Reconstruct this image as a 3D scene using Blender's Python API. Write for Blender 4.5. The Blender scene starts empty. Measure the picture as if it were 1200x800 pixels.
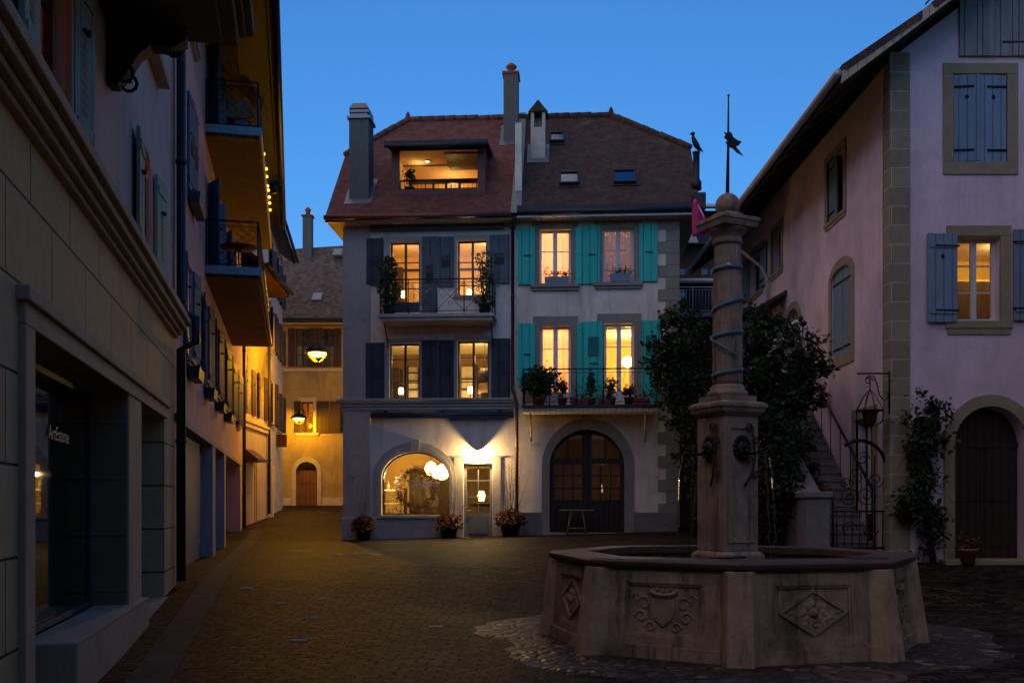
import bpy, math, random
from mathutils import Vector, Matrix
from mathutils.geometry import tessellate_polygon
random.seed(7)
S = bpy.context.scene
COL = S.collection
PI = math.pi
R = math.radians
# ------------------------------------------------------------------ camera geometry (photo is 1200x800)
FPX, HY, CZ = 1150.0, 590.0, 1.6
CAM = Vector((0, 0, CZ))


def ray(px, py):
    return Vector(((px - 600) / FPX, 1, (HY - py) / FPX))


def atY(px, py, Y):
    return CAM + ray(px, py) * Y


def lerp(a, b, t):
    return a + (b - a) * t


def prof(tab, y):
    if y <= tab[0][0]:
        return tab[0][1]
    for (a, za), (b, zb) in zip(tab, tab[1:]):
        if y <= b:
            t = (y - a) / (b - a)
            return lerp(za, zb, t)
    return tab[-1][1]


LP = [(-99, 0), (8, 0), (10, .05), (16, .36), (22, .42), (30, .47), (40, 1.08), (49, 1.52), (60, 1.7), (120, 2.5)]
RP = [(-99, 0), (14.2, 0), (18.4, .5), (29.5, .76), (45, 1.5), (120, 3)]


def zg(X, Y):
    t = min(1, max(0, (X + 3.5) / 4.0))
    if Y > 26:
        t2 = min(1, max(0, (X + 5.2) / 10.0))
        k = min(1, (Y - 26) / 3)
        t = lerp(t, t2, k)
    t = t * t * (3 - 2 * t) if Y < 26 else t
    return lerp(prof(LP, Y), prof(RP, Y), t)


def ground_at(px, py):
    r = ray(px, py)
    Y = 3.0
    while Y < 80:
        p = CAM + r * Y
        if p.z <= zg(p.x, p.y):
            return Vector((p.x, p.y, zg(p.x, p.y)))
        Y += .02
    return CAM + r * 40


class Frame:
    """local x runs to the right along a facade seen from outside, y goes into the building"""

    def __init__(s, o, rz):
        s.o = Vector(o)
        s.rz = rz
        s.M = Matrix.Translation(s.o) @ Matrix.Rotation(rz, 4, 'Z')
        s.I = s.M.inverted()

    def px(s, px, py, d=0.0):
        c = s.I @ CAM
        r = s.I.to_3x3() @ ray(px, py)
        t = (d - c.y) / r.y
        p = c + r * t
        return p.x, p.z

    def rect(s, x0, y0, x1, y1, d=0.0):
        ym = (y0 + y1) / 2
        xm = (x0 + x1) / 2
        return s.px(x0, ym, d)[0], s.px(x1, ym, d)[0], s.px(xm, y1, d)[1], s.px(xm, y0, d)[1]

    def w(s, x, y, z):
        return s.M @ Vector((x, y, z))


# ------------------------------------------------------------------ mesh builder
class MB:
    def __init__(s, M=None):
        s.v = []
        s.f = []
        s.sm = []
        s.mi = []
        s.M = M or Matrix()
        s.m = 0

    def add(s, vs, fs, smooth=False):
        n = len(s.v)
        for p in vs:
            q = s.M @ Vector(p)
            s.v.append((q.x, q.y, q.z))
        for f in fs:
            s.f.append([n + i for i in f])
            s.sm.append(smooth)
            s.mi.append(s.m)

    def box(s, x0, x1, y0, y1, z0, z1):
        x0, x1 = min(x0, x1), max(x0, x1)
        y0, y1 = min(y0, y1), max(y0, y1)
        z0, z1 = min(z0, z1), max(z0, z1)
        s.add([(x0, y0, z0), (x1, y0, z0), (x1, y1, z0), (x0, y1, z0), (x0, y0, z1), (x1, y0, z1), (x1, y1, z1), (x0, y1, z1)],
              [(0, 3, 2, 1), (4, 5, 6, 7), (0, 1, 5, 4), (1, 2, 6, 5), (2, 3, 7, 6), (3, 0, 4, 7)])

    def inbox(s, x0, x1, y0, y1, z0, z1, front=False):
        s.add([(x0, y0, z0), (x1, y0, z0), (x1, y1, z0), (x0, y1, z0), (x0, y0, z1), (x1, y0, z1), (x1, y1, z1), (x0, y1, z1)],
              [(0, 1, 2, 3), (7, 6, 5, 4), (1, 5, 6, 2), (2, 6, 7, 3), (3, 7, 4, 0)])

    def hexa(s, b, t):
        s.add(list(b) + list(t), [(3, 2, 1, 0), (4, 5, 6, 7), (0, 1, 5, 4), (1, 2, 6, 5), (2, 3, 7, 6), (3, 0, 4, 7)])

    def prism(s, poly, y0, y1, holes=()):
        """poly in x,z (any winding), extruded from y0 (front) to y1"""
        loops = [list(poly)] + [list(h) for h in holes]
        flat = [p for l in loops for p in l]
        tris = tessellate_polygon([[Vector((p[0], p[1], 0)) for p in l] for l in loops])
        n = len(flat)
        vs = [(p[0], y0, p[1]) for p in flat] + [(p[0], y1, p[1]) for p in flat]
        fs = []
        for t in tris:
            a, b, c = [flat[i] for i in t]
            ar = (b[0] - a[0]) * (c[1] - a[1]) - (b[1] - a[1]) * (c[0] - a[0])
            if abs(ar) < 1e-9:
                continue
            t = tuple(t) if ar > 0 else tuple(reversed(t))
            fs.append(t)
            fs.append(tuple(n + i for i in reversed(t)))
        k = 0
        for li, l in enumerate(loops):
            m = len(l)
            ar = sum(l[i][0] * l[(i + 1) % m][1] - l[(i + 1) % m][0] * l[i][1] for i in range(m))
            for i in range(m):
                a, b = k + i, k + (i + 1) % m
                if (ar > 0) == (li == 0):
                    fs.append((a, n + a, n + b, b))
                else:
                    fs.append((b, n + b, n + a, a))
            k += m
        s.add(vs, fs)

    def slab(s, poly, th, holes=()):
        """3-D planar polygon (counter-clockwise seen from outside) thickened inward by th"""
        p = [Vector(q) for q in poly]
        nrm = Vector((0, 0, 0))
        for i in range(len(p)):
            nrm += p[i].cross(p[(i + 1) % len(p)])
        nrm.normalize()
        loops = [p] + [[Vector(q) for q in h] for h in holes]
        t = nrm.orthogonal().normalized()
        b = nrm.cross(t)
        flat = [q for l in loops for q in l]
        n = len(flat)
        tris = tessellate_polygon([[Vector((q.dot(t), q.dot(b), 0)) for q in l] for l in loops])
        vs = flat + [q - nrm * th for q in flat]
        fs = []
        for tr in tris:
            a, bb, c = [flat[i] for i in tr]
            cr = (bb - a).cross(c - a)
            if cr.length < 1e-9:
                continue
            tr = tuple(tr) if cr.dot(nrm) > 0 else tuple(reversed(tr))
            fs.append(tr)
            fs.append(tuple(n + i for i in reversed(tr)))
        k = 0
        for li, l in enumerate(loops):
            m = len(l)
            a2 = Vector((0, 0, 0))
            for i in range(m):
                a2 += l[i].cross(l[(i + 1) % m])
            pos = a2.dot(nrm) > 0
            for i in range(m):
                a, bq = k + i, k + (i + 1) % m
                fs.append((bq, a, n + a, n + bq) if pos == (li == 0) else (a, bq, n + bq, n + a))
            k += m
        s.add(vs, fs)

    def tube(s, pts, r, n=6, smooth=True, caps=True):
        pts = [Vector(p) for p in pts]
        rs = r if isinstance(r, (list, tuple)) else [r] * len(pts)
        vs = []
        pu = None
        for i, p in enumerate(pts):
            d = (pts[min(i + 1, len(pts) - 1)] - pts[max(i - 1, 0)])
            if d.length < 1e-9:
                d = Vector((0, 0, 1))
            d.normalize()
            if pu is None:
                u = d.orthogonal().normalized()
            else:
                u = pu - d * pu.dot(d)
                u = u.normalized() if u.length > 1e-6 else d.orthogonal().normalized()
            pu = u
            w = d.cross(u)
            for k in range(n):
                a = 2 * PI * k / n
                vs.append(p + (u * math.cos(a) + w * math.sin(a)) * rs[i])
        fs = []
        for i in range(len(pts) - 1):
            for k in range(n):
                a, b = i * n + k, i * n + (k + 1) % n
                fs.append((a, b, b + n, a + n))
        if caps:
            fs.append(tuple(range(n - 1, -1, -1)))
            fs.append(tuple((len(pts) - 1) * n + k for k in range(n)))
        s.add(vs, fs, smooth)

    def lathe(s, prf, n=24, c=(0, 0, 0), smooth=True, mod=None):
        vs = []
        for i, (r, z) in enumerate(prf):
            for k in range(n):
                a = 2 * PI * k / n
                rr = r * (mod(k, i) if mod else 1)
                vs.append((c[0] + rr * math.cos(a), c[1] + rr * math.sin(a), c[2] + z))
        fs = []
        for i in range(len(prf) - 1):
            for k in range(n):
                a, b = i * n + k, i * n + (k + 1) % n
                fs.append((a, b, b + n, a + n))
        if prf[0][0] > 1e-4:
            fs.append(tuple(range(n - 1, -1, -1)))
        if prf[-1][0] > 1e-4:
            fs.append(tuple((len(prf) - 1) * n + k for k in range(n)))
        s.add(vs, fs, smooth)

    def ball(s, c, r, n=14, sq=(1, 1, 1)):
        m = n // 2
        vs = []
        for i in range(m + 1):
            t = PI * i / m
            for k in range(n):
                a = 2 * PI * k / n
                vs.append((c[0] + r * sq[0] * math.sin(t) * math.cos(a), c[1] + r * sq[1] * math.sin(t) * math.sin(a), c[2] - r * sq[2] * math.cos(t)))
        fs = []
        for i in range(m):
            for k in range(n):
                a, b = i * n + k, i * n + (k + 1) % n
                fs.append((a, b, b + n, a + n))
        s.add(vs, fs, True)

    def leaf(s, p, sz, rnd, flat=0.0):
        p = Vector(p)
        d = Vector((rnd.gauss(0, 1), rnd.gauss(0, 1), rnd.gauss(0, 1) * (1 - flat) - .25)).normalized()
        u = d.orthogonal().normalized()
        u = (Matrix.Rotation(rnd.uniform(0, 6.28), 3, d) @ u)
        l = sz * rnd.uniform(.5, 1.5)
        w = l * .34
        n = u.cross(d)
        bend = n * l * .12
        s.add([p, p + d * l * .45 + u * w - bend, p + d * l, p + d * l * .45 - u * w - bend, p + d * l * .5 + bend * .3],
              [(0, 1, 4), (1, 2, 4), (2, 3, 4), (3, 0, 4)], True)

    def clump(s, c, rad, n, sz, rnd, shell=.55):
        for _ in range(n):
            d = Vector((rnd.gauss(0, 1), rnd.gauss(0, 1), rnd.gauss(0, 1))).normalized()
            k = shell + (1 - shell) * rnd.random()
            k *= rnd.uniform(.75, 1.08)
            s.leaf((c[0] + d.x * rad[0] * k, c[1] + d.y * rad[1] * k, c[2] + d.z * rad[2] * k), sz, rnd)

    def build(s, name, mat, parent=None, bevel=0, label=None):
        me = bpy.data.meshes.new(name)
        me.from_pydata(s.v, [], s.f)
        mats = mat if isinstance(mat, (list, tuple)) else [mat]
        for m in mats:
            me.materials.append(m)
        me.polygons.foreach_set('use_smooth', s.sm)
        me.polygons.foreach_set('material_index', s.mi)
        uv = me.uv_layers.new(name='UVMap')
        up = Vector((0, 0, 1))
        data = [0.0] * (2 * len(me.loops))
        vco = me.vertices
        for p in me.polygons:
            n = p.normal
            if abs(n.z) > .97:
                t = Vector((1, 0, 0))
            else:
                t = up.cross(n).normalized()
            b = n.cross(t)
            for li in p.loop_indices:
                co = vco[me.loops[li].vertex_index].co
                data[2 * li] = co.dot(t)
                data[2 * li + 1] = co.dot(b)
        uv.data.foreach_set('uv', data)
        me.update()
        o = bpy.data.objects.new(name, me)
        COL.objects.link(o)
        if parent is not None:
            o.parent = parent
        if bevel:
            bv = o.modifiers.new('edge', 'BEVEL')
            bv.width = bevel
            bv.segments = 2
            bv.limit_method = 'ANGLE'
            bv.angle_limit = R(40)
        if label:
            o['label'] = label
        return o


def tag(o, label, cat, group=None, kind=None):
    if label:
        o['label'] = label
    if cat:
        o['category'] = cat
    if group:
        o['group'] = group
    if kind:
        o['kind'] = kind
    return o


def thing(name, label, cat, loc, rz=0, group=None):
    o = bpy.data.objects.new(name, None)
    o.empty_display_size = .2
    COL.objects.link(o)
    o.location = loc
    o.rotation_euler = (0, 0, rz)
    return tag(o, label, cat, group)


def kids(o):
    return [c for c in bpy.data.objects if c.parent == o]


def dup(o, loc, rz=None, label=None, sc=None, parent=None):
    c = o.copy()
    COL.objects.link(c)
    if parent is None:
        c.location = loc
        if rz is not None:
            c.rotation_euler = (0, 0, rz)
        if sc:
            c.scale = sc if isinstance(sc, (tuple, list)) else (sc,) * 3
        if label:
            c['label'] = label
    else:
        c.parent = parent
    for k in kids(o):
        dup(k, None, parent=c)
    return c


def plight(name, loc, power, col, parent=None, size=.1):
    l = bpy.data.lights.new(name, 'POINT')
    l.energy = power
    l.color = col
    l.shadow_soft_size = size
    o = bpy.data.objects.new(name, l)
    COL.objects.link(o)
    o.location = loc
    if parent is not None:
        o.parent = parent
    return o


# ------------------------------------------------------------------ materials
class NT:
    def __init__(s, name):
        s.m = bpy.data.materials.new(name)
        s.m.use_nodes = True
        s.t = s.m.node_tree
        s.t.nodes.clear()
        s.out = s.n('ShaderNodeOutputMaterial')

    def n(s, typ, **kw):
        x = s.t.nodes.new(typ)
        for k, v in kw.items():
            if k.startswith('i_'):
                key = k[2:].replace('_', ' ')
                x.inputs[key].default_value = v
            else:
                setattr(x, k, v)
        return x

    def l(s, a, ao, b, bi):
        s.t.links.new(a.outputs[ao], b.inputs[bi])

    def noise(s, scale, detail=4, rough=.55, src='Object', sc=(1, 1, 1)):
        tc = s.n('ShaderNodeTexCoord')
        mp = s.n('ShaderNodeMapping')
        mp.inputs['Scale'].default_value = sc
        s.l(tc, src, mp, 'Vector')
        nz = s.n('ShaderNodeTexNoise')
        nz.inputs['Scale'].default_value = scale
        nz.inputs['Detail'].default_value = detail
        nz.inputs['Roughness'].default_value = rough
        s.l(mp, 'Vector', nz, 'Vector')
        return nz

    def ramp(s, src, so, stops):
        r = s.n('ShaderNodeValToRGB')
        e = r.color_ramp.elements
        while len(e) < len(stops):
            e.new(.5)
        for el, (p, c) in zip(e, stops):
            el.position = p
            el.color = (*c, 1) if len(c) == 3 else c
        s.l(src, so, r, 'Fac')
        return r

    def mixc(s, fac, fo, a, b, typ='MIX', f=None):
        m = s.n('ShaderNodeMixRGB', blend_type=typ)
        if fac is not None:
            s.l(fac, fo, m, 'Fac')
        else:
            m.inputs['Fac'].default_value = f
        for key, v in (('Color1', a), ('Color2', b)):
            if isinstance(v, tuple) and not hasattr(v[0], 'outputs'):
                m.inputs[key].default_value = (*v, 1)
            else:
                s.l(v[0], v[1], m, key)
        return m

    def bsdf(s, rough=.8, metal=0, spec=.5):
        b = s.n('ShaderNodeBsdfPrincipled')
        b.inputs['Roughness'].default_value = rough
        b.inputs['Metallic'].default_value = metal
        b.inputs['Specular IOR Level'].default_value = spec
        s.l(b, 'BSDF', s.out, 'Surface')
        return b

    def bump(s, src, so, b, strength=.3, dist=.02):
        bp = s.n('ShaderNodeBump')
        bp.inputs['Strength'].default_value = strength
        bp.inputs['Distance'].default_value = dist
        s.l(src, so, bp, 'Height')
        s.l(bp, 'Normal', b, 'Normal')
        return bp


def mul(c, k):
    return tuple(min(1, x * k) for x in c)


def m_plaster(name, col, var=.22, stain=(.25, .22, .18), rough=.9, amount=.45):
    t = NT(name)
    b = t.bsdf(rough, spec=.25)
    n1 = t.noise(.9, 5, .6)
    n2 = t.noise(9, 6, .65)
    n3 = t.noise(1.3, 5, .65, sc=(2.2, 2.2, .35))
    c1 = t.ramp(n1, 'Fac', [(.3, mul(col, 1 - var)), (.7, mul(col, 1 + var * .5))])
    f = t.ramp(n3, 'Fac', [(.52, (0, 0, 0)), (.78, (amount,) * 3)])
    c2 = t.mixc(f, 'Color', (c1, 'Color'), mul(stain, 1))
    n4 = t.noise(.42, 8, .62)
    pf = t.ramp(n4, 'Fac', [(.545, (0, 0, 0)), (.56, (.22,) * 3)])
    c2 = t.mixc(pf, 'Color', (c2, 'Color'), mul(col, 1.25))
    n5 = t.noise(.6, 8, .6, sc=(1, 1, .8))
    pf2 = t.ramp(n5, 'Fac', [(.36, (.3,) * 3), (.38, (0, 0, 0))])
    c2 = t.mixc(pf2, 'Color', (c2, 'Color'), mul(stain, 1.3))
    c3 = t.mixc(None, None, (c2, 'Color'), (n2, 'Fac'), 'OVERLAY', .18)
    t.l(c3, 'Color', b, 'Base Color')
    t.bump(n2, 'Fac', b, .35, .012)
    return t.m


def m_stone(name, col, var=.3, scale=6, rough=.85, dark=(.06, .055, .045), dk=.4, streak=False):
    t = NT(name)
    b = t.bsdf(rough, spec=.3)
    n1 = t.noise(scale, 8, .65)
    n2 = t.noise(1.7, 5, .6)
    n3 = t.noise(40, 3, .6)
    c1 = t.ramp(n1, 'Fac', [(.25, mul(col, 1 - var)), (.75, mul(col, 1 + var * .6))])
    f = t.ramp(n2, 'Fac', [(.5, (0, 0, 0)), (.75, (dk,) * 3)])
    c2 = t.mixc(f, 'Color', (c1, 'Color'), dark)
    if streak:
        n6 = t.noise(3.2, 6, .65, sc=(2.5, 2.5, .3))
        f6 = t.ramp(n6, 'Fac', [(.52, (0, 0, 0)), (.66, (.75,) * 3)])
        c2 = t.mixc(f6, 'Color', (c2, 'Color'), dark)
        n7 = t.noise(5.5, 8, .7)
        f7 = t.ramp(n7, 'Fac', [(.6, (0, 0, 0)), (.7, (.45,) * 3)])
        c2 = t.mixc(f7, 'Color', (c2, 'Color'), mul(col, 1.7))
    t.l(c2, 'Color', b, 'Base Color')
    mx = t.mixc(None, None, (n1, 'Fac'), (n3, 'Fac'), 'MIX', .4)
    t.bump(mx, 'Color', b, .4, .02)
    return t.m


def m_blocks(name, col, joint, bw, bh, mort=.012, var=.2, off=.5, rough=.85):
    t = NT(name)
    b = t.bsdf(rough, spec=.3)
    tc = t.n('ShaderNodeTexCoord')
    br = t.n('ShaderNodeTexBrick')
    br.offset = off
    br.inputs['Scale'].default_value = 1
    br.inputs['Brick Width'].default_value = bw
    br.inputs['Row Height'].default_value = bh
    br.inputs['Mortar Size'].default_value = mort
    br.inputs['Mortar Smooth'].default_value = .3
    br.inputs['Color1'].default_value = (*mul(col, 1 - var), 1)
    br.inputs['Color2'].default_value = (*mul(col, 1 + var * .5), 1)
    br.inputs['Mortar'].default_value = (*joint, 1)
    t.l(tc, 'UV', br, 'Vector')
    n1 = t.noise(7, 7, .65)
    c = t.mixc(None, None, (br, 'Color'), (n1, 'Fac'), 'OVERLAY', .3)
    n2 = t.noise(1.2, 5, .6)
    f = t.ramp(n2, 'Fac', [(.5, (0, 0, 0)), (.8, (.35,) * 3)])
    c2 = t.mixc(f, 'Color', (c, 'Color'), mul(col, .45))
    t.l(c2, 'Color', b, 'Base Color')
    inv = t.n('ShaderNodeMath', operation='MULTIPLY_ADD')
    inv.inputs[1].default_value = -1
    inv.inputs[2].default_value = 1
    t.l(br, 'Fac', inv, 0)
    ad = t.n('ShaderNodeMath', operation='MULTIPLY_ADD')
    t.l(n1, 'Fac', ad, 0)
    ad.inputs[1].default_value = .35
    t.l(inv, 'Value', ad, 2)
    t.bump(ad, 'Value', b, .6, .02)
    return t.m


def m_tiles(name, ca, cb, w=.17, h=.13, moss=None, rough=.8):
    t = NT(name)
    b = t.bsdf(rough, spec=.3)
    tc = t.n('ShaderNodeTexCoord')
    nd = t.noise(1.6, 3, .5, 'UV')
    wob = t.n('ShaderNodeVectorMath', operation='MULTIPLY_ADD')
    wob.inputs[1].default_value = (.06, .07, 0)
    t.l(nd, 'Color', wob, 0)
    t.l(tc, 'UV', wob, 2)
    br = t.n('ShaderNodeTexBrick')
    br.offset = .5
    br.inputs['Scale'].default_value = 1
    br.inputs['Brick Width'].default_value = w
    br.inputs['Row Height'].default_value = h
    br.inputs['Mortar Size'].default_value = .004
    br.inputs['Bias'].default_value = 0
    br.inputs['Color1'].default_value = (*ca, 1)
    br.inputs['Color2'].default_value = (*cb, 1)
    br.inputs['Mortar'].default_value = (*mul(ca, .6), 1)
    t.l(wob, 'Vector', br, 'Vector')
    n1 = t.noise(2.2, 6, .7, 'UV')
    c = t.mixc(None, None, (br, 'Color'), (n1, 'Fac'), 'OVERLAY', .5)
    if moss:
        n2 = t.noise(1.1, 6, .7, 'UV')
        f = t.ramp(n2, 'Fac', [(.56, (0, 0, 0)), (.72, (.5,) * 3)])
        c = t.mixc(f, 'Color', (c, 'Color'), moss)
    t.l(c, 'Color', b, 'Base Color')
    sep = t.n('ShaderNodeSeparateXYZ')
    t.l(wob, 'Vector', sep, 0)
    dv = t.n('ShaderNodeMath', operation='DIVIDE')
    t.l(sep, 'Y', dv, 0)
    dv.inputs[1].default_value = h
    fr = t.n('ShaderNodeMath', operation='FRACT')
    t.l(dv, 'Value', fr, 0)
    iv = t.n('ShaderNodeMath', operation='SUBTRACT')
    iv.inputs[0].default_value = 1
    t.l(fr, 'Value', iv, 1)
    ad = t.n('ShaderNodeMath', operation='MULTIPLY_ADD')
    t.l(br, 'Fac', ad, 0)
    ad.inputs[1].default_value = -.5
    t.l(iv, 'Value', ad, 2)
    ad2 = t.n('ShaderNodeMath', operation='MULTIPLY_ADD')
    t.l(n1, 'Fac', ad2, 0)
    ad2.inputs[1].default_value = .8
    t.l(ad, 'Value', ad2, 2)
    t.bump(ad2, 'Value', b, .9, .035)
    return t.m


def m_paint(name, col, rough=.6, plank=0, var=.18, worn=.25, spec=.4, metal=0):
    t = NT(name)
    b = t.bsdf(rough, metal, spec)
    n1 = t.noise(3, 6, .65, sc=(3, 3, .6))
    n2 = t.noise(22, 4, .6, sc=(3, 3, .4))
    c1 = t.ramp(n1, 'Fac', [(.3, mul(col, 1 - var)), (.7, mul(col, 1 + var))])
    f = t.ramp(n2, 'Fac', [(.56, (0, 0, 0)), (.8, (worn,) * 3)])
    c = t.mixc(f, 'Color', (c1, 'Color'), mul(col, .55))
    oi = t.n('ShaderNodeObjectInfo')
    rv_ = t.n('ShaderNodeMapRange')
    rv_.inputs['To Min'].default_value = .82
    rv_.inputs['To Max'].default_value = 1.15
    t.l(oi, 'Random', rv_, 'Value')
    cb = t.n('ShaderNodeCombineColor')
    for ch in ('Red', 'Green', 'Blue'):
        t.l(rv_, 'Result', cb, ch)
    c = t.mixc(None, None, (c, 'Color'), (cb, 'Color'), 'MULTIPLY', 1)
    if plank:
        tc = t.n('ShaderNodeTexCoord')
        sep = t.n('ShaderNodeSeparateXYZ')
        t.l(tc, 'UV', sep, 0)
        dv = t.n('ShaderNodeMath', operation='DIVIDE')
        t.l(sep, 'X', dv, 0)
        dv.inputs[1].default_value = plank
        fr = t.n('ShaderNodeMath', operation='PINGPONG')
        t.l(dv, 'Value', fr, 0)
        fr.inputs[1].default_value = .5
        g = t.ramp(fr, 'Value', [(0, (0, 0, 0)), (.06, (1, 1, 1))])
        c = t.mixc(g, 'Color', mul(col, .3), (c, 'Color'))
        t.bump(g, 'Color', b, .8, .012)
    else:
        t.bump(n2, 'Fac', b, .15, .01)
    t.l(c, 'Color', b, 'Base Color')
    return t.m


def m_plain(name, col, rough=.6, metal=0, spec=.5):
    t = NT(name)
    b = t.bsdf(rough, metal, spec)
    n1 = t.noise(8, 5, .6)
    c = t.ramp(n1, 'Fac', [(.3, mul(col, .8)), (.7, mul(col, 1.15))])
    t.l(c, 'Color', b, 'Base Color')
    t.bump(n1, 'Fac', b, .1, .01)
    return t.m


def m_glass(name, tint=(1, 1, 1), gl=1.0):
    t = NT(name)
    tr = t.n('ShaderNodeBsdfTransparent')
    tr.inputs['Color'].default_value = (*tint, 1)
    g = t.n('ShaderNodeBsdfGlossy')
    g.inputs['Roughness'].default_value = .02
    g.inputs['Color'].default_value = (gl, gl, gl, 1)
    nz = t.noise(1.5, 2, .5)
    bp = t.n('ShaderNodeBump')
    bp.inputs['Strength'].default_value = .05
    bp.inputs['Distance'].default_value = .02
    t.l(nz, 'Fac', bp, 'Height')
    t.l(bp, 'Normal', g, 'Normal')
    fr = t.n('ShaderNodeFresnel')
    fr.inputs['IOR'].default_value = 1.6
    mx = t.n('ShaderNodeMixShader')
    t.l(fr, 'Fac', mx, 'Fac')
    t.l(tr, 'BSDF', mx, 1)
    t.l(g, 'BSDF', mx, 2)
    t.l(mx, 'Shader', t.out, 'Surface')
    return t.m


def m_emit(name, col, k):
    t = NT(name)
    e = t.n('ShaderNodeEmission')
    e.inputs['Color'].default_value = (*col, 1)
    e.inputs['Strength'].default_value = k
    t.l(e, 'Emission', t.out, 'Surface')
    return t.m


def m_leaf(name, a, b2, rough=.6, tl=.25):
    t = NT(name)
    b = t.n('ShaderNodeBsdfPrincipled')
    b.inputs['Roughness'].default_value = rough
    n1 = t.noise(3.5, 4, .7)
    n2 = t.noise(30, 2, .5)
    mx = t.mixc(None, None, (n1, 'Fac'), (n2, 'Fac'), 'MIX', .5)
    c = t.ramp(mx, 'Color', [(.35, a), (.62, b2)])
    t.l(c, 'Color', b, 'Base Color')
    tr = t.n('ShaderNodeBsdfTranslucent')
    t.l(c, 'Color', tr, 'Color')
    ms = t.n('ShaderNodeMixShader')
    ms.inputs['Fac'].default_value = tl
    t.l(b, 'BSDF', ms, 1)
    t.l(tr, 'BSDF', ms, 2)
    t.l(ms, 'Shader', t.out, 'Surface')
    return t.m


def m_curtain(name, col, lace=False):
    t = NT(name)
    d = t.n('ShaderNodeBsdfDiffuse')
    d.inputs['Color'].default_value = (*col, 1)
    tr = t.n('ShaderNodeBsdfTranslucent')
    tr.inputs['Color'].default_value = (*col, 1)
    ms = t.n('ShaderNodeMixShader')
    ms.inputs['Fac'].default_value = .65
    t.l(d, 'BSDF', ms, 1)
    t.l(tr, 'BSDF', ms, 2)
    tp = t.n('ShaderNodeBsdfTransparent')
    m2 = t.n('ShaderNodeMixShader')
    if lace:
        nz = t.noise(9, 3, .6)
        r = t.ramp(nz, 'Fac', [(.54, (.03, .03, .03)), (.6, (.85, .85, .85))])
        t.l(r, 'Color', m2, 'Fac')
    else:
        m2.inputs['Fac'].default_value = .25
    t.l(ms, 'Shader', m2, 1)
    t.l(tp, 'BSDF', m2, 2)
    t.l(m2, 'Shader', t.out, 'Surface')
    return t.m


def m_ground():
    t = NT('sett paving')
    b = t.bsdf(.7, spec=.08)
    tc = t.n('ShaderNodeTexCoord')
    nd = t.noise(.55, 3, .5)
    nd2 = t.noise(5, 2, .5)
    w1 = t.n('ShaderNodeVectorMath', operation='MULTIPLY_ADD')
    w1.inputs[1].default_value = (.4, .4, 0)
    t.l(nd, 'Color', w1, 0)
    t.l(tc, 'Object', w1, 2)
    w2 = t.n('ShaderNodeVectorMath', operation='MULTIPLY_ADD')
    w2.inputs[1].default_value = (.08, .07, 0)
    t.l(nd2, 'Color', w2, 0)
    t.l(w1, 'Vector', w2, 2)
    br = t.n('ShaderNodeTexBrick')
    br.offset = .5
    br.inputs['Scale'].default_value = 1
    br.inputs['Brick Width'].default_value = .24
    br.inputs['Row Height'].default_value = .15
    br.inputs['Mortar Size'].default_value = .016
    br.inputs['Mortar Smooth'].default_value = .6
    br.inputs['Color1'].default_value = (.009, .007, .0055, 1)
    br.inputs['Color2'].default_value = (.07, .046, .032, 1)
    br.inputs['Mortar'].default_value = (.004, .0035, .003, 1)
    t.l(w2, 'Vector', br, 'Vector')
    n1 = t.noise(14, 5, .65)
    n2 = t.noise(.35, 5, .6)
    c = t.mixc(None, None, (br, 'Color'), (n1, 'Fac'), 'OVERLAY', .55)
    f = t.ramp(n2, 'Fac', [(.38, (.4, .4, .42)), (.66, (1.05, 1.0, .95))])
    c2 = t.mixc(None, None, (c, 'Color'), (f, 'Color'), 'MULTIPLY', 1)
    t.l(c2, 'Color', b, 'Base Color')
    rr = t.ramp(n1, 'Fac', [(.3, (.55,) * 3), (.7, (.8,) * 3)])
    t.l(rr, 'Color', b, 'Roughness')
    iv = t.n('ShaderNodeMath', operation='MULTIPLY_ADD')
    t.l(br, 'Fac', iv, 0)
    iv.inputs[1].default_value = -1
    iv.inputs[2].default_value = 1
    ad = t.n('ShaderNodeMath', operation='MULTIPLY_ADD')
    t.l(n1, 'Fac', ad, 0)
    ad.inputs[1].default_value = .5
    t.l(iv, 'Value', ad, 2)
    # each stone sits at its own height
    sp = t.n('ShaderNodeSeparateColor')
    t.l(br, 'Color', sp, 'Color')
    ad3 = t.n('ShaderNodeMath', operation='MULTIPLY_ADD')
    t.l(sp, 'Red', ad3, 0)
    ad3.inputs[1].default_value = 5
    t.l(ad, 'Value', ad3, 2)
    t.bump(ad3, 'Value', b, 1.0, .03)
    return t.m


def m_pebble():
    t = NT('pebble paving')
    b = t.bsdf(.55, spec=.4)
    tc = t.n('ShaderNodeTexCoord')
    v = t.n('ShaderNodeTexVoronoi')
    v.inputs['Scale'].default_value = 7.5
    t.l(tc, 'Object', v, 'Vector')
    v2 = t.n('ShaderNodeTexVoronoi', feature='DISTANCE_TO_EDGE')
    v2.inputs['Scale'].default_value = 7.5
    t.l(tc, 'Object', v2, 'Vector')
    sp = t.n('ShaderNodeSeparateColor')
    t.l(v, 'Color', sp, 'Color')
    c = t.ramp(sp, 'Red', [(0, (.012, .01, .008)), (.6, (.04, .031, .024)), (.92, (.1, .08, .06)), (1, (.25, .2, .155))])
    e = t.ramp(v2, 'Distance', [(.02, (0, 0, 0)), (.09, (1, 1, 1))])
    c2 = t.mixc(e, 'Color', (.02, .017, .014), (c, 'Color'))
    t.l(c2, 'Color', b, 'Base Color')
    e2 = t.ramp(v2, 'Distance', [(.0, (0, 0, 0)), (.3, (1, 1, 1))])
    t.bump(e2, 'Color', b, 1.0, .035)
    return t.m


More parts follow.
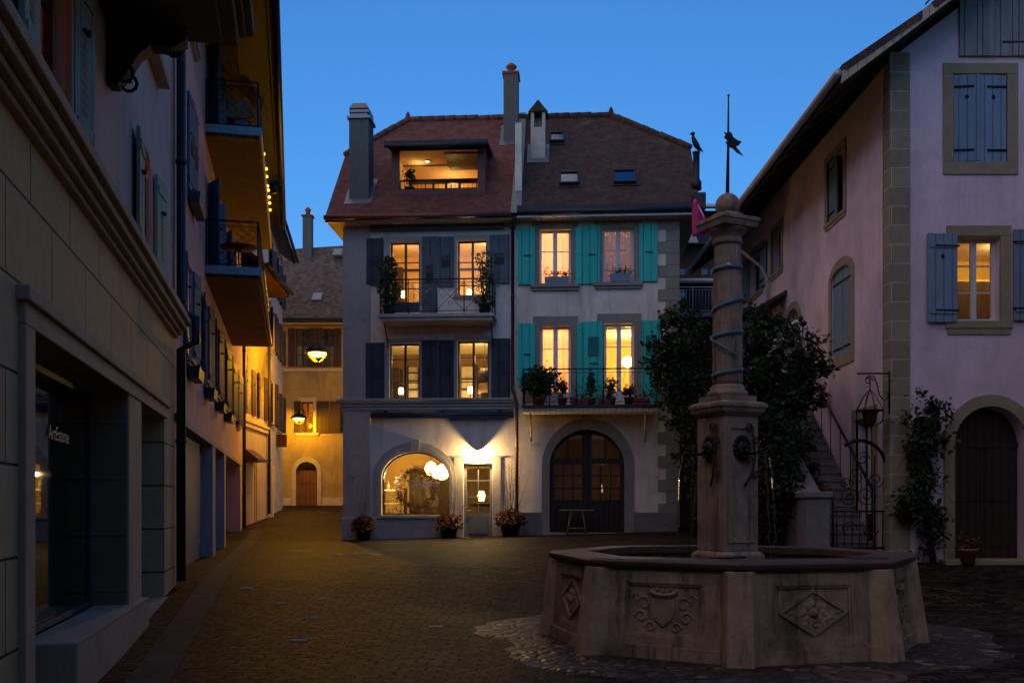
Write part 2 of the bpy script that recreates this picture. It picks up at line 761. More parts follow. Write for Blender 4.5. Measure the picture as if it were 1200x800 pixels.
def m_water():
    t = NT('dark water')
    b = t.bsdf(.06, spec=.5)
    b.inputs['Base Color'].default_value = (.012, .016, .014, 1)
    n1 = t.noise(9, 3, .5)
    t.bump(n1, 'Fac', b, .25, .02)
    return t.m


M = {}
M['A_wall'] = m_plaster('cream grey plaster', (.86, .78, .67), .18, amount=.6)
M['A_stone'] = m_stone('smooth light stone', (.5, .46, .4), .15, 5, dk=.2)
M['B_wall'] = m_plaster('warm white plaster', (.82, .73, .6), .2, (.3, .26, .2), amount=.65)
M['B_stone'] = m_stone('grey green sandstone', (.3, .29, .24), .18, 5, dk=.25)
M['B_base'] = m_stone('dark base stone', (.22, .21, .2), .25, 5)
M['C_wall'] = m_plaster('pink lime plaster', (.74, .58, .64), .22, (.3, .28, .3), amount=.4)
M['C_stone'] = m_stone('ochre sandstone', (.32, .27, .17), .2, 5, dk=.25)
M['C_quoin'] = m_blocks('ochre quoin stone', (.31, .26, .165), (.48, .44, .36), 3.0, .36, .012, .15)
M['N_blocks'] = m_blocks('beige stone cladding', (.56, .39, .2), (.03, .03, .025), 1.25, .62, .012, .08)
M['N_stone'] = m_stone('brown grey stone trim', (.46, .34, .23), .15, 5, dk=.25)
M['N_wall'] = m_plaster('pale lilac plaster', (.56, .44, .39), .12)
M['P_wall'] = m_plaster('rose plaster', (.6, .36, .33), .14, (.34, .2, .17))
M['P_stone'] = m_stone('grey pink stone', (.42, .35, .3), .15, 5, dk=.25)
M['Q_wall'] = m_plaster('ochre plaster', (.5, .42, .3), .2)
M['Q_white'] = m_plaster('off white plaster', (.6, .57, .52), .15)
M['E_wall'] = m_plaster('weathered tan plaster', (.4, .3, .12), .3, (.16, .12, .07), amount=.7)
M['E_stone'] = m_stone('pale yellow stone', (.55, .47, .33), .2, 5, dk=.2)
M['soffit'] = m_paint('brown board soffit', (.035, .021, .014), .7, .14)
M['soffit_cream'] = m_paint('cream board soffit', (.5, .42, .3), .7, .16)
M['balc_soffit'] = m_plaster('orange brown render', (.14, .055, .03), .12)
M['tile_red'] = m_tiles('red clay tiles', (.13, .045, .036), (.2, .08, .06))
M['tile_brown'] = m_tiles('old brown tiles', (.045, .026, .02), (.085, .05, .036), moss=(.16, .14, .1))
M['tile_grey'] = m_tiles('old grey brown tiles', (.09, .06, .042), (.2, .14, .1), .2, .16, moss=(.3, .25, .16))
M['sh_grey'] = m_paint('slate grey shutter paint', (.10, .125, .15), .55, .3)
M['sh_grey_d'] = m_paint('dark slate shutter paint', (.05, .055, .07), .55, .3)
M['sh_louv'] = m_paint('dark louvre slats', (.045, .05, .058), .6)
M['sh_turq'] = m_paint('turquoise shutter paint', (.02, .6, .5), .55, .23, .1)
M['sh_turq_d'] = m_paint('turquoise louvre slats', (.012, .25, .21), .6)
M['sh_blue'] = m_paint('blue grey shutter paint', (.17, .25, .33), .6, .16, .15, .4)
M['sh_teal'] = m_paint('pale teal shutter paint', (.2, .33, .25), .6, .3)
M['sh_dark'] = m_paint('dark brown shutter paint', (.05, .025, .02), .6, .25)
M['sh_navy'] = m_paint('blue shutter paint', (.06, .11, .17), .6, .2)
M['sh_rust'] = m_paint('rust pattern paint', (.22, .13, .04), .6)
M['white_paint'] = m_paint('white window paint', (.72, .72, .72), .5, 0, .06, .08)
M['brown_frame'] = m_paint('dark brown window paint', (.05, .028, .018), .5)
M['grey_frame'] = m_paint('dark grey window paint', (.06, .065, .075), .5)
M['door_grey'] = m_paint('grey door paint', (.13, .145, .16), .5)
M['door_wood'] = m_paint('dark wood', (.03, .016, .01), .55, .16)
M['door_brown'] = m_paint('brown plank door', (.2, .085, .04), .6, .18)
M['plank_grey'] = m_paint('weathered grey planks', (.24, .25, .25), .8, .34, .25, .6)
M['iron'] = m_plain('black wrought iron', (.012, .013, .015), .45, .6)
M['zinc'] = m_plain('zinc sheet', (.2, .23, .26), .4, .7)
M['zinc_white'] = m_plain('pale zinc gutter', (.5, .5, .5), .45, .3)
M['copper'] = m_plain('brown copper pipe', (.16, .07, .05), .45, .6)
M['dark_metal'] = m_plain('dark metal', (.03, .033, .04), .5, .5)
M['concrete'] = m_stone('grey chimney concrete', (.13, .135, .135), .15, 7, dk=.2)
M['chim_cream'] = m_stone('pale chimney render', (.5, .46, .4), .15, 7, dk=.3)
M['terracotta'] = m_stone('terracotta', (.32, .12, .06), .2, 8, dk=.2)
M['awning'] = m_plain('navy awning cassette', (.03, .045, .075), .5)
M['glass'] = m_glass('window glass')
M['glass_dark'] = m_glass('shop glass', (.55, .6, .6))
M['lamp_on'] = m_emit('lamp glow', (1, .62, .2), 22)
M['lamp_hot'] = m_emit('street lamp glow', (1, .68, .08), 11)
M['lamp_soft'] = m_emit('small lamp glow', (1, .62, .2), 9)
M['bulb'] = m_emit('string bulb glow', (1, .5, .06), 3)
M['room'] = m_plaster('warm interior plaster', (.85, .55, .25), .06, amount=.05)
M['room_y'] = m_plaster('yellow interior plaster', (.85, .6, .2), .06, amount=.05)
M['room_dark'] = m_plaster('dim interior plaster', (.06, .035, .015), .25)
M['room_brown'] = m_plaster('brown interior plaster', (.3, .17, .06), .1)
M['ceil'] = m_plaster('cream ceiling', (.88, .68, .3), .04, amount=.05)  # albedo exaggerated so the ceilings look lamp-lit
M['dormer'] = m_paint('dark red brown boards', (.12, .05, .04), .6)
M['furn'] = m_paint('dark furniture wood', (.05, .025, .015), .5)
M['furn_l'] = m_paint('light furniture paint', (.85, .68, .36), .5)  # also on door panels, where the pale colour stands in for lit panes
M['curt_pink'] = m_curtain('peach sheer curtain', (.85, .62, .5))
M['curt_lace'] = m_curtain('patterned lace curtain', (.45, .42, .48), True)
M['curt_white'] = m_curtain('white sheer curtain', (.8, .75, .65))
M['leaf'] = m_leaf('dark green leaves', (.012, .03, .012), (.05, .095, .025))
M['leaf_b'] = m_leaf('shrub leaves', (.015, .035, .015), (.06, .1, .03))
M['leaf_vine'] = m_leaf('vine leaves', (.009, .022, .009), (.034, .062, .02))
M['leaf_pale'] = m_leaf('silver leaves', (.2, .22, .17), (.4, .4, .34))
M['leaf_rust'] = m_leaf('rust leaves', (.1, .03, .015), (.2, .08, .03))
M['heather'] = m_leaf('heather flowers', (.1, .03, .03), (.22, .07, .06))
M['flower_red'] = m_leaf('red flowers', (.3, .02, .02), (.45, .05, .05))
M['twig'] = m_plain('dry twigs', (.12, .065, .035), .8)
M['bark'] = m_stone('grey brown bark', (.08, .055, .04), .3, 9)
M['pot_dark'] = m_plain('dark plant pot', (.02, .02, .022), .5)
M['f_stone'] = m_stone('old fountain limestone', (.42, .31, .2), .6, 3.2, .85, (.05, .04, .03), .85, True)
M['f_pier'] = m_stone('pale worn limestone', (.5, .37, .24), .45, 3.5, .85, (.1, .08, .055), .8, True)
M['f_col'] = m_stone('column limestone', (.4, .3, .22), .4, 6, .85, (.08, .06, .05), .6, True)
M['f_rim'] = m_stone('reddish coping stone', (.11, .065, .048), .4, 7, .5)
M['ribbon'] = m_plain('blue grey ribbon', (.07, .2, .27), .5)
M['bronze'] = m_plain('dark bronze', (.02, .02, .018), .45, .6)
M['rust_iron'] = m_plain('rusty iron', (.06, .03, .022), .7, .3)
M['flag'] = m_plain('magenta cloth', (.5, .02, .15), .8)
M['cast'] = m_plain('cast iron cover', (.1, .085, .07), .5, .5)
M['pale_cover'] = m_stone('pale stone ring', (.3, .25, .17), .15, 9)
M['brass'] = m_plain('worn metal plate', (.5, .42, .28), .35, .4)
M['wood_l'] = m_paint('raw table wood', (.3, .17, .09), .7)
M['letter_grey'] = m_plain('grey lettering', (.3, .3, .3), .5)  # darker grey than the other lettering
M['rust_cast'] = m_plain('rusty cast iron', (.13, .075, .055), .6, .2)
M['letter'] = m_plain('white lettering', (.75, .75, .75), .5)
M['sign_red'] = m_plain('dark red sign panel', (.035, .005, .004), .6)
M['red_metal'] = m_plain('dull red cloth', (.25, .05, .04), .7)
M['jet'] = m_glass('falling water', (.9, .92, .95), 1)
M['flag_stone'] = m_blocks('gutter slabs', (.05, .04, .03), (.03, .025, .02), .55, .42, .02, .3)
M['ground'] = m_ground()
M['pebble'] = m_pebble()
M['water'] = m_water()

WARM = (1, .68, .33)
YEL = (1, .76, .34)
SOD = (1, .43, .0)


# ------------------------------------------------------------------ building pieces
def arch_pts(x0, x1, z0, zs, zt, n=16):
    xc, a = (x0 + x1) / 2, (x1 - x0) / 2
    return [(x0, z0), (x1, z0)] + [(xc + a * math.cos(PI * i / n), zs + (zt - zs) * math.sin(PI * i / n)) for i in range(n + 1)]


def rect_pts(x0, x1, z0, z1):
    return [(x0, z0), (x1, z0), (x1, z1), (x0, z1)]


def window(par, r, fm, cols=2, rows=(.62,), d=.17, fw=.055, mid=.07, glass='glass', sur=None, sill=None, mt=None, curtain=None,
           arch=None, panel=0, name='window'):
    x0, x1, z0, z1 = r
    b = MB(mt)
    b.box(x0, x0 + fw, d, d + .06, z0, z1)
    b.box(x1 - fw, x1, d, d + .06, z0, z1)
    b.box(x0 + fw, x1 - fw, d, d + .06, z0, z0 + fw)
    b.box(x0 + fw, x1 - fw, d, d + .06, z1 - fw, z1)
    for i in range(1, cols):
        xc = lerp(x0, x1, i / cols)
        b.box(xc - mid / 2, xc + mid / 2, d - .012, d + .065, z0 + fw, z1 - fw)
    for k in rows:
        zc = lerp(z0, z1, k)
        for i in range(cols):
            xa = lerp(x0, x1, i / cols) + (mid / 2 if i else fw)
            xb = lerp(x0, x1, (i + 1) / cols) - (mid / 2 if i < cols - 1 else fw)
            b.box(xa, xb, d + .012, d + .05, zc - .014, zc + .014)
    if panel:
        b.box(x0 + fw, x1 - fw, d + .015, d + .05, z0 + fw, z0 + panel)
    w = b.build(name, fm, par)
    g = MB(mt)
    zb = z0 + (panel or fw)
    g.add([(x0 + fw, d + .03, zb), (x1 - fw, d + .03, zb), (x1 - fw, d + .03, z1 - fw), (x0 + fw, d + .03, z1 - fw)], [(0, 1, 2, 3)])
    g.build('pane', M[glass], w)
    if sur:
        m, wd, pr = sur[:3]
        s = MB(mt)
        zt = z1 + sur[3] if len(sur) > 3 else z1 + wd
        s.box(x0 - wd, x0, -pr, .03, z0, z1)
        s.box(x1, x1 + wd, -pr, .03, z0, z1)
        s.box(x0 - wd, x1 + wd, -pr - .004, .03, z1, zt)
        s.build('surround', m, w, .008)
    if sill:
        m, h, pj, ex = sill
        s = MB(mt)
        s.box(x0 - ex, x1 + ex, -pj, .05, z0 - h * .55, z0)
        s.box(x0 - ex + .04, x1 + ex - .04, -pj * .6, .05, z0 - h, z0 - h * .55)
        s.build('sill', m, w, .008)
    if curtain:
        c = MB(mt)
        n = 40
        vs = []
        for i in range(n + 1):
            t = i / n
            yy = d + .16 + .03 * math.sin(t * 38) + .012 * math.sin(t * 91)
            vs += [(lerp(x0, x1, t), yy, z0), (lerp(x0, x1, t), yy, z1)]
        c.add(vs, [(2 * i, 2 * i + 2, 2 * i + 3, 2 * i + 1) for i in range(n)], True)
        c.build('curtain', M[curtain], w)
    return w


def shutter(par, r, m, style='panel', mt=None, lm=None, th=.04, off=.035, label=None, hinge=0):
    """leaf lying against the wall (or over the opening if off is negative depth)"""
    x0, x1, z0, z1 = r
    b = MB(mt)
    y1, y0 = -off, -off - th
    b.box(x0, x1, y0, y1, z0, z1)
    w = x1 - x0
    h = z1 - z0
    if style in ('panel', 'plain'):
        for k in (.1, .55, .93):
            b.box(x0 + .0, x1 - .0, y0 - .012, y0, z0 + h * k - .035, z0 + h * k + .035)
    if style == 'batten':
        for k in (.12, .87):
            b.box(x0 + .03, x1 - .03, y0 - .022, y0, z0 + h * k - .05, z0 + h * k + .05)
    mats = [m]
    b.m = 1
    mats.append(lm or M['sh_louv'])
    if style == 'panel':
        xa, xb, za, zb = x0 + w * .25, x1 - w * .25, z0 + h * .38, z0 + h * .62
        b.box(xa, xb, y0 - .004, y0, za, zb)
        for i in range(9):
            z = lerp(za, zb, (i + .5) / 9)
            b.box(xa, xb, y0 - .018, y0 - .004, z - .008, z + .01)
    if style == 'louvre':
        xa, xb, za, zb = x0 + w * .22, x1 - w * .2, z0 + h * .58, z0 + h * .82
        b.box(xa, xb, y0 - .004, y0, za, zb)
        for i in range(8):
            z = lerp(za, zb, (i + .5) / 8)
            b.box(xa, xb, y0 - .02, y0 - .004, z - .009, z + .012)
    b.m = 2
    mats.append(M['iron'])
    if style in ('handle', 'louvre'):
        b.box(x0 + w * .35, x1 - w * .25, y0 - .03, y0 - .001, z0 + h * .5 - .015, z0 + h * .5 + .015)
    if style in ('strap', 'batten'):
        hx = x0 if hinge <= 0 else x1
        for k in (.13, .86):
            a = hx - .03 if hinge <= 0 else hx - w * .75
            bb = hx + w * .75 if hinge <= 0 else hx + .03
            b.box(a, bb, y0 - .03, y0 - .001, z0 + h * k - .014, z0 + h * k + .014)
        xc = (x0 + x1) / 2
        if style == 'strap' or hinge >= 0:
            s = .045
            b.add([(xc, y0 - .004, z0 + h * .74 - s * 1.3), (xc + s, y0 - .004, z0 + h * .74), (xc, y0 - .004, z0 + h * .74 + s * 1.3), (xc - s, y0 - .004, z0 + h * .74)], [(0, 1, 2, 3)])
    if style in ('panel', 'handle', 'louvre', 'plain'):
        hx = x0 - .02 if hinge <= 0 else x1 - .02
        for k in (.12, .86):
            b.box(hx, hx + .04, y0 + .01, -.001, z0 + h * k - .02, z0 + h * k + .02)
    if mt is None or abs(mt[0][0] - 1) < 1e-6:
        k, k2 = srnd.uniform(.0, .045), srnd.uniform(-.008, .008)
        dx = mt.translation.x if mt else 0
        for i, v in enumerate(b.v):
            u = (v[0] - dx - x0) / w
            u = 1 - u if hinge > 0 else u
            b.v[i] = (v[0], v[1] - k * u, v[2] + k2 * u)
    return b.build('shutter', mats, par, 0, label)


srnd = random.Random(77)


def room(par, r, dep, m, y0=.32, lights=(), mt=None, furn=None):
    x0, x1, z0, z1 = r
    b = MB(mt)
    b.inbox(x0, x1, y0, y0 + dep, z0, z1)
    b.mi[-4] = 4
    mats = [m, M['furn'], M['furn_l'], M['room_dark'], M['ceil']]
    for f in (furn or []):
        b.m = f[0]
        b.box(*f[1:])
    o = b.build('room', mats, par)
    for (x, y, z, p, c) in lights:
        q = (mt @ Vector((x, y, z))) if mt else (x, y, z)
        plight('room_lamp', q, p, c, par, .12)
    return o


def railing(par, x0, x1, yf, z0, h, side=True, style='x', mat=None, name='railing', mt=None):
    b = MB(mt)
    r = .012

    def run(p, q):
        p, q = Vector(p), Vector(q)
        L = (q - p).length
        n = max(1, round(L / .75))
        up = Vector((0, 0, h))
        b.tube([p + up, q + up], .02, 6)
        b.tube([p + up * .9, q + up * .9], .009, 5)
        b.tube([p + up * .08, q + up * .08], .012, 5)
        for i in range(n + 1):
            a = p.lerp(q, i / n)
            b.tube([a, a + up], r * 1.3, 6)
        for i in range(n):
            a, c = p.lerp(q, i / n), p.lerp(q, (i + 1) / n)
            lo, hi = up * .08, up * .9
            if style == 'x':
                b.tube([a + lo, c + hi], r * .7, 5)
                b.tube([a + hi, c + lo], r * .7, 5)
                m = (a + c) / 2 + (lo + hi) / 2
                dr = (c - a).normalized()
                for (sx, sz) in ((1, 0), (-1, 0), (0, 1), (0, -1)):
                    cc = m + dr * sx * L / n * .25 + Vector((0, 0, 1)) * sz * h * .2
                    pts = []
                    for k in range(12):
                        an = k * .62
                        rr = .085 * (1 - k / 16)
                        pts.append(cc + dr * math.cos(an) * rr + Vector((0, 0, 1)) * math.sin(an) * rr)
                    b.tube(pts, r * .5, 4)
            elif style == 'mesh':
                m = 4
                for k in range(-m, m + 1):
                    pass
                K = 5
                for k in range(K):
                    t0, t1 = k / K, 1
                    b.tube([a.lerp(c, t0) + lo, c + lo + (hi - lo) * (1 - t0)], r * .5, 4)
                    b.tube([a + lo + (hi - lo) * t0, a.lerp(c, 1 - t0) + hi], r * .5, 4)
                    b.tube([a.lerp(c, t0) + hi, c + hi - (hi - lo) * (1 - t0)], r * .5, 4)
                    b.tube([a + hi - (hi - lo) * t0, a.lerp(c, 1 - t0) + lo], r * .5, 4)
            elif style == 'scroll':
                dr = (c - a).normalized()
                w = L / n
                for q4 in range(4):
                    bb = a.lerp(c, (q4 + .5) / 4)
                    pts = []
                    for k in range(17):
                        t = k / 16
                        pts.append(bb + lo + (hi - lo) * t + dr * math.sin(t * 2 * PI) * w * .12)
                    b.tube(pts, r * .6, 4)
                    cc = bb + up * .5
                    pts = []
                    for k in range(12):
                        an = k * .62
                        rr = .07 * (1 - k / 16)
                        pts.append(cc + dr * math.cos(an) * rr + Vector((0, 0, 1)) * math.sin(an) * rr)
                    b.tube(pts, r * .5, 4)
            elif style == 'bars':
                for k in range(1, 6):
                    e = a.lerp(c, k / 6)
                    b.tube([e + lo, e + hi], r * .6, 4)

    run((x0, yf, z0), (x1, yf, z0))
    if side:
        run((x0, -.02, z0), (x0, yf, z0))
        run((x1, -.02, z0), (x1, yf, z0))
    return b.build(name, mat or M['iron'], par)


def pipe(par, pts, r, m, mt=None, clips=True, name='downpipe'):
    b = MB(mt)
    b.tube(pts, r, 10)
    if clips:
        p, q = Vector(pts[0]), Vector(pts[-1])
        n = max(2, int((p - q).length / 2))
        for i in range(1, n):
            for a, c in zip(pts, pts[1:]):
                a, c = Vector(a), Vector(c)
                z = lerp(p.z, q.z, i / n)
                if min(a.z, c.z) < z < max(a.z, c.z):
                    t = (z - a.z) / (c.z - a.z)
                    e = a.lerp(c, t)
                    b.lathe([(r * 1.25, -.03), (r * 1.25, .03)], 10, e)
    return b.build(name, m, par)


def text_mesh(body, size, shear=0.0, ext=.002):
    cu = bpy.data.curves.new('lettering', 'FONT')
    cu.body = body
    cu.size = size
    cu.shear = shear
    cu.extrude = ext
    cu.align_x = 'CENTER'
    o = bpy.data.objects.new('lettering', cu)
    COL.objects.link(o)
    bpy.context.view_layer.update()
    dg = bpy.context.evaluated_depsgraph_get()
    me = bpy.data.meshes.new_from_object(o.evaluated_get(dg))
    bpy.data.objects.remove(o)
    return me


def lettering(par, body, size, loc, rot, m, shear=0.0):
    me = text_mesh(body, size, shear)
    me.materials.clear()
    me.materials.append(m)
    o = bpy.data.objects.new('lettering', me)
    COL.objects.link(o)
    o.parent = par
    o.location = loc
    o.rotation_euler = rot
    return o


# ------------------------------------------------------------------ ground
def grid_mesh(xs, ys, dz=0.0):
    b = MB()
    vs = [(x, y, zg(x, y) + dz) for y in ys for x in xs]
    n = len(xs)
    fs = [(j * n + i, j * n + i + 1, (j + 1) * n + i + 1, (j + 1) * n + i) for j in range(len(ys) - 1) for i in range(n - 1)]
    b.add(vs, fs, True)
    return b


def steps(*segs):
    out = []
    for a, b, d in segs:
        n = max(1, round((b - a) / d))
        out += [a + (b - a) * i / n for i in range(n)]
    out.append(segs[-1][1])
    return out


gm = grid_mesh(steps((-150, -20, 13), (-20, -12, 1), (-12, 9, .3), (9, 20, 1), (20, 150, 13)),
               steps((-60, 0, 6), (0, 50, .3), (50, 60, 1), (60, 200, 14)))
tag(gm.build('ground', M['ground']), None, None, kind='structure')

FC = Vector((2.58, 11.75, 0))
pb = MB()
rr = random.Random(3)
N1, N2 = 72, 8
vs = []
for i in range(N1):
    a = 2 * PI * i / N1
    R1 = 3.2 + .25 * math.sin(3 * a + 1) + .15 * math.sin(7 * a) + rr.uniform(-.12, .12)
    for j in range(N2 + 1):
        rad = lerp(1.6, R1, j / N2)
        x, y = FC.x + rad * math.cos(a), FC.y + rad * math.sin(a)
        vs.append((x, y, zg(x, y) + (.008 if j < N2 else -.03)))
fs = []
for i in range(N1):
    for j in range(N2):
        a, c = i * (N2 + 1) + j, ((i + 1) % N1) * (N2 + 1) + j
        fs.append((a, a + 1, c + 1, c))
pb.add(vs, fs, True)
tag(pb.build('pebble_paving', M['pebble']), None, None, kind='structure')

L = Frame((-1.87, 0, 0), R(102.5))
gs = MB()
ys = [5 + i * .5 for i in range(60)]
vs = []
for x in ys:
    for d in (-.36, -.74):
        p = L.w(x, d, 0)
        vs.append((p.x, p.y, zg(p.x, p.y) + .014))
gs.add(vs, [(2 * i, 2 * i + 1, 2 * i + 3, 2 * i + 2) for i in range(len(ys) - 1)], True)
go = gs.build('gutter_strip', M['flag_stone'])
tag(go, None, None, kind='structure')


def disc_cover(name, label, cat, px, py, rpx, mat, group=None, ring=None, grooves=0, sq=False):
    p = ground_at(px, py)
    r = rpx * p.y / FPX
    t = thing(name, label, cat, p, 0, group)
    b = MB()
    sl = (zg(p.x, p.y + .5) - zg(p.x, p.y - .5))
    b.M = Matrix.Rotation(math.atan(sl), 4, 'X')
    rr_ = r * (.72 if ring else 1)
    if sq:
        b.box(-rr_, rr_, -rr_ * .8, rr_ * .8, -.02, .006)
    else:
        b.lathe([(rr_, -.03), (rr_, .004), (rr_ * .93, .006), (rr_ * .9, .003), (0, .005)], 32)
        for i in range(grooves):
            y = lerp(-.8, .8, (i + .5) / grooves) * rr_
            w = math.sqrt(max(0, (.85 * rr_) ** 2 - y * y))
            b.box(-w, w, y - rr_ * .02, y + rr_ * .02, .002, .009)
    b.build('cover_plate', mat, t)
    if ring:
        c = MB(b.M)
        c.lathe([(rr_ + .004, -.03), (rr_ + .004, .012), (r, .012), (r, -.03)], 32)
        c.build('ring_frame', ring, t)
    return t


disc_cover('manhole_cover', 'round dark manhole cover in a pale stone ring in front of the shop', 'manhole cover', 419, 650, 28, M['cast'], 'covers in the paving', M['pale_cover'], 5)
disc_cover('manhole_cover', 'large ribbed iron manhole cover at the foot of the fountain', 'manhole cover', 1010, 792, 50, M['rust_cast'], 'covers in the paving', M['rust_cast'], 18)
disc_cover('manhole_cover', 'plain yellowish stone-filled cover at the mouth of the alley', 'manhole cover', 353, 645, 15, M['pale_cover'], 'covers in the paving')
for px, py, r, lab, sq in ((289, 689, 8, 'small plate in the paving nearest the left shop fronts', True), (330, 706, 8, 'left of two bright round valve covers in mid street', False),
                           (377, 701, 6, 'right of two bright round valve covers in mid street', False), (369, 723, 7, 'brightest small round valve cover, just before the mid street pair', False),
                           (351, 750, 10, 'worn pale plate lowest in the middle of the street', True), (511, 734, 8, 'small pale plate alone in the paving towards the fountain', True)):
    disc_cover('valve_cover', lab, 'valve cover', px, py, r, M['pale_cover'], 'small plates in the paving', sq=sq)

# ------------------------------------------------------------------ the pair of houses facing the camera
G = Frame((-5.19, 30.31, 0), math.atan(-.06))
xA = 0.0
xM = G.px(603, 450)[0]
xB = G.px(795, 450)[0]
zE = 10.35
Z0 = -.2
TH = .3
SL = 1.047


def g_thing(name, label, cat, px, py, d, group=None, z=None):
    x, zz = G.px(px, py, d)
    return thing(name, label, cat, G.w(x, d, zz if z is None else z), G.rz, group)


# ---- house A (red roof, slate shutters)
hA = thing('town_house', 'cream town house with red tiled roof, slate grey shutters and a lit shop window', 'house', G.o, G.rz)
A3a, A3b = G.rect(457, 283, 492, 366), G.rect(536, 281, 571, 346)
A2a, A2b = G.rect(456, 402, 492, 467), G.rect(536, 399, 573, 467)
sx0, sx1, sz0, sz1 = G.rect(447, 529, 527, 603)
dx0, dx1, dz0, dz1 = G.rect(543, 543, 577, 629)
dz0 = G.px(560, 629)[1]
shopz = G.px(487, 560)[1]
wb = MB()
wb.prism(rect_pts(xA, xM, Z0, zE), 0, TH, [rect_pts(*A3a), rect_pts(*A3b), rect_pts(*A2a), rect_pts(*A2b), arch_pts(sx0, sx1, sz0, shopz, sz1), rect_pts(dx0, dx1, dz0, dz1)])
wb.box(xA, xA + TH, TH, 8.4, Z0, zE)          # alley side wall
gz = zE + SL * 2.6
wb.add([(xA, TH, zE), (xA, 8.4, zE), (xA, 5.7, 13.1), (xA, 2.1, 13.1)], [(0, 3, 2, 1)])
wb.add([(xA + .3, TH, zE), (xA + .3, 8.4, zE), (xA + .3, 5.7, 13.1), (xA + .3, 2.1, 13.1)], [(0, 1, 2, 3)])
wb.box(xA + TH, xM, 8.1, 8.4, Z0, zE)
for z in (3.55, 6.85):
    wb.box(xA + TH, xM, TH, 8.1, z, z + .2)
wb.build('wall', M['A_wall'], hA)
b = MB()
px1 = G.px(434, 450)[0]
b.box(xA - .02, px1, -.06, .02, Z0, zE - .05)
b.build('corner_pilaster', M['A_stone'], hA, .01)
b = MB()
zc = G.px(500, 470)[1]
for k, (h0, h1, pj) in enumerate(((0, .07, .2), (-.07, 0, .15), (-.17, -.07, .08), (-.27, -.17, .04))):
    b.box(xA - pj * .8 - .02, xM - .04, -pj - .06 * (k < 9), .02, zc + h0 - .002 * k, zc + h1 - .002 * k)
b.build('cornice', M['A_stone'], hA, .012)
b = MB()
z607, = (G.px(480, 607)[1],)
b.box(px1, dx0 - .12, -.05, .02, Z0, z607)
b.box(xA - .06, px1, -.1, .02, Z0, z607)
b.box(sx0 - .12, sx1 + .2, -.12, .02, z607, z607 + .1)
b.box(dx1 + .14, xM - .02, -.05, .02, Z0, z607 - .02)
b.build('plinth', M['A_stone'], hA, .012)
# shop window
ox0, ox1, _, oz1 = G.rect(437, 518, 535, 603)
b = MB()
b.prism(arch_pts(ox0, ox1, sz0 + .012, shopz, oz1, 20), -.05, .0, [arch_pts(sx0, sx1, sz0 + .011, shopz, sz1, 20)[0:]])
b.prism(arch_pts(lerp(ox0, sx0, .55), lerp(ox1, sx1, .55), sz0 + .013, shopz, lerp(oz1, sz1, .55), 20), -.08, -.045, [arch_pts(sx0 + .01, sx1 - .01, sz0 + .0125, shopz, sz1 - .01, 20)])
xc = (sx0 + sx1) / 2
b.box(xc - .13, xc + .13, -.11, .01, sz1 - .01, oz1 + .06)
shopw = MB()
a0 = arch_pts(sx0, sx1, sz0, shopz, sz1, 20)
a1 = arch_pts(sx0 + .05, sx1 - .05, sz0 + .05, shopz, sz1 - .05, 20)
shopw.prism(a0, .16, .22, [a1])
sw = shopw.build('shop_window', M['brown_frame'], hA)
b.build('surround', M['A_stone'], sw, .008)
g = MB()
g.add([(x, .19, z) for x, z in a1], [tuple(range(len(a1)))])
pane = g.build('pane', M['glass'], sw)
lx, lz = G.px(496, 570, .17)
lettering(sw, 'Quipote', .3, (lx, .165, lz), (PI / 2, 0, 0), M['letter'], .25)
# shop interior
b = MB()
b.inbox(xA + .35, xM - .1, .32, 3.4, .35, 3.5)
b.m = 3
b.box(sx0 + .5, xM - .15, 2.2, 2.3, .36, 2.75)
b.m = 2
b.box(sx0 + .9, sx0 + 1.5, 2.0, 2.18, .36, 1.25)
b.box(sx0 + 1.7, sx0 + 2.3, 1.9, 2.18, .36, .9)
b.m = 1
for k in range(3):
    b.box(dx0 + .05, dx1, 2.0, 2.18, .6 + k * .5, .63 + k * .5)
b.m = 2
for k in range(4):
    b.box(xA + 1.05, xA + 1.72, .9, 1.25, .75 + k * .42, .79 + k * .42)
b.m = 1
b.box(xA + 1.02, xA + 1.05, .85, 1.3, .36, 2.3)
b.box(xA + 1.72, xA + 1.75, .85, 1.3, .36, 2.1)
b.build('room', [M['room_y'], M['furn'], M['furn_l'], M['room_dark']], hA)
plight('room_lamp', (xA + 2.9, .8, 2.75), 60, YEL, hA, .15)
plight('room_lamp', (xA + 1.35, .62, 2.45), 55, YEL, hA, .06)
plight('room_lamp', (dx0 + .3, 1.3, 1.9), 22, YEL, hA, .08)
# shop things
rs = random.Random(11)
for k in range(13):
    c = k % 5
    t = thing('bottle', ['amber bottle on the %s shelf in the shop window' % w for w in ('bottom', 'second', 'third', 'top')][min(3, k // 4)], 'bottle', G.w(xA + 1.2 + .13 * (k % 4), 1.0, .79 + .42 * (k // 4 if k < 12 else 3)), G.rz, 'bottles on the shop shelves')
    b = MB()
    hh = rs.uniform(.2, .3)
    b.lathe([(.04, 0), (.043, .02), (.043, hh * .6), (.015, hh * .75), (.015, hh), (.02, hh), (.02, hh + .02)], 10)
    b.build('body', m_plain('bottle glass %d' % k, rs.choice([(.3, .15, .03), (.25, .2, .1), (.1, .12, .03), (.5, .4, .25)]), .2), t)
wr = thing('wreath', 'large dried twig wreath hanging inside the shop window', 'wreath', G.w(*[G.px(488, 572, .7)[0], .7, G.px(488, 572, .7)[1]]), G.rz)
b = MB()
for k in range(260):
    a = rs.uniform(0, 2 * PI)
    r0 = rs.gauss(.58, .07)
    a2 = a + rs.uniform(.2, .5)
    r1 = rs.gauss(.58, .08)
    b.tube([(r0 * math.cos(a), rs.gauss(0, .05), r0 * math.sin(a)), (r1 * math.cos(a2), rs.gauss(0, .05), r1 * math.sin(a2))], .008, 3)
b.build('twigs', M['twig'], wr)
b = MB()
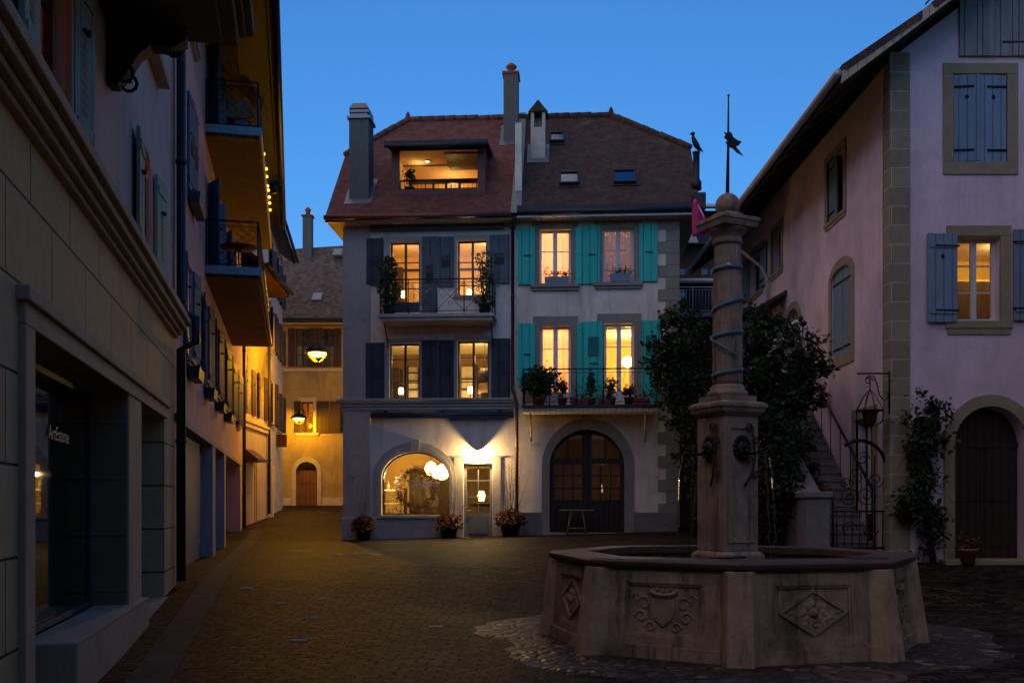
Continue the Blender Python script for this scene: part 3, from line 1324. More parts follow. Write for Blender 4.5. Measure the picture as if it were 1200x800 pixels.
for k in range(160):
    a = rs.uniform(0, 2 * PI)
    r0 = rs.gauss(.58, .09)
    b.leaf((r0 * math.cos(a), rs.gauss(0, .06), r0 * math.sin(a)), .1, rs)
b.build('leaves', M['leaf_rust'], wr)
for (px, py, rr0, lab) in ((505, 549, .21, 'glowing glass pendant lamp nearer the wreath in the shop'), (518, 553, .24, 'larger glowing pendant lamp at the right edge of the shop window'),
                           (511, 556, .12, 'smallest glowing pendant lamp, hanging lowest between the other two in the shop')):
    x, z = G.px(px, py, 1.0)
    t = thing('pendant_lamp', lab, 'lamp', G.w(x, 1.0, z), G.rz, 'pendant lamps in the shop')
    b = MB()
    b.lathe([(.03, rr0 * 1.1), (rr0 * .7, rr0 * .75), (rr0, 0), (rr0 * .75, -rr0 * .7), (rr0 * .3, -rr0)], 8, smooth=False)
    b.build('lamp_shade', M['lamp_soft'], t)
    b = MB()
    b.tube([(0, 0, rr0), (0, 0, 3.49 - z)], .008, 5)
    b.build('cord', M['iron'], t)
t = thing('wooden_crate', 'low wooden crate box standing inside the shop window', 'crate', G.w(G.px(502, 590, .6)[0], .6, .36), G.rz)
b = MB()
for k in range(3):
    b.box(-.3, .3, -.2, -.18, .3 + .2 * k, .46 + .2 * k)
b.box(-.3, .3, -.17, .2, .28, .84)
b.build('boards', M['furn_l'], t)
b = MB()
for sx in (-.26, .26):
    for sy in (-.15, .15):
        b.box(sx - .025, sx + .025, sy - .025, sy + .025, 0, .28)
b.build('feet', M['furn'], t)
t = thing('basket', 'dark round basket standing inside the shop window', 'basket', G.w(G.px(477, 590, .6)[0], .6, .36), G.rz)
b = MB()
b.lathe([(.18, 0), (.24, .3), (.26, .62), (.24, .62), (.2, .1), (0, .08)], 16)
b.build('bowl', M['furn'], t)
b = MB()
b.tube([(.25 * math.cos(a), 0, .6 + .28 * math.sin(a)) for a in [PI * i / 10 for i in range(11)]], .015, 5)
b.build('handle', M['furn'], t)
# door
dr = MB()
zm = G.px(560, 601)[1]
dr.box(dx0, dx0 + .09, .14, .2, dz0, dz1)
dr.box(dx1 - .09, dx1, .14, .2, dz0, dz1)
dr.box(dx0 + .09, dx1 - .09, .14, .2, dz1 - .08, dz1)
dr.box(dx0 + .09, dx1 - .09, .14, .2, dz0, zm)
dr.box(dx0 + .16, dx1 - .16, .125, .14, dz0 + .1, zm - .08)
xm = (dx0 + dx1) / 2
dr.box(xm - .015, xm + .015, .15, .19, zm, dz1 - .08)
for k in (.33, .66):
    z = lerp(zm, dz1, k)
    dr.box(dx0 + .09, dx1 - .09, .15, .19, z - .015, z + .015)
door = dr.build('door', M['door_grey'], hA)
g = MB()
g.add([(dx0 + .09, .17, zm), (dx1 - .09, .17, zm), (dx1 - .09, .17, dz1 - .08), (dx0 + .09, .17, dz1 - .08)], [(0, 1, 2, 3)])
g.build('pane', M['glass'], door)
b = MB()
b.tube([(dx0 + .12, .13, zm + .08), (dx0 + .12, .09, zm + .08), (dx0 + .22, .09, zm + .08)], .012, 6)
b.build('handle', M['brass'], door)
b = MB()
fx0, fx1, _, fz1 = G.rect(532, 536, 587, 629)
b.box(fx0, dx0, -.035, .02, dz0, fz1)
b.box(dx1, fx1, -.035, .02, dz0, fz1)
b.box(dx0, dx1, -.035, .02, dz1, fz1)
b.box(fx0 - .04, fx1 + .04, -.06, .02, fz1, fz1 + .04)
b.box(dx0 - .05, dx1 + .05, -.2, .2, dz0 - .2, dz0 + .01)
b.build('frame', M['A_stone'], door, .008)
# lantern inside door
t = thing('table_lamp', 'glowing lantern on a stand seen through the shop door', 'lamp', G.w(G.px(564, 590, 1.2)[0], 1.2, .36), G.rz)
b = MB()
b.lathe([(.12, 0), (.12, .02), (.015, .04), (.015, 1.05)], 10)
b.build('stand', M['iron'], t)
b = MB()
zl = G.px(561, 581, 1.2)[1] - .36
b.lathe([(.08, zl - .16), (.13, zl), (.08, zl + .16)], 10)
b.build('lamp_shade', M['lamp_soft'], t)
# wall lamp over the door
x, z = G.px(560, 533)
t = thing('wall_lamp', 'bright wall lamp shining down over the shop door', 'lamp', G.w(x, 0, z), G.rz)
b = MB()
b.box(-.05, .05, -.04, -.001, -.06, .08)
b.tube([(0, -.04, .05), (0, -.16, .05)], .015, 6)
b.build('bracket', M['iron'], t)
b = MB()
b.lathe([(.035, .0), (.2, .10), (.205, .105), (.04, .02)], 20, (0, -.22, .02))
b.build('lamp_shade', M['iron'], t)
b = MB()
b.ball((0, -.22, -.02), .04, 10)
b.build('bulb', M['lamp_on'], t)
plight('lamp_light', (0, -.2, -.08), 210, (1, .64, .25), t, .05)

# upper windows of house A
A_SUR = (M['A_stone'], .1, .03, .14)
window(hA, A3a, M['grey_frame'], 2, (.35, .72), sur=A_SUR, panel=.35)
window(hA, A3b, M['grey_frame'], 2, (.2, .62), sur=A_SUR, sill=(M['A_stone'], .12, .08, .14))
window(hA, A2a, M['grey_frame'], 2, (.3, .72), sur=A_SUR)
window(hA, A2b, M['grey_frame'], 2, (.3, .72), sur=A_SUR)
for r, lm_ in (((430, 280, 450, 334), 'sh_grey_d'), ((495, 278, 512.5, 366), 'sh_grey'), ((513.5, 278, 532, 336), 'sh_grey'), ((574, 276, 597, 332), 'sh_grey')):
    shutter(hA, G.rect(*r), M[lm_], 'panel')
for r in ((429, 402, 451, 470), (495, 399, 513, 468), (514, 399, 532, 468), (576, 397, 598, 467)):
    shutter(hA, G.rect(*r), M['sh_grey_d'], 'panel')
# rooms of house A; lamp brightness exaggerated in ceiling and panel colours
zf2, zc2 = A2a[2] - .25, A2a[3] + .35
xL, xR = xA + .35, xM - .1
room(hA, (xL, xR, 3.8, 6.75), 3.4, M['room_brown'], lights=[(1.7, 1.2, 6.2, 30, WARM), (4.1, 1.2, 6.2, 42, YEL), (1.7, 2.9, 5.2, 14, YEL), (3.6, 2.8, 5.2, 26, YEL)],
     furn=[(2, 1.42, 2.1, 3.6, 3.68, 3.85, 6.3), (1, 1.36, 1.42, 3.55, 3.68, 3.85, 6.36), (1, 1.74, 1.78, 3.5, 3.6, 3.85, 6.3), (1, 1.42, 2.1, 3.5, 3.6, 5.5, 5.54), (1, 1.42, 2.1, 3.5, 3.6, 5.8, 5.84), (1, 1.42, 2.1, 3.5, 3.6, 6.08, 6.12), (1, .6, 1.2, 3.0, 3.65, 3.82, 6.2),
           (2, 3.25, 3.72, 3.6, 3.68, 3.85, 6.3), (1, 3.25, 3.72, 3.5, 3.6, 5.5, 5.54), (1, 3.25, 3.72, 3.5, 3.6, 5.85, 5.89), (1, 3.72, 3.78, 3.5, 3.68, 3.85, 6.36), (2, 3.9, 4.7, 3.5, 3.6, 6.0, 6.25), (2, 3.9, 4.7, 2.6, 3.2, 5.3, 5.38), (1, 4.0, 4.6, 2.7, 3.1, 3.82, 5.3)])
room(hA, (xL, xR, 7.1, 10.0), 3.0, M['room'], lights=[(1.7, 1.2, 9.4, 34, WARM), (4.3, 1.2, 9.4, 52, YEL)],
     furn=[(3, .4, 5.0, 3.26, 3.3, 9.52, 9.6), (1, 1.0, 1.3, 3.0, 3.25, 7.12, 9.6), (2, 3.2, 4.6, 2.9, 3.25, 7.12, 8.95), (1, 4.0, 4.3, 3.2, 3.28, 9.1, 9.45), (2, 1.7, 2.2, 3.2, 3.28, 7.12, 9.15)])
# hanging lamp in room (dark shade)
x, z = G.px(568, 441, 1.2)
t = thing('pendant_lamp', 'dark cone pendant lamp inside the lower right window with slate shutters', 'lamp', G.w(x, 1.2, z), G.rz)
b = MB()
b.lathe([(.26, -.18), (.2, .16), (.05, .2), (.03, .25)], 18)
b.build('lamp_shade', M['furn'], t)
b = MB()
b.tube([(0, 0, .2), (0, 0, 6.8 - z)], .008, 5)
b.build('cord', M['iron'], t)
for px, py, lab in ((473, 345, 'small glowing lantern in the french window of the slate-shuttered balcony'), (550, 343, 'small glowing lantern on the upper right sill by the tall balcony shrub'),
                    (470, 458, 'small glowing lantern inside the lower left window with slate shutters'), (551, 457, 'small glowing lantern inside the lower right window with slate shutters')):
    x, z = G.px(px, py, .45)
    t = thing('table_lamp', lab, 'lamp', G.w(x, .45, z), G.rz, 'small lanterns behind the slate-shuttered windows')
    b = MB()
    b.lathe([(.07, -.1), (.085, .0), (.06, .1)], 10)
    b.build('lamp_shade', M['lamp_soft'], t)
    b = MB()
    zf = 3.82 if py > 400 else 7.12
    b.lathe([(.1, zf - z), (.1, zf - z + .02), (.015, zf - z + .04), (.015, -.1)], 8)
    b.build('stand', M['iron'], t)
# balcony of house A
bx0, bx1 = G.px(443, 371, -1.15)[0], G.px(579, 371, -1.15)[0]
bz1 = G.px(510, 367, -1.15)[1]
b = MB()
b.box(bx0, bx1, -1.15, -.001, bz1 - .1, bz1)
b.box(bx0 + .06, bx1 - .06, -1.09, -.001, bz1 - .2, bz1 - .1)
ba = b.build('balcony', M['A_stone'], hA, .012)
railing(ba, bx0 + .06, bx1 - .06, -1.1, bz1, 1.02, True, 'x')
b = MB()
for x in (bx0 + .12, bx1 - .12):
    b.tube([(x, -.02, bz1 - .85), (x, -.18, bz1 - .7), (x, -.8, bz1 - .24)], .022, 6)
b.build('bracket', M['iron'], ba)
# awning boxes
for i, (r, lab) in enumerate((((434, 261, 590, 269), 'upper'), ((435, 482, 602, 490), 'lower'))):
    x0, x1, z0, z1 = G.rect(*r, d=-.12)
    t = thing('awning_box', 'closed navy awning cassette under the eaves of the slate-shuttered house' if i == 0 else 'closed navy awning cassette above the lit shop front', 'awning', G.w((x0 + x1) / 2, 0, z0), G.rz, 'closed awning cassettes')
    hw = (x1 - x0) / 2
    b = MB()
    b.tube([(-hw, -.12, .1), (hw, -.12, .1)], .1, 12)
    b.box(-hw, hw, -.2, -.03, .0, .06)
    b.build('cassette', M['awning'], t)
    b = MB()
    for k in (-.8, 0, .8):
        b.box(k * hw - .04, k * hw + .04, -.06, -.001, .04, .24)
    b.build('bracket', M['iron'], t)

# ---- roofs
yE = -.55
zEA = 10.32
zr = zEA + SL * 4.35


def zroof(y):
    return zEA + SL * (y - yE)


def main_roof(xl, xr, hipx, left, mat, par, holes=(), mt=None):
    """half-hipped roof; left=True has its hip on the left end"""
    b = MB(mt)
    yr, yb = yE + 4.35, yE + 8.7
    yh = yE + 2.65
    zh = zroof(yh)
    if left:
        b.slab([(xl, yE, zEA), (xr, yE, zEA), (xr, yr, zr), (hipx, yr, zr), (xl, yh, zh)], .12, holes)
        b.slab([(xr, yb, zEA), (xl, yb, zEA), (xl, 2 * yr - yh, zh), (hipx, yr, zr), (xr, yr, zr)], .12)
        b.slab([(xl, 2 * yr - yh, zh), (xl, yh, zh), (hipx, yr, zr)], .12)
    else:
        b.slab([(xl, yE, zEA), (xr, yE, zEA), (xr, yh, zh), (hipx, yr, zr), (xl, yr, zr)], .12, holes)
        b.slab([(xr, yb, zEA), (xl, yb, zEA), (xl, yr, zr), (hipx, yr, zr), (xr, 2 * yr - yh, zh)], .12)
        b.slab([(xr, yh, zh), (xr, 2 * yr - yh, zh), (hipx, yr, zr)], .12)
    rf = b.build('roof', mat, par)
    c = MB(mt)
    rng = random.Random(5)

    def ridge(p, q):
        p, q = Vector(p), Vector(q)
        n = int((q - p).length / .36)
        for i in range(n):
            a, d = p.lerp(q, i / n), p.lerp(q, (i + 1) / n + .03)
            j = Vector((0, 0, rng.uniform(-.012, .012)))
            c.tube([a + j, d + j], [.1, .12], 7)
    if left:
        ridge((hipx, yr, zr + .02), (xr, yr, zr + .02))
        ridge((xl, yh, zh + .02), (hipx, yr, zr + .02))
    else:
        ridge((xl, yr, zr + .02), (hipx, yr, zr + .02))
        ridge((xr, yh, zh + .02), (hipx, yr, zr + .02))
    c.tube([(hipx, yr, zr), (hipx, yr, zr + .22), (hipx, yr, zr + .3)], [.1, .07, .02], 8)
    c.build('ridge_tiles', mat, rf)
    return rf


dmx0, dmx1 = G.px(460, 200, .35)[0], G.px(568, 200, .35)[0]
zd0, zd1 = G.px(515, 222, .35)[1], G.px(515, 174, .35)[1]
ym = yE + (zd1 + .12 - zEA) / SL
hole = [(dmx0 + .08, .42, zroof(.42)), (dmx1 - .08, .42, zroof(.42)), (dmx1 - .08, ym - .1, zroof(ym - .1)), (dmx0 + .08, ym - .1, zroof(ym - .1))]
xrA = G.px(600, 240, yE)[0]
xlA = G.px(381, 240, yE)[0]
rA = main_roof(xlA, xrA, G.px(478, 138, 3.8)[0], True, M['tile_red'], hA, [hole])
b = MB()
b.box(xlA + .05, xrA, yE + .02, .0, zEA - .2, zEA - .12)
b.box(xlA + .05, xA, .0, 8.6, zEA - .2, zEA - .12)
b.build('soffit', M['soffit_cream'], hA)
b = MB()
b.tube([(xlA - .02, yE - .07, zEA - .06), (xrA, yE - .07, zEA - .06)], .075, 8)
b.box(xlA, xrA, yE - .02, yE + .02, zEA - .2, zEA - .02)
b.build('gutter', M['copper'], hA)
# dormer terrace
b = MB()
zf = zd0
b.box(dmx0 - .02, dmx0 + .22, .3, .42, zf - .25, zd1)
b.box(dmx1 - .22, dmx1 + .02, .3, .42, zf - .25, zd1)
b.box(dmx0 + .22, dmx1 - .22, .3, .42, zf - .25, zf)
b.box(dmx0, dmx0 + .06, .42, ym, zf, zd1)
b.box(dmx1 - .06, dmx1, .42, ym, zf, zd1)
dm = b.build('dormer', M['dormer'], hA)
b = MB()
b.slab([(dmx0 - .18, -.15, zd1 + .08), (dmx1 + .12, -.15, zd1 + .08), (dmx1 + .12, ym + .25, zroof(ym + .25) + .04), (dmx0 - .18, ym + .25, zroof(ym + .25) + .04)], .08)
b.box(dmx0 - .16, dmx1 + .1, -.17, -.13, zd1 - .1, zd1 + .06)
b.tube([(dmx0 - .16, -.22, zd1 - .1), (dmx1 + .1, -.22, zd1 - .1)], .06, 8)
b.build('dormer_roof', M['dark_metal'], dm)
b = MB()
zi = zd1 - .03
b.inbox(dmx0 + .09, dmx1 - .09, .44, 3.2, zf - .02, zi)
b.m = 1
b.box(dmx0 + .2, dmx1 - .2, 2.2, 2.28, zi - .45, zi - .3)
for k in (.02, .33, .5, .68, .98):
    xx = lerp(dmx0 + .2, dmx1 - .2, k)
    b.box(xx - .04, xx + .04, 2.2, 2.28, zf, zi - .3)
b.box(dmx0 + .2, dmx1 - .2, 2.2, 2.28, zf + .38, zf + .44)
b.m = 2
b.box(dmx0 + .4, dmx1 - .6, 3.0, 3.18, zf, zf + .5)
b.m = 1
b.box(lerp(dmx0, dmx1, .55), dmx1 - .1, .6, 2.1, zi - .06, zi - .045)  # dark sheet under the right half of the ceiling, standing in for shade
b.build('room', [M['room'], M['furn'], M['furn_l']], dm)
plight('room_lamp', (lerp(dmx0, dmx1, .22), 1.5, zi - .2), 4, YEL, dm, .08)
plight('room_lamp', (lerp(dmx0, dmx1, .55), 2.75, zf + .65), 16, YEL, dm, .1)
for k, lab in ((.33, 'left recessed ceiling spot glowing in the roof terrace'), (.67, 'right recessed ceiling spot glowing in the roof terrace')):
    t = thing('ceiling_light', lab, 'lamp', G.w(lerp(dmx0, dmx1, k), 1.3, zi - .01), G.rz, 'spots in the roof terrace ceiling')
    b = MB()
    b.lathe([(.09, 0), (.09, -.03), (.07, -.035), (.06, -.02)], 14)
    b.build('rim', M['white_paint'], t)
    b = MB()
    b.lathe([(.06, -.024), (0, -.03)], 12)
    b.build('diffuser', M['lamp_on'], t)
railing(dm, dmx0 + .25, dmx1 - .25, .33, zf, .28, False, 'bars')
# zinc valley between the two roofs
b = MB()
for (y0, y1) in ((yE - .05, 4.0),):
    b.slab([(xrA - .05, y0, zroof(y0) + .05), (xrA + .28, y0, zroof(y0) + .05), (xrA + .22, y1, zroof(y1) + .05), (xrA - .02, y1, zroof(y1) + .05)], .05)
b.build('roof_flashing', M['zinc'], hA)


def chimney(par, x0, x1, y0, y1, z0, z1, mat, cap='slab', name='chimney', mt=None):
    b = MB(mt)
    b.box(x0, x1, y0, y1, z0, z1)
    ch = b.build(name, mat, par, .01)
    xc, yc = (x0 + x1) / 2, (y0 + y1) / 2
    w, d = (x1 - x0) / 2, (y1 - y0) / 2
    c = MB(mt)
    if cap == 'louvre':
        c.box(x0 - .06, x1 + .06, y0 - .06, y1 + .06, z1, z1 + .08)
        c.box(x0 + .05, x1 - .05, y0 + .05, y1 - .05, z1 + .08, z1 + .2)
        c.box(x0 - .0, x1 + .0, y0, y1, z1 + .2, z1 + .28)
        c.hexa([(x0, y0, z1 + .33), (x1, y0, z1 + .33), (x1, y1, z1 + .33), (x0, y1, z1 + .33)], [(x0 + .1, y0 + .1, z1 + .52), (x1 - .1, y0 + .1, z1 + .52), (x1 - .1, y1 - .1, z1 + .52), (x0 + .1, y1 - .1, z1 + .52)])
        c.box(x0 + .08, x1 - .08, y0 + .08, y1 - .08, z1 + .28, z1 + .33)
        c.build('cap', M['zinc'], ch)
    elif cap == 'pot':
        c.box(x0 - .04, x1 + .04, y0 - .04, y1 + .04, z1, z1 + .07)
        c.lathe([(w * .55, .07), (w * .5, .3), (w * .75, .33), (w * .78, .37), (w * .3, .47), (.02, .5)], 12, (xc, yc, z1))
        c.build('cap', M['terracotta'], ch)
    elif cap == 'house':
        c.box(x0, x0 + w * .45, y0, y1, z1, z1 + .5)
        c.box(x1 - w * .45, x1, y0, y1, z1, z1 + .5)
        c.box(x0 + w * .45, x1 - w * .45, y1 - .08, y1, z1, z1 + .5)
        c.m = 1
        c.prism([(x0 - .08, z1 + .48), (x1 + .08, z1 + .48), (xc, z1 + .86)], y0 - .08, y1 + .08)
        c.ball((xc, yc, z1 + .9), .07, 8)
        c.build('cap', [M['chim_cream'], M['tile_brown']], ch)
    f = MB(mt)
    f.slab([(x0 - .12, y0 - .2, zroof(y0 - .2) + .03), (x1 + .12, y0 - .2, zroof(y0 - .2) + .03), (x1 + .12, y1 + .1, zroof(y1 + .1) + .03), (x0 - .12, y1 + .1, zroof(y1 + .1) + .03)], .04)
    f.build('flashing', M['zinc'], ch)
    return ch


x0, x1 = G.px(409, 170, .1)[0], G.px(432, 170, .1)[0]
chimney(rA, x0, x1, .1, .85, zroof(.1) - .3, G.px(420, 139, .1)[1], M['concrete'], 'louvre')
x0, x1 = G.px(590, 120, 2.6)[0], G.px(607, 120, 2.6)[0]
chimney(rA, x0, x1, 2.6, 3.3, zroof(2.6) - .3, G.px(598, 86, 2.6)[1], M['concrete'], 'pot')

# ---- house B (turquoise shutters)
hB = thing('town_house', 'white plastered town house with brown tiled roof, turquoise shutters and arched double door', 'house', G.w(xM, 0, 0), G.rz)
# everything of house B is meshed in the frame of house A and shifted under its own empty
SH = Matrix.Translation((-xM, 0, 0))
B3a, B3b = G.rect(632, 269, 669, 333), G.rect(706, 267, 743, 331)
B2a, B2b = G.rect(633, 382, 669, 474), G.rect(708, 379, 743, 473)
ax0, ax1, az0, az1 = G.rect(644, 503, 732, 624)
az0 = G.px(688, 625)[1]
azs = G.px(688, 546)[1]
wb = MB(SH)
wb.prism(rect_pts(xM, xB, Z0, zE), 0, TH, [rect_pts(*B3a), rect_pts(*B3b), rect_pts(*B2a), rect_pts(*B2b), arch_pts(ax0, ax1, az0, azs, az1)])
wb.box(xB - TH, xB, TH, 8.4, Z0, zE)
wb.add([(xB, TH, zE), (xB, 8.4, zE), (xB, 5.7, 13.1), (xB, 2.1, 13.1)], [(0, 1, 2, 3)])
wb.box(xM, xB - TH, 8.1, 8.4, Z0, zE)
wb.box(xM, xM + .2, TH, 8.1, Z0, zE + 3)
for z in (3.75, 7.0):
    wb.box(xM + .2, xB - TH, TH, 8.1, z, z + .2)
wb.build('wall', M['B_wall'], hB)
b = MB(SH)
z = zE - .1
k = 0
while z > .9:
    h = .36
    w = .62 if k % 2 == 0 else .38
    b.box(xB - w, xB + .035, -.035, w * .6 + .2, z - h + .005, z)
    z -= h
    k += 1
b.build('quoin', M['B_stone'], hB, .012)
ox0, ox1, _, oz1 = G.rect(635, 490, 743, 624)
zb = G.px(700, 600)[1]
for xa_, xb_ in ((xM + .02, ox0), (ox1, xB - .02)):
    b = MB(SH)
    b.box(xa_, xb_, -.05, .02, Z0, zb)
    b.build('plinth', M['B_base'], hB, .012)
b = MB(SH)
b.prism(arch_pts(ox0, ox1, az0, azs, oz1, 20), -.06, .0, [arch_pts(ax0, ax1, az0 + .002, azs, az1, 20)])
b.box((ax0 + ax1) / 2 - .14, (ax0 + ax1) / 2 + .14, -.1, .01, az1 - .01, oz1 + .08)
b.box(ax0 - .2, ax1 + .2, -.25, .1, az0 - .3, az0 + .03)
dd = MB(SH)
ar = arch_pts(ax0, ax1, az0 + .03, azs, az1, 20)
xc = (ax0 + ax1) / 2
zt = azs + .1
holes = []
for s0, s1 in ((ax0 + .12, xc - .12), (xc + .12, ax1 - .12)):
    for i in range(3):
        for j in range(3):
            holes.append(rect_pts(lerp(s0, s1, i / 3) + .025, lerp(s0, s1, (i + 1) / 3) - .025, lerp(az0 + 1.0, zt, j / 3) + .025, lerp(az0 + 1.0, zt, (j + 1) / 3) - .025))
    for i in range(2):
        xa, xb_ = lerp(s0, s1, i / 2) + .03, lerp(s0, s1, (i + 1) / 2) - .03
        ht = []
        for q in (xa, xb_):
            u = (q - xc) / ((ax1 - ax0) / 2)
            ht.append(azs + (az1 - azs) * math.sqrt(max(0, 1 - u * u)) - .1)
        if min(ht) > zt + .25:
            holes.append([(xa, zt + .14), (xb_, zt + .14), (xb_, ht[1]), (xa, ht[0])])
dd.prism(ar, .2, .27, holes)
for s0, s1 in ((ax0 + .15, xc - .15), (xc + .15, ax1 - .15)):
    dd.box(s0, s1, .185, .2, az0 + .2, az0 + .85)
dbl = dd.build('double_door', M['door_wood'], hB)
b.build('surround', M['B_stone'], dbl, .01)
g = MB(SH)
a1 = arch_pts(ax0 + .05, ax1 - .05, az0 + .9, azs, az1 - .05, 20)
g.add([(x, .24, z) for x, z in a1], [tuple(range(len(a1)))])
g.build('pane', M['glass'], dbl)
b = MB(SH)
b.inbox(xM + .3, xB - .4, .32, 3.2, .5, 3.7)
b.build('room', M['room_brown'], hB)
x, z = G.px(705, 573, 1.4)
t = thing('table_lamp', 'dim candle lamp behind the arched glazed double door', 'lamp', G.w(x, 1.4, z), G.rz)
b = MB()
b.lathe([(.03, -.1), (.045, 0), (.01, .16)], 8)
b.build('flame', m_emit('candle glow', (1, .7, .2), .6), t)
b = MB()
b.lathe([(.1, .5 - z), (.1, .53 - z), (.02, .56 - z), (.02, -.1)], 8)
b.build('stand', M['iron'], t)
plight('lamp_light', (0, -.25, .35), 7, WARM, t, .05)  # added light, stronger than the candle, so the door panes show

B_SUR = (M['B_stone'], .22, .03, .3)
window(hB, B3a, M['white_paint'], 2, (.62,), sur=B_SUR, sill=(M['B_stone'], .2, .13, .26), mt=SH, curtain='curt_pink', fw=.07, mid=.13)
window(hB, B3b, M['white_paint'], 2, (.62,), sur=B_SUR, sill=(M['B_stone'], .2, .13, .26), mt=SH, curtain='curt_lace', fw=.07, mid=.13)
window(hB, B2a, M['white_paint'], 2, (.72,), sur=B_SUR, mt=SH, curtain='curt_pink', fw=.08, mid=.14, panel=.4)
window(hB, B2b, M['white_paint'], 2, (.72,), sur=B_SUR, mt=SH, fw=.08, mid=.14, panel=.4)
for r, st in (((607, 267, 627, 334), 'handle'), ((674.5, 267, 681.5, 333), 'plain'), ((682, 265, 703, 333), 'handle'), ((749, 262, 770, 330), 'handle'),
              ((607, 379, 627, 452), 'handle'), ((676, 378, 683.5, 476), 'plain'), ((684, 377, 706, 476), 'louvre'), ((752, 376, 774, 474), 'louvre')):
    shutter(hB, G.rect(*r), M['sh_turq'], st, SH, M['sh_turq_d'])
xw = (B3a[1] + B3b[0]) / 2
room(hB, (xM + .25, xw - .05, 7.25, 10.2), 2.6, M['room'], mt=SH, lights=[(B3a[0] + .4, 1.3, 9.3, 85, (1, .66, .34))])
room(hB, (xw + .05, xB - .4, 7.25, 10.2), 2.6, M['room'], mt=SH, lights=[(B3b[0] + .5, 1.4, 9.4, 16, (1, .58, .3))], furn=[(1, xB - 1.6, xB - .8, 2.4, 2.9, 7.26, 9)])
room(hB, (xM + .25, xw - .05, 4.0, 6.95), 2.6, M['room'], mt=SH, lights=[(B2a[0] + .4, 1.3, 6.2, 95, (1, .64, .26))])
room(hB, (xw + .05, xB - .4, 4.0, 6.95), 2.8, M['room_y'], mt=SH, lights=[(B2b[0] + .8, 1.3, 6.4, 110, YEL)],
     furn=[(1, B2b[0] - .1, B2b[0] + .28, 3.0, 3.05, 5.2, 5.25), (1, B2b[0] + .22, B2b[0] + .27, 3.0, 3.05, 4.4, 5.25)])
x, z = G.px(735.5, 424, .9)
t = thing('globe_lamp', 'bright round globe lamp standing in the yellow balcony door', 'lamp', G.w(x, .9, 4.01), G.rz)
b = MB()
b.ball((0, 0, z - 4.01), .17, 16)
b.build('globe', M['lamp_on'], t)
b = MB()
b.lathe([(.14, 0), (.14, .03), (.02, .05), (.02, z - 4.01 - .17)], 12)
b.build('stand', M['brass'], t)
# balcony B
bx0, bx1 = G.px(611, 478, -1.05)[0], G.px(772, 478, -1.05)[0]
bz1 = G.px(690, 474, -1.05)[1]
b = MB(SH)
b.box(bx0, bx1, -1.05, -.036, bz1 - .07, bz1)
b.m = 1
b.box(bx0 + .03, bx1 - .03, -1.0, -.036, bz1 - .2, bz1 - .07)
bb = b.build('balcony', [M['dark_metal'], M['soffit_cream']], hB)
railing(bb, bx0 + .05, bx1 - .05, -1.0, bz1, 1.06, True, 'scroll', mt=SH)
b = MB(SH)
for x in (bx0 + .25, bx1 - .35):
    b.tube([(x, -.06, bz1 - 1.0), (x, -.2, bz1 - .8), (x, -.75, bz1 - .2)], .03, 6)
b.build('bracket', M['soffit_cream'], bb)
# roof B
xrB = G.px(822, 232, yE)[0]
rB = main_roof(xrA + .1, xrB, G.px(716, 138, 3.8)[0], False, M['tile_brown'], hB, (), SH)
b = MB(SH)
b.box(xrA + .12, xrB - .02, yE + .04, .0, zEA - .14, zEA - .1)
b.box(xB, xrB - .02, .0, 8.6, zEA - .14, zEA - .1)
b.m = 1
b.box(xrA + .15, xrB, yE - .0, yE + .04, zEA - .14, zEA - .04)
b.build('soffit', [M['soffit_cream'], M['zinc_white']], hB)
b = MB(SH)
b.tube([(xrA + .15, yE - .06, zEA + .0), (xrB + .03, yE - .06, zEA + .0)], .075, 8)
b.box(xrA + .15, xrB + .03, yE - .02, yE + .0, zEA - .03, zEA + .22)
b.build('gutter', M['dark_metal'], hB)
x0, x1 = G.px(622, 160, 1.75)[0], G.px(639, 160, 1.75)[0]
chimney(rB, x0, x1, 1.75, 2.3, zroof(1.75) - .3, G.px(630, 149, 1.75)[1], M['chim_cream'], 'house', mt=SH)


def skylight(par, px, py, w, h, mt=None):
    x, _ = G.px(px, py, 1.0)
    # distance along the slope where the pixel ray meets the roof plane
    y = yE
    while y < 4 and G.px(px, py, y)[1] > zroof(y):
        y += .01
    x, z = G.px(px, py, y)
    b = MB((mt or Matrix()) @ Matrix.Translation((x, y, z)) @ Matrix.Rotation(math.atan(SL), 4, 'X'))
    b.box(-w / 2, w / 2, -h / 2, -h / 2 + .07, .0, .11)
    b.box(-w / 2, w / 2, h / 2 - .07, h / 2, .0, .13)
    b.box(-w / 2, -w / 2 + .06, -h / 2 + .07, h / 2 - .07, .0, .11)
    b.box(w / 2 - .06, w / 2, -h / 2 + .07, h / 2 - .07, .0, .11)
    b.box(-w / 2 - .12, w / 2 + .12, -h / 2 - .12, h / 2 + .1, -.02, .025)
    o = b.build('skylight', M['dark_metal'], par)
    g = MB(b.M)
    g.box(-w / 2 + .06, w / 2 - .06, -h / 2 + .07, h / 2 - .07, .03, .09)
    g.build('pane', m_sky, o)
    return o


m_sky = m_plain('skylight glass', (.2, .29, .38), .06, 1)
skylight(rB, 653, 163, .5, .6, SH)
skylight(rB, 667, 211, .62, .7, SH)
skylight(rB, 732, 209, .7, .75, SH)
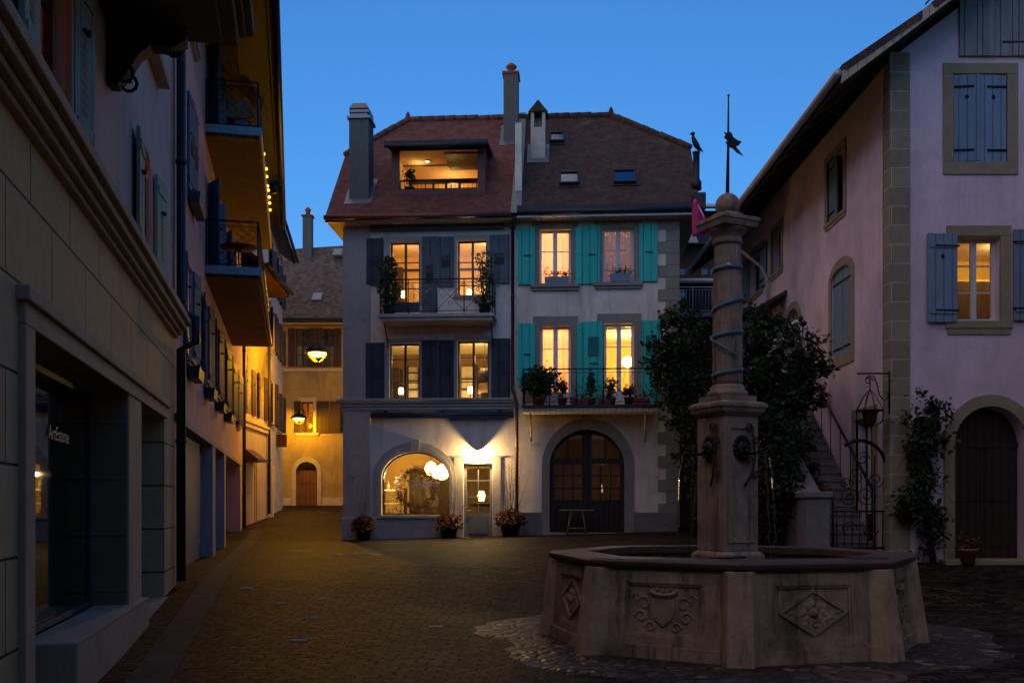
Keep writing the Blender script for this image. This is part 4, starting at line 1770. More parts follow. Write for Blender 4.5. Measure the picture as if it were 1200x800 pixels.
# bird figure chimney pipe
x, z = G.px(816, 213, .4)
t = thing('roof_finial', 'slim pipe with a bird figure on top standing at the right roof corner', 'finial', G.w(x, .4, z - .25), G.rz)
b = MB()
b.lathe([(.16, 0), (.16, .24), (.12, .3), (.1, .34), (.1, 1.1), (.12, 1.12), (.12, 1.16)], 12)
b.build('pipe', M['dark_metal'], t)
b = MB()
b.tube([(.1, 0, 1.2), (.02, 0, 1.34), (-.06, 0, 1.5), (-.1, 0, 1.62), (-.1, 0, 1.7)], [.03, .09, .08, .05, .03], 8)
b.ball((-.1, 0, 1.72), .065, 8)
b.tube([(-.08, 0, 1.42), (.06, 0, 1.3), (.2, 0, 1.16)], [.05, .06, .015], 6)
b.tube([(-.14, 0, 1.73), (-.22, 0, 1.7)], [.03, .005], 5)
b.build('bird_figure', M['bronze'], t)
b = MB(SH)
b.box(xrB - .25, xrB + .12, yE - .1, 1.0, zEA + .0, zEA + .48)
b.build('parapet', M['dark_metal'], hB)
# downpipe between the houses
xp = G.px(601, 350)[0]
xp2 = G.px(606, 550)[0]
zj = G.px(603, 462)[1]
hopz = G.px(601, 262)[1]
pipe(hA, [(xp + .05, yE + .0, zEA - .1), (xp + .02, -.3, zEA - .25), (xp, -.1, hopz), (xp, -.1, zj + .15), (xp + .05, -.1, zj), (xp2, -.12, zj - .3), (xp2 + .0, -.12, .95)], .05, M['copper'])
b = MB()
b.hexa([(xp - .08, -.2, hopz - .15), (xp + .08, -.2, hopz - .15), (xp + .08, -.02, hopz - .15), (xp - .08, -.02, hopz - .15)], [(xp - .14, -.26, hopz + .18), (xp + .14, -.26, hopz + .18), (xp + .14, -.02, hopz + .18), (xp - .14, -.02, hopz + .18)])
b.build('rain_hopper', M['copper'], hA)

# ---- plants and things in front of the two houses
rp = random.Random(21)


def leafy(t, parts):
    for nm, mat, fn in parts:
        b = MB()
        fn(b)
        b.build(nm, mat, t)


def pot_mesh(b, r, h):
    b.lathe([(r * .75, 0), (r * .95, h * .85), (r * 1.05, h * .86), (r * 1.05, h), (r * .9, h), (r * .88, h * .85), (0, h * .84)], 18)


def heather(lab, px, py, w, h, twigs=None, d=-.45, grp='potted plants along the shop front'):
    x, _ = G.px(px, py, d)
    p = G.w(x, d, 0)
    p.z = zg(p.x, p.y) + .003
    t = thing('potted_plant', lab, 'plant', p, G.rz, grp)
    b = MB()
    pot_mesh(b, w * .33, h * .5)
    b.build('pot', M['pot_dark'], t)
    b = MB()
    for _ in range(420):
        a, rr_ = rp.uniform(0, 6.28), w * .5 * math.sqrt(rp.random())
        x, y = rr_ * math.cos(a), rr_ * math.sin(a) * .8
        z = h * .5 + (h * .5) * math.sqrt(max(.02, 1 - (rr_ / (w * .55)) ** 2)) * rp.uniform(.3, 1) - (rr_ > w * .4) * .12
        b.leaf((x, y, z), .09, rp)
    b.build('foliage', M['leaf_rust'], t)
    b = MB()
    for _ in range(260):
        a, rr_ = rp.uniform(0, 6.28), w * .5 * math.sqrt(rp.random())
        x, y = rr_ * math.cos(a), rr_ * math.sin(a) * .8
        z = h * .55 + (h * .48) * math.sqrt(max(.02, 1 - (rr_ / (w * .55)) ** 2)) * rp.uniform(.7, 1.05)
        b.leaf((x, y, z), .05, rp)
    b.build('flowers', M['heather'], t)
    if twigs:
        b = MB()
        for _ in range(twigs[0]):
            a = rp.uniform(0, 6.28)
            l = twigs[1] * rp.uniform(.6, 1)
            x0, y0 = rp.gauss(0, w * .12), rp.gauss(0, .06)
            dx, dy = rp.gauss(0, .16), rp.gauss(0, .1)
            pts = [(x0 + dx * k + rp.gauss(0, .012), y0 + dy * k, h * .4 + l * k) for k in (0, .3, .6, .85, 1)]
            b.tube(pts, [.01, .008, .006, .004, .002], 4, caps=False)
            for q in pts[2:]:
                b.tube([q, (q[0] + rp.gauss(0, .1), q[1] + rp.gauss(0, .06), q[2] + rp.uniform(.05, .25))], [.004, .0015], 3, caps=False)
        b.build('twigs', M['twig'], t)
    return t


heather('round potted heather left of the lit shop window', 426, 634, .72, .75, (8, 1.5))
heather('potted heather with twigs between shop window and shop door', 526, 632, .85, .72, (16, 1.5))
heather('wide potted plant with tall dry twigs right of the shop door', 598, 630, .95, .8, (26, 2.0))
# butterflies (pale star shapes on the corner)
x, z = G.px(412, 560)
t = thing('wall_ornament', 'small pale leaf ornament on the corner pilaster beside the shop', 'ornament', G.w(x, -.07, z), G.rz)
b = MB()
for k in range(5):
    a = k * 1.257 + .3
    b.add([(0, -.01, 0), (.1 * math.cos(a - .3), -.012, .1 * math.sin(a - .3)), (.17 * math.cos(a), -.01, .17 * math.sin(a)), (.1 * math.cos(a + .3), -.012, .1 * math.sin(a + .3))], [(0, 1, 2, 3)])
b.build('petals', M['brass'], t)


def tall_shrub(lab, px, d, zbase, h, w, n, mat='leaf', taper=.55, grp='tall shrubs on the slate-shuttered balcony'):
    x, _ = G.px(px, 340, d)
    t = thing('potted_shrub', lab, 'shrub', G.w(x, d, zbase), G.rz, grp)
    b = MB()
    pot_mesh(b, .2, .36)
    b.build('pot', M['pot_dark'], t)
    b = MB()
    for _ in range(7):
        dx, dy = rp.gauss(0, w * .2), rp.gauss(0, w * .15)
        b.tube([(dx * .2, dy * .2, .3), (dx * .7, dy * .7, h * .5), (dx, dy, h * .92)], [.018, .012, .004], 5)
    b.build('stem', M['bark'], t)
    b = MB()
    for _ in range(n):
        u = rp.random()
        z = .35 + (h - .35) * u
        ww = w * .5 * (1 - (1 - taper) * u) * (.75 + .25 * math.sin(u * 13 + px))
        a = rp.uniform(0, 6.28)
        q = math.sqrt(rp.random())
        b.leaf((ww * q * math.cos(a), ww * q * math.sin(a) * .7, z), .085, rp)
    b.build('foliage', M[mat], t)
    return t


tall_shrub('tall dense dark shrub at the left end of the slate-shuttered balcony', 456, -.6, 6.78 + (bz1 * 0), 1.8, .95, 1300)
tall_shrub('tall airy shrub at the right end of the slate-shuttered balcony', 568, -.7, 6.78, 1.9, .8, 480, 'leaf_b', 1.0)
ZBA = ba.data and G.px(510, 367, -1.15)[1]
for o in [o for o in bpy.data.objects if o.name.startswith('potted_shrub') and o.parent is None]:
    o.location.z = ZBA + .002


def flower_box(lab, r, d, F=G, flowers=None, n=130, plant_h=.25, mat='leaf', grp=None, boxm='pot_dark', rail=True):
    x0, x1, z0, z1 = r
    xc, w = (x0 + x1) / 2, (x1 - x0)
    t = thing('flower_box', lab, 'flower box', F.w(xc, d, z0), F.rz, grp)
    b = MB()
    hh = z1 - z0
    b.hexa([(-w / 2 + .02, -.08, 0), (w / 2 - .02, -.08, 0), (w / 2 - .02, .08, 0), (-w / 2 + .02, .08, 0)], [(-w / 2, -.1, hh), (w / 2, -.1, hh), (w / 2, .1, hh), (-w / 2, .1, hh)])
    b.build('box', M[boxm], t)
    b = MB()
    for _ in range(n):
        b.leaf((rp.uniform(-.48, .48) * w, rp.gauss(0, .06), hh + abs(rp.gauss(0, plant_h * .5))), .07, rp)
    b.build('foliage', M[mat], t)
    if flowers:
        b = MB()
        for _ in range(max(60, n // 3)):
            b.leaf((rp.uniform(-.48, .48) * w, rp.gauss(-.05, .05), hh + abs(rp.gauss(0, plant_h * .55))), .04, rp)
        b.build('flowers', M[flowers], t)
    if rail:
        b = MB()
        b.tube([(-w / 2 - .15, -.1, hh + .08), (w / 2 + .15, -.1, hh + .08)], .01, 5)
        b.build('rail', M['iron'], t)
    return t


flower_box('grey flower box on the upper left sill with turquoise shutters', G.rect(638, 325, 667, 333, -.03), -.03, flowers='flower_red', grp='flower boxes on the turquoise-shuttered house', n=70, boxm='zinc')
flower_box('grey flower box on the upper right sill with turquoise shutters', G.rect(715, 321, 739, 330, -.03), -.03, flowers='leaf_pale', grp='flower boxes on the turquoise-shuttered house', n=90, boxm='zinc')
ZBB = bz1 + .003
for px0, px1, lab, fl in ((668, 690, 'dark red flower box under the wide turquoise shutter on the balcony', 'flower_red'), (700, 716, 'middle flower box on the balcony floor before the yellow door', 'heather'),
                          (742, 762, 'rightmost flower box on the balcony below the louvred shutter', 'leaf_pale')):
    x0, x1 = G.px(px0, 470, -.82)[0], G.px(px1, 470, -.82)[0]
    flower_box(lab, (x0, x1, ZBB, ZBB + .18), -.82, flowers=fl, grp='flower boxes on the turquoise-shuttered house', n=60, boxm='red_metal', rail=False)


def balc_plant(lab, px, d, w, h, n, mat='leaf', flowers=None, sz=.09):
    x, _ = G.px(px, 460, d)
    t = thing('potted_plant', lab, 'plant', G.w(x, d, ZBB), G.rz, 'potted plants on the turquoise-shuttered balcony')
    b = MB()
    pot_mesh(b, .15, .26)
    b.build('pot', M['terracotta'], t)
    b = MB()
    b.clump((0, 0, .26 + h * .45), (w / 2, min(.28, w / 2), h * .52), n, sz, rp, .2)
    b.build('foliage', M[mat], t)
    b = MB()
    b.tube([(0, 0, .2), (.02, 0, .26 + h * .5)], [.02, .008], 5)
    b.build('stem', M['bark'], t)
    if flowers:
        b = MB()
        b.clump((0, -.05, .26 + h * .5), (w / 2, .2, h * .4), n // 4, .06, rp, .5)
        b.build('flowers', M[flowers], t)


balc_plant('large round dark bush at the left end of the turquoise-shuttered balcony', 633, -.55, 1.25, 1.05, 1700, sz=.11)
balc_plant('small pointed plant before the peach lit balcony door', 659, -.6, .34, .7, 200)
balc_plant('slim dark plant against the wide turquoise shutter', 693, -.5, .3, .95, 240)
balc_plant('dark pointed plant before the left half of the yellow balcony door', 716, -.5, .42, .7, 260)
balc_plant('low flowering plant under the globe lamp', 737, -.6, .5, .35, 170, 'leaf_b', 'leaf_rust')
t = thing('potted_plant', 'feathery plant on the left side of the roof terrace', 'plant', G.w(dmx0 + .45, .9, zf - .018 if False else zd0 - .018), G.rz)
b = MB()
pot_mesh(b, .16, .26)
b.build('pot', M['pot_dark'], t)
b = MB()
b.clump((0, 0, .62), (.24, .22, .42), 190, .09, rp, .2)
b.build('foliage', M['leaf_b'], t)
# trestle table
p = ground_at(675, 626)
x, _ = G.px(675, 610, -.55)
p = G.w(x, -.6, 0)
p.z = zg(p.x, p.y) + .003
t = thing('trestle_table', 'small wooden trestle table before the dark arched double door', 'table', p, G.rz)
b = MB()
b.box(-.5, .52, -.28, .28, .72, .75)
b.build('tabletop', M['wood_l'], t, .006)
for sy in (-.2, .2):
    for sx in (-.14, .18):
        b = MB()
        k = -.13 if sx < 0 else .13
        b.tube([(sx + k, sy * 1.15, .0), (sx, sy, .72)], .022, 6)
        b.build('leg', M['wood_l'], t)
b = MB()
b.tube([(-.22, -.21, .2), (.26, -.21, .2)], .014, 5)
b.tube([(-.22, .21, .2), (.26, .21, .2)], .014, 5)
b.build('stretcher', M['wood_l'], t)

# ------------------------------------------------------------------ house closing the gap on the right, behind
D = Frame(atY(780, 590, 37.5) - Vector((0, 0, CZ)), 0)
hD = thing('house', 'dark timbered house with tiled roof closing the passage behind the fountain column', 'house', D.o, 0)
e0 = D.px(800, 330)
b = MB()
b.box(-1.5, 7, 0, .3, 0, e0[1])
b.build('wall', M['soffit'], hD)
zt = D.px(800, 303, 1.2)[1]
b = MB()
b.slab([(-1.6, -.5, e0[1] - .1), (7, -.5, e0[1] - .1), (7, 1.2, zt), (-1.6, 1.2, zt)], .1)
b.build('roof', M['tile_brown'], hD)
b = MB()
b.tube([(-1.6, -.57, e0[1] - .1), (7, -.57, e0[1] - .1)], .1, 8)
b.build('gutter', M['zinc_white'], hD)
b = MB()
b.box(-1.5, 7, 1.2, 4, zt - .5, D.px(800, 278, 1.2)[1])
b.build('upper_storey', M['soffit'], hD)
z2 = D.px(800, 246, .8)[1]
z1_ = D.px(800, 285, .8)[1]
b = MB()
b.box(-1.5, 7, .9, 1.2, z1_, z2)
x0, x1 = D.px(800, 270, .8)[0], D.px(818, 270, .8)[0]
b.m = 1
b.prism([(x0, z1_), (x1, z1_), ((x0 + x1) / 2, z1_ + .75)], .7, .9)
b.build('gable_dormer', [M['dark_metal'], M['Q_white']], hD)
b = MB()
b.slab([(-1.6, .3, z2), (7, .3, z2), (7, 3.3, z2 + 1), (-1.6, 3.3, z2 + 1)], .1)
b.build('upper_roof', M['tile_brown'], hD)
b = MB()
b.tube([(-1.6, .25, z2 - .02), (7, .25, z2 - .02)], .08, 8)
b.build('upper_gutter', M['zinc_white'], hD)
zb_ = D.px(800, 372)[1]
b = MB()
b.box(-1.4, 6, -1.0, 0, zb_ - .15, zb_)
bd = b.build('balcony', M['zinc'], hD)
railing(bd, -1.3, 5.9, -.95, zb_, .95, False, 'bars', M['zinc_white'])
for xx in (.1, 1.3):
    window(hD, (xx, xx + .7, zb_ + .05, zb_ + 1.9), M['brown_frame'], 2, (.5,), d=-.08)
# pink flag on a pole
x, z = D.px(819, 262, -1.0)
p = atY(822, 265, 28)
t = thing('flag', 'magenta pink flag on a slanted pole above the passage roof', 'flag', p, 0)
b = MB()
b.tube([(0.5, 0, -.5), (-.2, 0, .75)], .025, 6)
b.build('pole', M['zinc_white'], t)
b = MB()
vs = []
for i in range(9):
    for j in range(7):
        u, v = i / 8, j / 6
        wdt = (.25 + .45 * u)
        vs.append((-.2 + .03 + .2 * u + (v - .5) * wdt * .8, .06 * math.sin(v * 9 + u * 3), .75 - u * 1.0 - .12 * abs(v - .5)))
b.add(vs, [(i * 7 + j, i * 7 + j + 1, (i + 1) * 7 + j + 1, (i + 1) * 7 + j) for i in range(8) for j in range(6)], True)
f = b.build('cloth', M['flag'], t)
sol = f.modifiers.new('thickness', 'SOLIDIFY')
sol.thickness = .01

# ------------------------------------------------------------------ alley end building
E_ = Frame(atY(325, 590, 49) - Vector((0, 0, CZ)), 0)
hE = thing('alley_house', 'weathered tan house with mossy tiled roof closing the lamp-lit alley', 'house', E_.o, 0)
zeE = E_.px(370, 377)[1]
w0 = E_.rect(347, 470, 371, 507)
wo = E_.rect(353, 471, 367, 507)
ad = E_.rect(347, 541, 372, 592)
ad = (ad[0], ad[1], 1.4, ad[3])
zs = E_.px(360, 553)[1]
up = [E_.rect(346, 385, 362, 430), E_.rect(378, 385, 392, 430)]
w2 = E_.rect(398, 470, 416, 507)
b = MB()
b.prism(rect_pts(-3, 9, -.2, zeE), 0, .3, [rect_pts(*wo), arch_pts(ad[0], ad[1], 1.4, zs, ad[3], 14), rect_pts(*up[0]), rect_pts(*up[1]), rect_pts(*w2)])
b.box(-3, -2.7, .3, 8, -.2, zeE)
b.box(8.7, 9, .3, 8, -.2, zeE)
b.box(-3, 9, 7.7, 8, -.2, zeE)
b.box(-2.7, 8.7, .3, 7.7, 4.2, 4.4)
b.build('wall', M['E_wall'], hE)
b = MB()
zp = E_.px(390, 583)[1]
b.box(-3, ad[0] - .22, -.05, .02, .5, zp)
b.box(ad[1] + .22, 9, -.05, .02, .5, zp)
b.build('plinth', M['E_stone'], hE)
b = MB()
b.prism(arch_pts(ad[0] - .2, ad[1] + .2, 1.41, zs, ad[3] + .25, 14), -.07, 0, [arch_pts(ad[0], ad[1], 1.412, zs, ad[3], 14)])
dw = MB()
dw.prism([(ad[0], 1.4), (ad[1], 1.4), (ad[1], zs + .1), (ad[0], zs + .1)], .16, .22)
for k in (.3, .7):
    z = lerp(1.5, zs, k)
    dw.box(ad[0] + .03, ad[1] - .03, .14, .16, z - .05, z + .05)
de = dw.build('arched_door', M['door_brown'], hE)
b.build('surround', M['E_stone'], de, .01)
f = MB()
xc = (ad[0] + ad[1]) / 2
for k in range(-3, 4):
    a = PI / 2 + k * .42
    f.tube([(xc, .18, zs + .1), (xc + .5 * math.cos(a), .18, min(ad[3], zs + .08 + .5 * math.sin(a)))], .012, 5)
f.build('fanlight_bars', M['iron'], de)
f = MB()
f.add([(x, .2, z) for x, z in arch_pts(ad[0], ad[1], zs + .1, zs + .11, ad[3], 12)], [tuple(range(15))])
f.build('pane', M['glass'], de)
window(hE, wo, M['brown_frame'], 2, (.33, .66), sur=(M['E_stone'], .16, .04, .22), sill=(M['E_stone'], .16, .08, .3), curtain=None)
room(hE, (wo[0] - .5, wo[1] + .8, wo[2] - .6, wo[3] + .5), 2.5, M['room'], lights=[(wo[1] + .2, 1.2, wo[3] + .1, 14, (1, .5, .15))], furn=[(1, wo[1] - .28, wo[1], 2.2, 2.5, wo[2] - .6, wo[2] + 1.0)])
for r in ((345, 470, 353, 507), (371.5, 470, 386, 507), (387, 470, 399, 507)):
    shutter(hE, E_.rect(*r), M['sh_dark'], 'plain')
window(hE, w2, M['brown_frame'], 2, (.33, .66))
for r in up:
    window(hE, r, M['brown_frame'], 2, (.33, .66))
for r in ((338, 385, 346, 430), (362, 385, 369.5, 430), (370, 385, 378, 430), (392, 385, 400, 430)):
    shutter(hE, E_.rect(*r), M['sh_dark'], 'plain')
zl = E_.px(370, 432)[1]
b = MB()
b.box(-1.5, 9, -.06, .02, zl - .12, zl)
b.build('string_course', M['E_stone'], hE)
b = MB()
b.slab([(-3.3, -.6, zeE), (9.3, -.6, zeE), (9.3, 4, zeE + 5.3), (-1.2, 4, zeE + 4.6), (-3.3, 1.6, zeE + 2.4)], .15)
b.slab([(9.3, 8.6, zeE), (-3.3, 8.6, zeE), (-1.2, 4, zeE + 4.6), (9.3, 4, zeE + 5.3)], .15)
re = b.build('roof', M['tile_grey'], hE)
b = MB()
b.tube([(-3.3, -.68, zeE + .02), (9.3, -.68, zeE + .02)], .08, 8)
b.build('gutter', M['dark_metal'], hE)
b = MB()
b.box(-3.2, 9.2, -.58, -.001, zeE - .22, zeE - .15)
b.build('soffit', M['soffit_cream'], hE)


def chimE(px0, px1, pyb, pyt, d):
    x0, x1 = E_.px(px0, 270, d)[0], E_.px(px1, 270, d)[0]
    zb, zt = E_.px(360, pyb, d)[1] - .6, E_.px(360, pyt, d)[1]
    b = MB()
    b.box(x0, x1, d, d + .5, zb, zt)
    c = b.build('chimney', M['concrete'], re, .01)
    b = MB()
    b.box(x0 - .06, x1 + .06, d - .06, d + .56, zt, zt + .07)
    b.lathe([(.13, .07), (.12, .32), (.17, .36), (.17, .4), (.06, .52), (.01, .55)], 12, ((x0 + x1) / 2, d + .25, zt))
    b.build('cap', M['terracotta'], c)


chimE(354.5, 365, 292, 253, 3.2)
for (px, py) in ((372, 349), (396, 297)):
    y = -.6
    while y < 4 and E_.px(px, py, y)[1] > zeE + 1.15 * (y + .6):
        y += .01
    x, z = E_.px(px, py, y)
    b = MB(Matrix.Translation((x, y, z)) @ Matrix.Rotation(math.atan(1.15), 4, 'X'))
    b.box(-.25, .25, -.3, .3, -.02, .1)
    o = b.build('skylight', M['zinc'], re)
    b2 = MB(b.M)
    b2.box(-.2, .2, -.25, .25, .1, .115)
    b2.build('pane', m_sky, o)


def lantern(name, label, p, scale, emit, power, col, arm, group=None, rz=0):
    """street lantern hanging from the end of a wall arm; arm = vector from lantern to the wall"""
    t = thing(name, label, 'lamp', p, rz, group)
    b = MB()
    a = Vector(arm)
    b.tube([(0, 0, .36 * scale), (0, 0, .5 * scale), a * .3 + Vector((0, 0, .62 * scale)), a + Vector((0, 0, .55 * scale))], .02, 6)
    b.tube([a * .45 + Vector((0, 0, .6 * scale)), a + Vector((0, 0, -.1 * scale))], .014, 5)
    b.box(a.x - .03, a.x + .03, a.y - .03, a.y + .03, a.z - .4 * scale, a.z + .5 * scale)
    b.build('bracket', M['iron'], t)
    b = MB()
    b.lathe([(.52 * scale, -.05 * scale), (.42 * scale, .08 * scale), (.14 * scale, .26 * scale), (.04 * scale, .38 * scale)], 14)
    b.build('hood', M['iron'], t)
    b = MB()
    b.lathe([(.34 * scale, -.004), (.35 * scale, -.09 * scale), (.27 * scale, -.17 * scale), (.12 * scale, -.2 * scale), (0, -.21 * scale)], 14)
    b.build('bulb', emit, t)
    b = MB()
    for k in range(6):
        an = k * PI / 3
        c, s_ = math.cos(an), math.sin(an)
        b.tube([(.44 * scale * c, .44 * scale * s_, .0 * scale), (.44 * scale * c, .44 * scale * s_, -.1 * scale), (.09 * scale * c, .09 * scale * s_, -.40 * scale)], .012, 5)
    b.lathe([(.09 * scale, -.40 * scale), (.05 * scale, -.42 * scale), (.01, -.5 * scale)], 8)
    b.build('cage', M['iron'], t)
    l = plight('lamp_light', (0, 0, -.24 * scale), power, col, t, .1)
    return t


lp = atY(372, 412, 38.0)
lantern('street_lamp', 'large yellow street lantern glowing high in the alley', lp, 1.0, M['lamp_hot'], 2100, SOD, (2.75, 0, .25))
lp2 = atY(350, 489, 47.8)
lantern('street_lamp', 'smaller yellow wall lantern beside the brown alley shutters', lp2, .8, M['lamp_hot'], 560, SOD, (0, 49 - 47.8 - .02, .1))
# ------------------------------------------------------------------ left: stone clad shop house (near)
xe = L.px(204.5, 400)[0]
hN = thing('shop_house', 'near beige stone-clad shop house with a large dark display window and heavy cornice', 'house', L.w(4, 0, 0), L.rz)
SN = Matrix.Translation((-4, 0, 0))


def lrect(px0, px1, pya, pyb, z0, z1):
    """x range by pixels at the given rows, z given in metres"""
    return L.px(px0, pya)[0], L.px(px1, pyb)[0], z0, z1


zl = (L.px(34, 385)[1] + L.px(148, 463)[1]) / 2
zlt = (L.px(20, 326)[1] + L.px(192, 473)[1]) / 2
xs0 = L.px(33, 500)[0]
xs1 = L.px(148, 600)[0]
xd0 = L.px(163, 600)[0]
xd1 = L.px(192.5, 600)[0]
xo0 = L.px(21, 500)[0]
zco0, zco1 = 4.17, 4.46
F1 = [(L.px(43, 150)[0], L.px(80, 150)[0], 4.62, 6.15), (L.px(166.5, 250)[0], L.px(180, 250)[0], 4.62, 6.0)]
xs_sill = L.px(72, 749)[0]
b = MB(SN)
b.prism(rect_pts(3.0, xe, -.3, zco0), 0, .7, [rect_pts(xs0, xs1, .02, zl), rect_pts(xd0, xd1, .02, zl)])
b.build('ground_floor_wall', M['N_blocks'], hN)
b = MB(SN)
b.prism(rect_pts(3.0, xe, zco0, 9.2), .02, .42, [rect_pts(*F1[0]), arch_pts(F1[1][0], F1[1][1], F1[1][2], 5.75, 6.15, 10)])
b.box(3.0, xe, .7, .9, zco0 - .4, zco0)
b.box(3.0, 3.3, .42, 7, -.3, 9.2)
b.box(xe - .3, xe, .7, 7, -.3, 9.2)
b.box(3.3, xe - .3, 6.7, 7, -.3, 9.2)
b.box(3.3, xe - .3, .7, 6.7, zco0 - .2, zco0 - .02)
b.box(3.0, xe, .02, 7, 9.2, 9.4)
b.build('upper_wall', M['N_wall'], hN)
b = MB(SN)
for k, (z0, z1, pj) in enumerate(((4.36, 4.46, .26), (4.28, 4.36, .2), (4.22, 4.28, .13), (4.17, 4.22, .07))):
    b.box(3.0, xe - .01, -pj, .05, z0, z1)
b.build('cornice', M['N_stone'], hN, .015)
b = MB(SN)
b.box(xo0, xd1 + .02, -.05, .02, zl, zlt - .1)
b.box(xo0 - .06, xd1 + .06, -.09, .02, zlt - .1, zlt)
b.box(xo0, xs0, -.05, .3, .0, zl)
b.box(xs1, xd0, -.03, .45, .0, zl)
b.build('door_surround', M['N_stone'], hN, .012)
b = MB(SN)
zsl = .48
b.box(xs_sill, xd0 - .01, -.12, .34, -.2, zsl)
b.build('window_ledge', M['N_stone'], hN, .02)
b = MB(SN)
b.box(xs_sill - .01, xd0 - .06, -.124, -.12, zsl - .02, zsl + .001)
b.build('ledge_strip', M['brass'], hN)
# display window
b = MB(SN)
d0 = .36
b.box(xs0, xs1, d0, d0 + .06, zsl, zsl + .06)
b.box(xs0, xs1, d0, d0 + .06, zl - .06, zl)
b.box(xs1 - .06, xs1, d0, d0 + .06, zsl + .06, zl - .06)
b.box(xs0, xs0 + .06, d0, d0 + .06, 0, zl - .06)
dw = b.build('display_window', M['grey_frame'], hN)
b = MB(SN)
b.add([(xs0 + .06, d0 + .03, 0.02), (xs1 - .06, d0 + .03, 0.02), (xs1 - .06, d0 + .03, zl - .06), (xs0 + .06, d0 + .03, zl - .06)], [(0, 1, 2, 3)])
b.build('pane', M['glass_dark'], dw)
x, z = L.px(70, 507, .37)
lettering(dw, 'ArtEsteme', .19, (x - 4, .375, z - .08), (PI / 2, 0, 0), M['letter_grey'])
b = MB(SN)
b.inbox(xs0 - .4, xs1 + .3, .72, 4.5, .02, 3.6)
b.build('room', M['room_dark'], hN)
# recessed shop door
b = MB(SN)
b.box(xd0, xd1, .5, .56, .02, zl)
b.box(xd0 + .12, xd1 - .12, .485, .5, .2, 1.0)
b.box(xd0 + .12, xd1 - .12, .485, .5, 1.15, zl - .2)
dn = b.build('door', M['door_grey'], hN)
b = MB(SN)
b.ball((xd0 + .6, .47, 1.2), .05, 8)
b.build('handle', M['iron'], dn)
b = MB(SN)
b.box(xd0, xd1, -.05, .5, -.2, zg(*L.w((xd0 + xd1) / 2, 0, 0).xy) + .06)
b.box(xd0, xd1, -.055, -.05, -.1, zg(*L.w((xd0 + xd1) / 2, 0, 0).xy) + .062)
b.build('threshold', M['N_stone'], dn)
# first floor windows
SU = (M['N_stone'], .14, .03, .16)
window(hN, F1[0], M['brown_frame'], 2, (.33, .66), d=.12, mt=SN, sur=SU)
window(hN, F1[1], M['brown_frame'], 2, (.25, .5, .75), d=.1, mt=SN)
room(hN, (F1[0][0] - .6, F1[0][1] + .8, 4.3, 6.9), 2.5, M['room'], .45, mt=SN, lights=[(F1[0][0] + .9, 1.8, 6.3, 8, (1, .42, .15))])
room(hN, (F1[1][0] - .8, F1[1][1] + 1.2, 4.3, 6.9), 2.5, M['room'], .45, mt=SN, lights=[(F1[1][1] + .2, 1.4, 6.2, 30, (1, .6, .2))])


def shutter_swing(par, hinge_x, z0, z1, w, ang, side, m, mt=None, pat=None, y=-.02, style='plain', lab=None):
    """leaf hinged at hinge_x; side=-1 swings to the left of the opening, ang degrees open from closed"""
    T = (mt or Matrix()) @ Matrix.Translation((hinge_x, y, 0))
    a = R(180 - ang)
    # ang 180 = flat against the wall, 90 = straight out
    rot = Matrix.Rotation(-a if side < 0 else a, 4, 'Z') if True else None
    b = MB(T @ (Matrix.Rotation(a, 4, 'Z') if side < 0 else Matrix.Rotation(-a, 4, 'Z')))
    x0, x1 = (-w, 0) if side < 0 else (0, w)
    b.box(x0, x1, -.02, .02, z0, z1)
    h = z1 - z0
    for k in (.12, .87):
        b.box(x0 + .04, x1 - .04, -.035, -.02, z0 + h * k - .05, z0 + h * k + .05)
        b.box(x0 + .04, x1 - .04, .02, .035, z0 + h * k - .05, z0 + h * k + .05)
    mats = [m]
    if pat:
        b.m = 1
        mats.append(pat)
        n = 9
        for i in range(n):
            z = lerp(z0 + h * .2, z0 + h * .66, (i + .5) / n)
            for yy in (-.024, .024):
                b.add([(x0 + w * .3, yy, z), (x0 + w * .5, yy, z - h * .027), (x0 + w * .7, yy, z), (x0 + w * .5, yy, z + h * .027)], [(0, 1, 2, 3)])
    b.m = len(mats)
    mats.append(M['iron'])
    b.box(x0 + w * .35, x0 + w * .65, -.05, -.02, z0 + h * .67, z0 + h * .68)
    b.ball((x0 + w * .5, -.05, z0 + h * .675), .03, 6)
    return b.build('shutter', mats, par, 0, lab)


for (r, w) in ((F1[0], .52), (F1[1], .56)):
    shutter_swing(hN, r[0] - .08, r[2], r[3], w, 177, -1, M['sh_teal'], SN, M['sh_rust'])
    shutter_swing(hN, r[1] + .08, r[2], r[3], w, 174, 1, M['sh_teal'], SN, M['sh_rust'])
# upper sill and oriel
xu0, xu1 = L.px(168, 60)[0], L.px(186, 95)[0]
b = MB(SN)
b.box(xu0, xu1 + .1, -.14, .02, 7.35, 7.47)
uw = b.build('upper_sill', M['N_stone'], hN, .01)
b = MB(SN)
ye = L.px(132, 60)[0]
for k, (z0, z1, pj) in enumerate(((6.42, 6.56, 1.25), (6.56, 6.62, 1.32), (6.62, 6.76, 1.4))):
    b.box(4.2, ye + .1 * k, -pj, .02, z0, z1)
b.box(4.4, ye - .15, -1.1, -.15, 6.38, 6.42)
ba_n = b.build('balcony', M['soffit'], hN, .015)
railing(ba_n, 4.3, ye + .1, -1.3, 6.76, 1.0, True, 'bars', mt=SN)


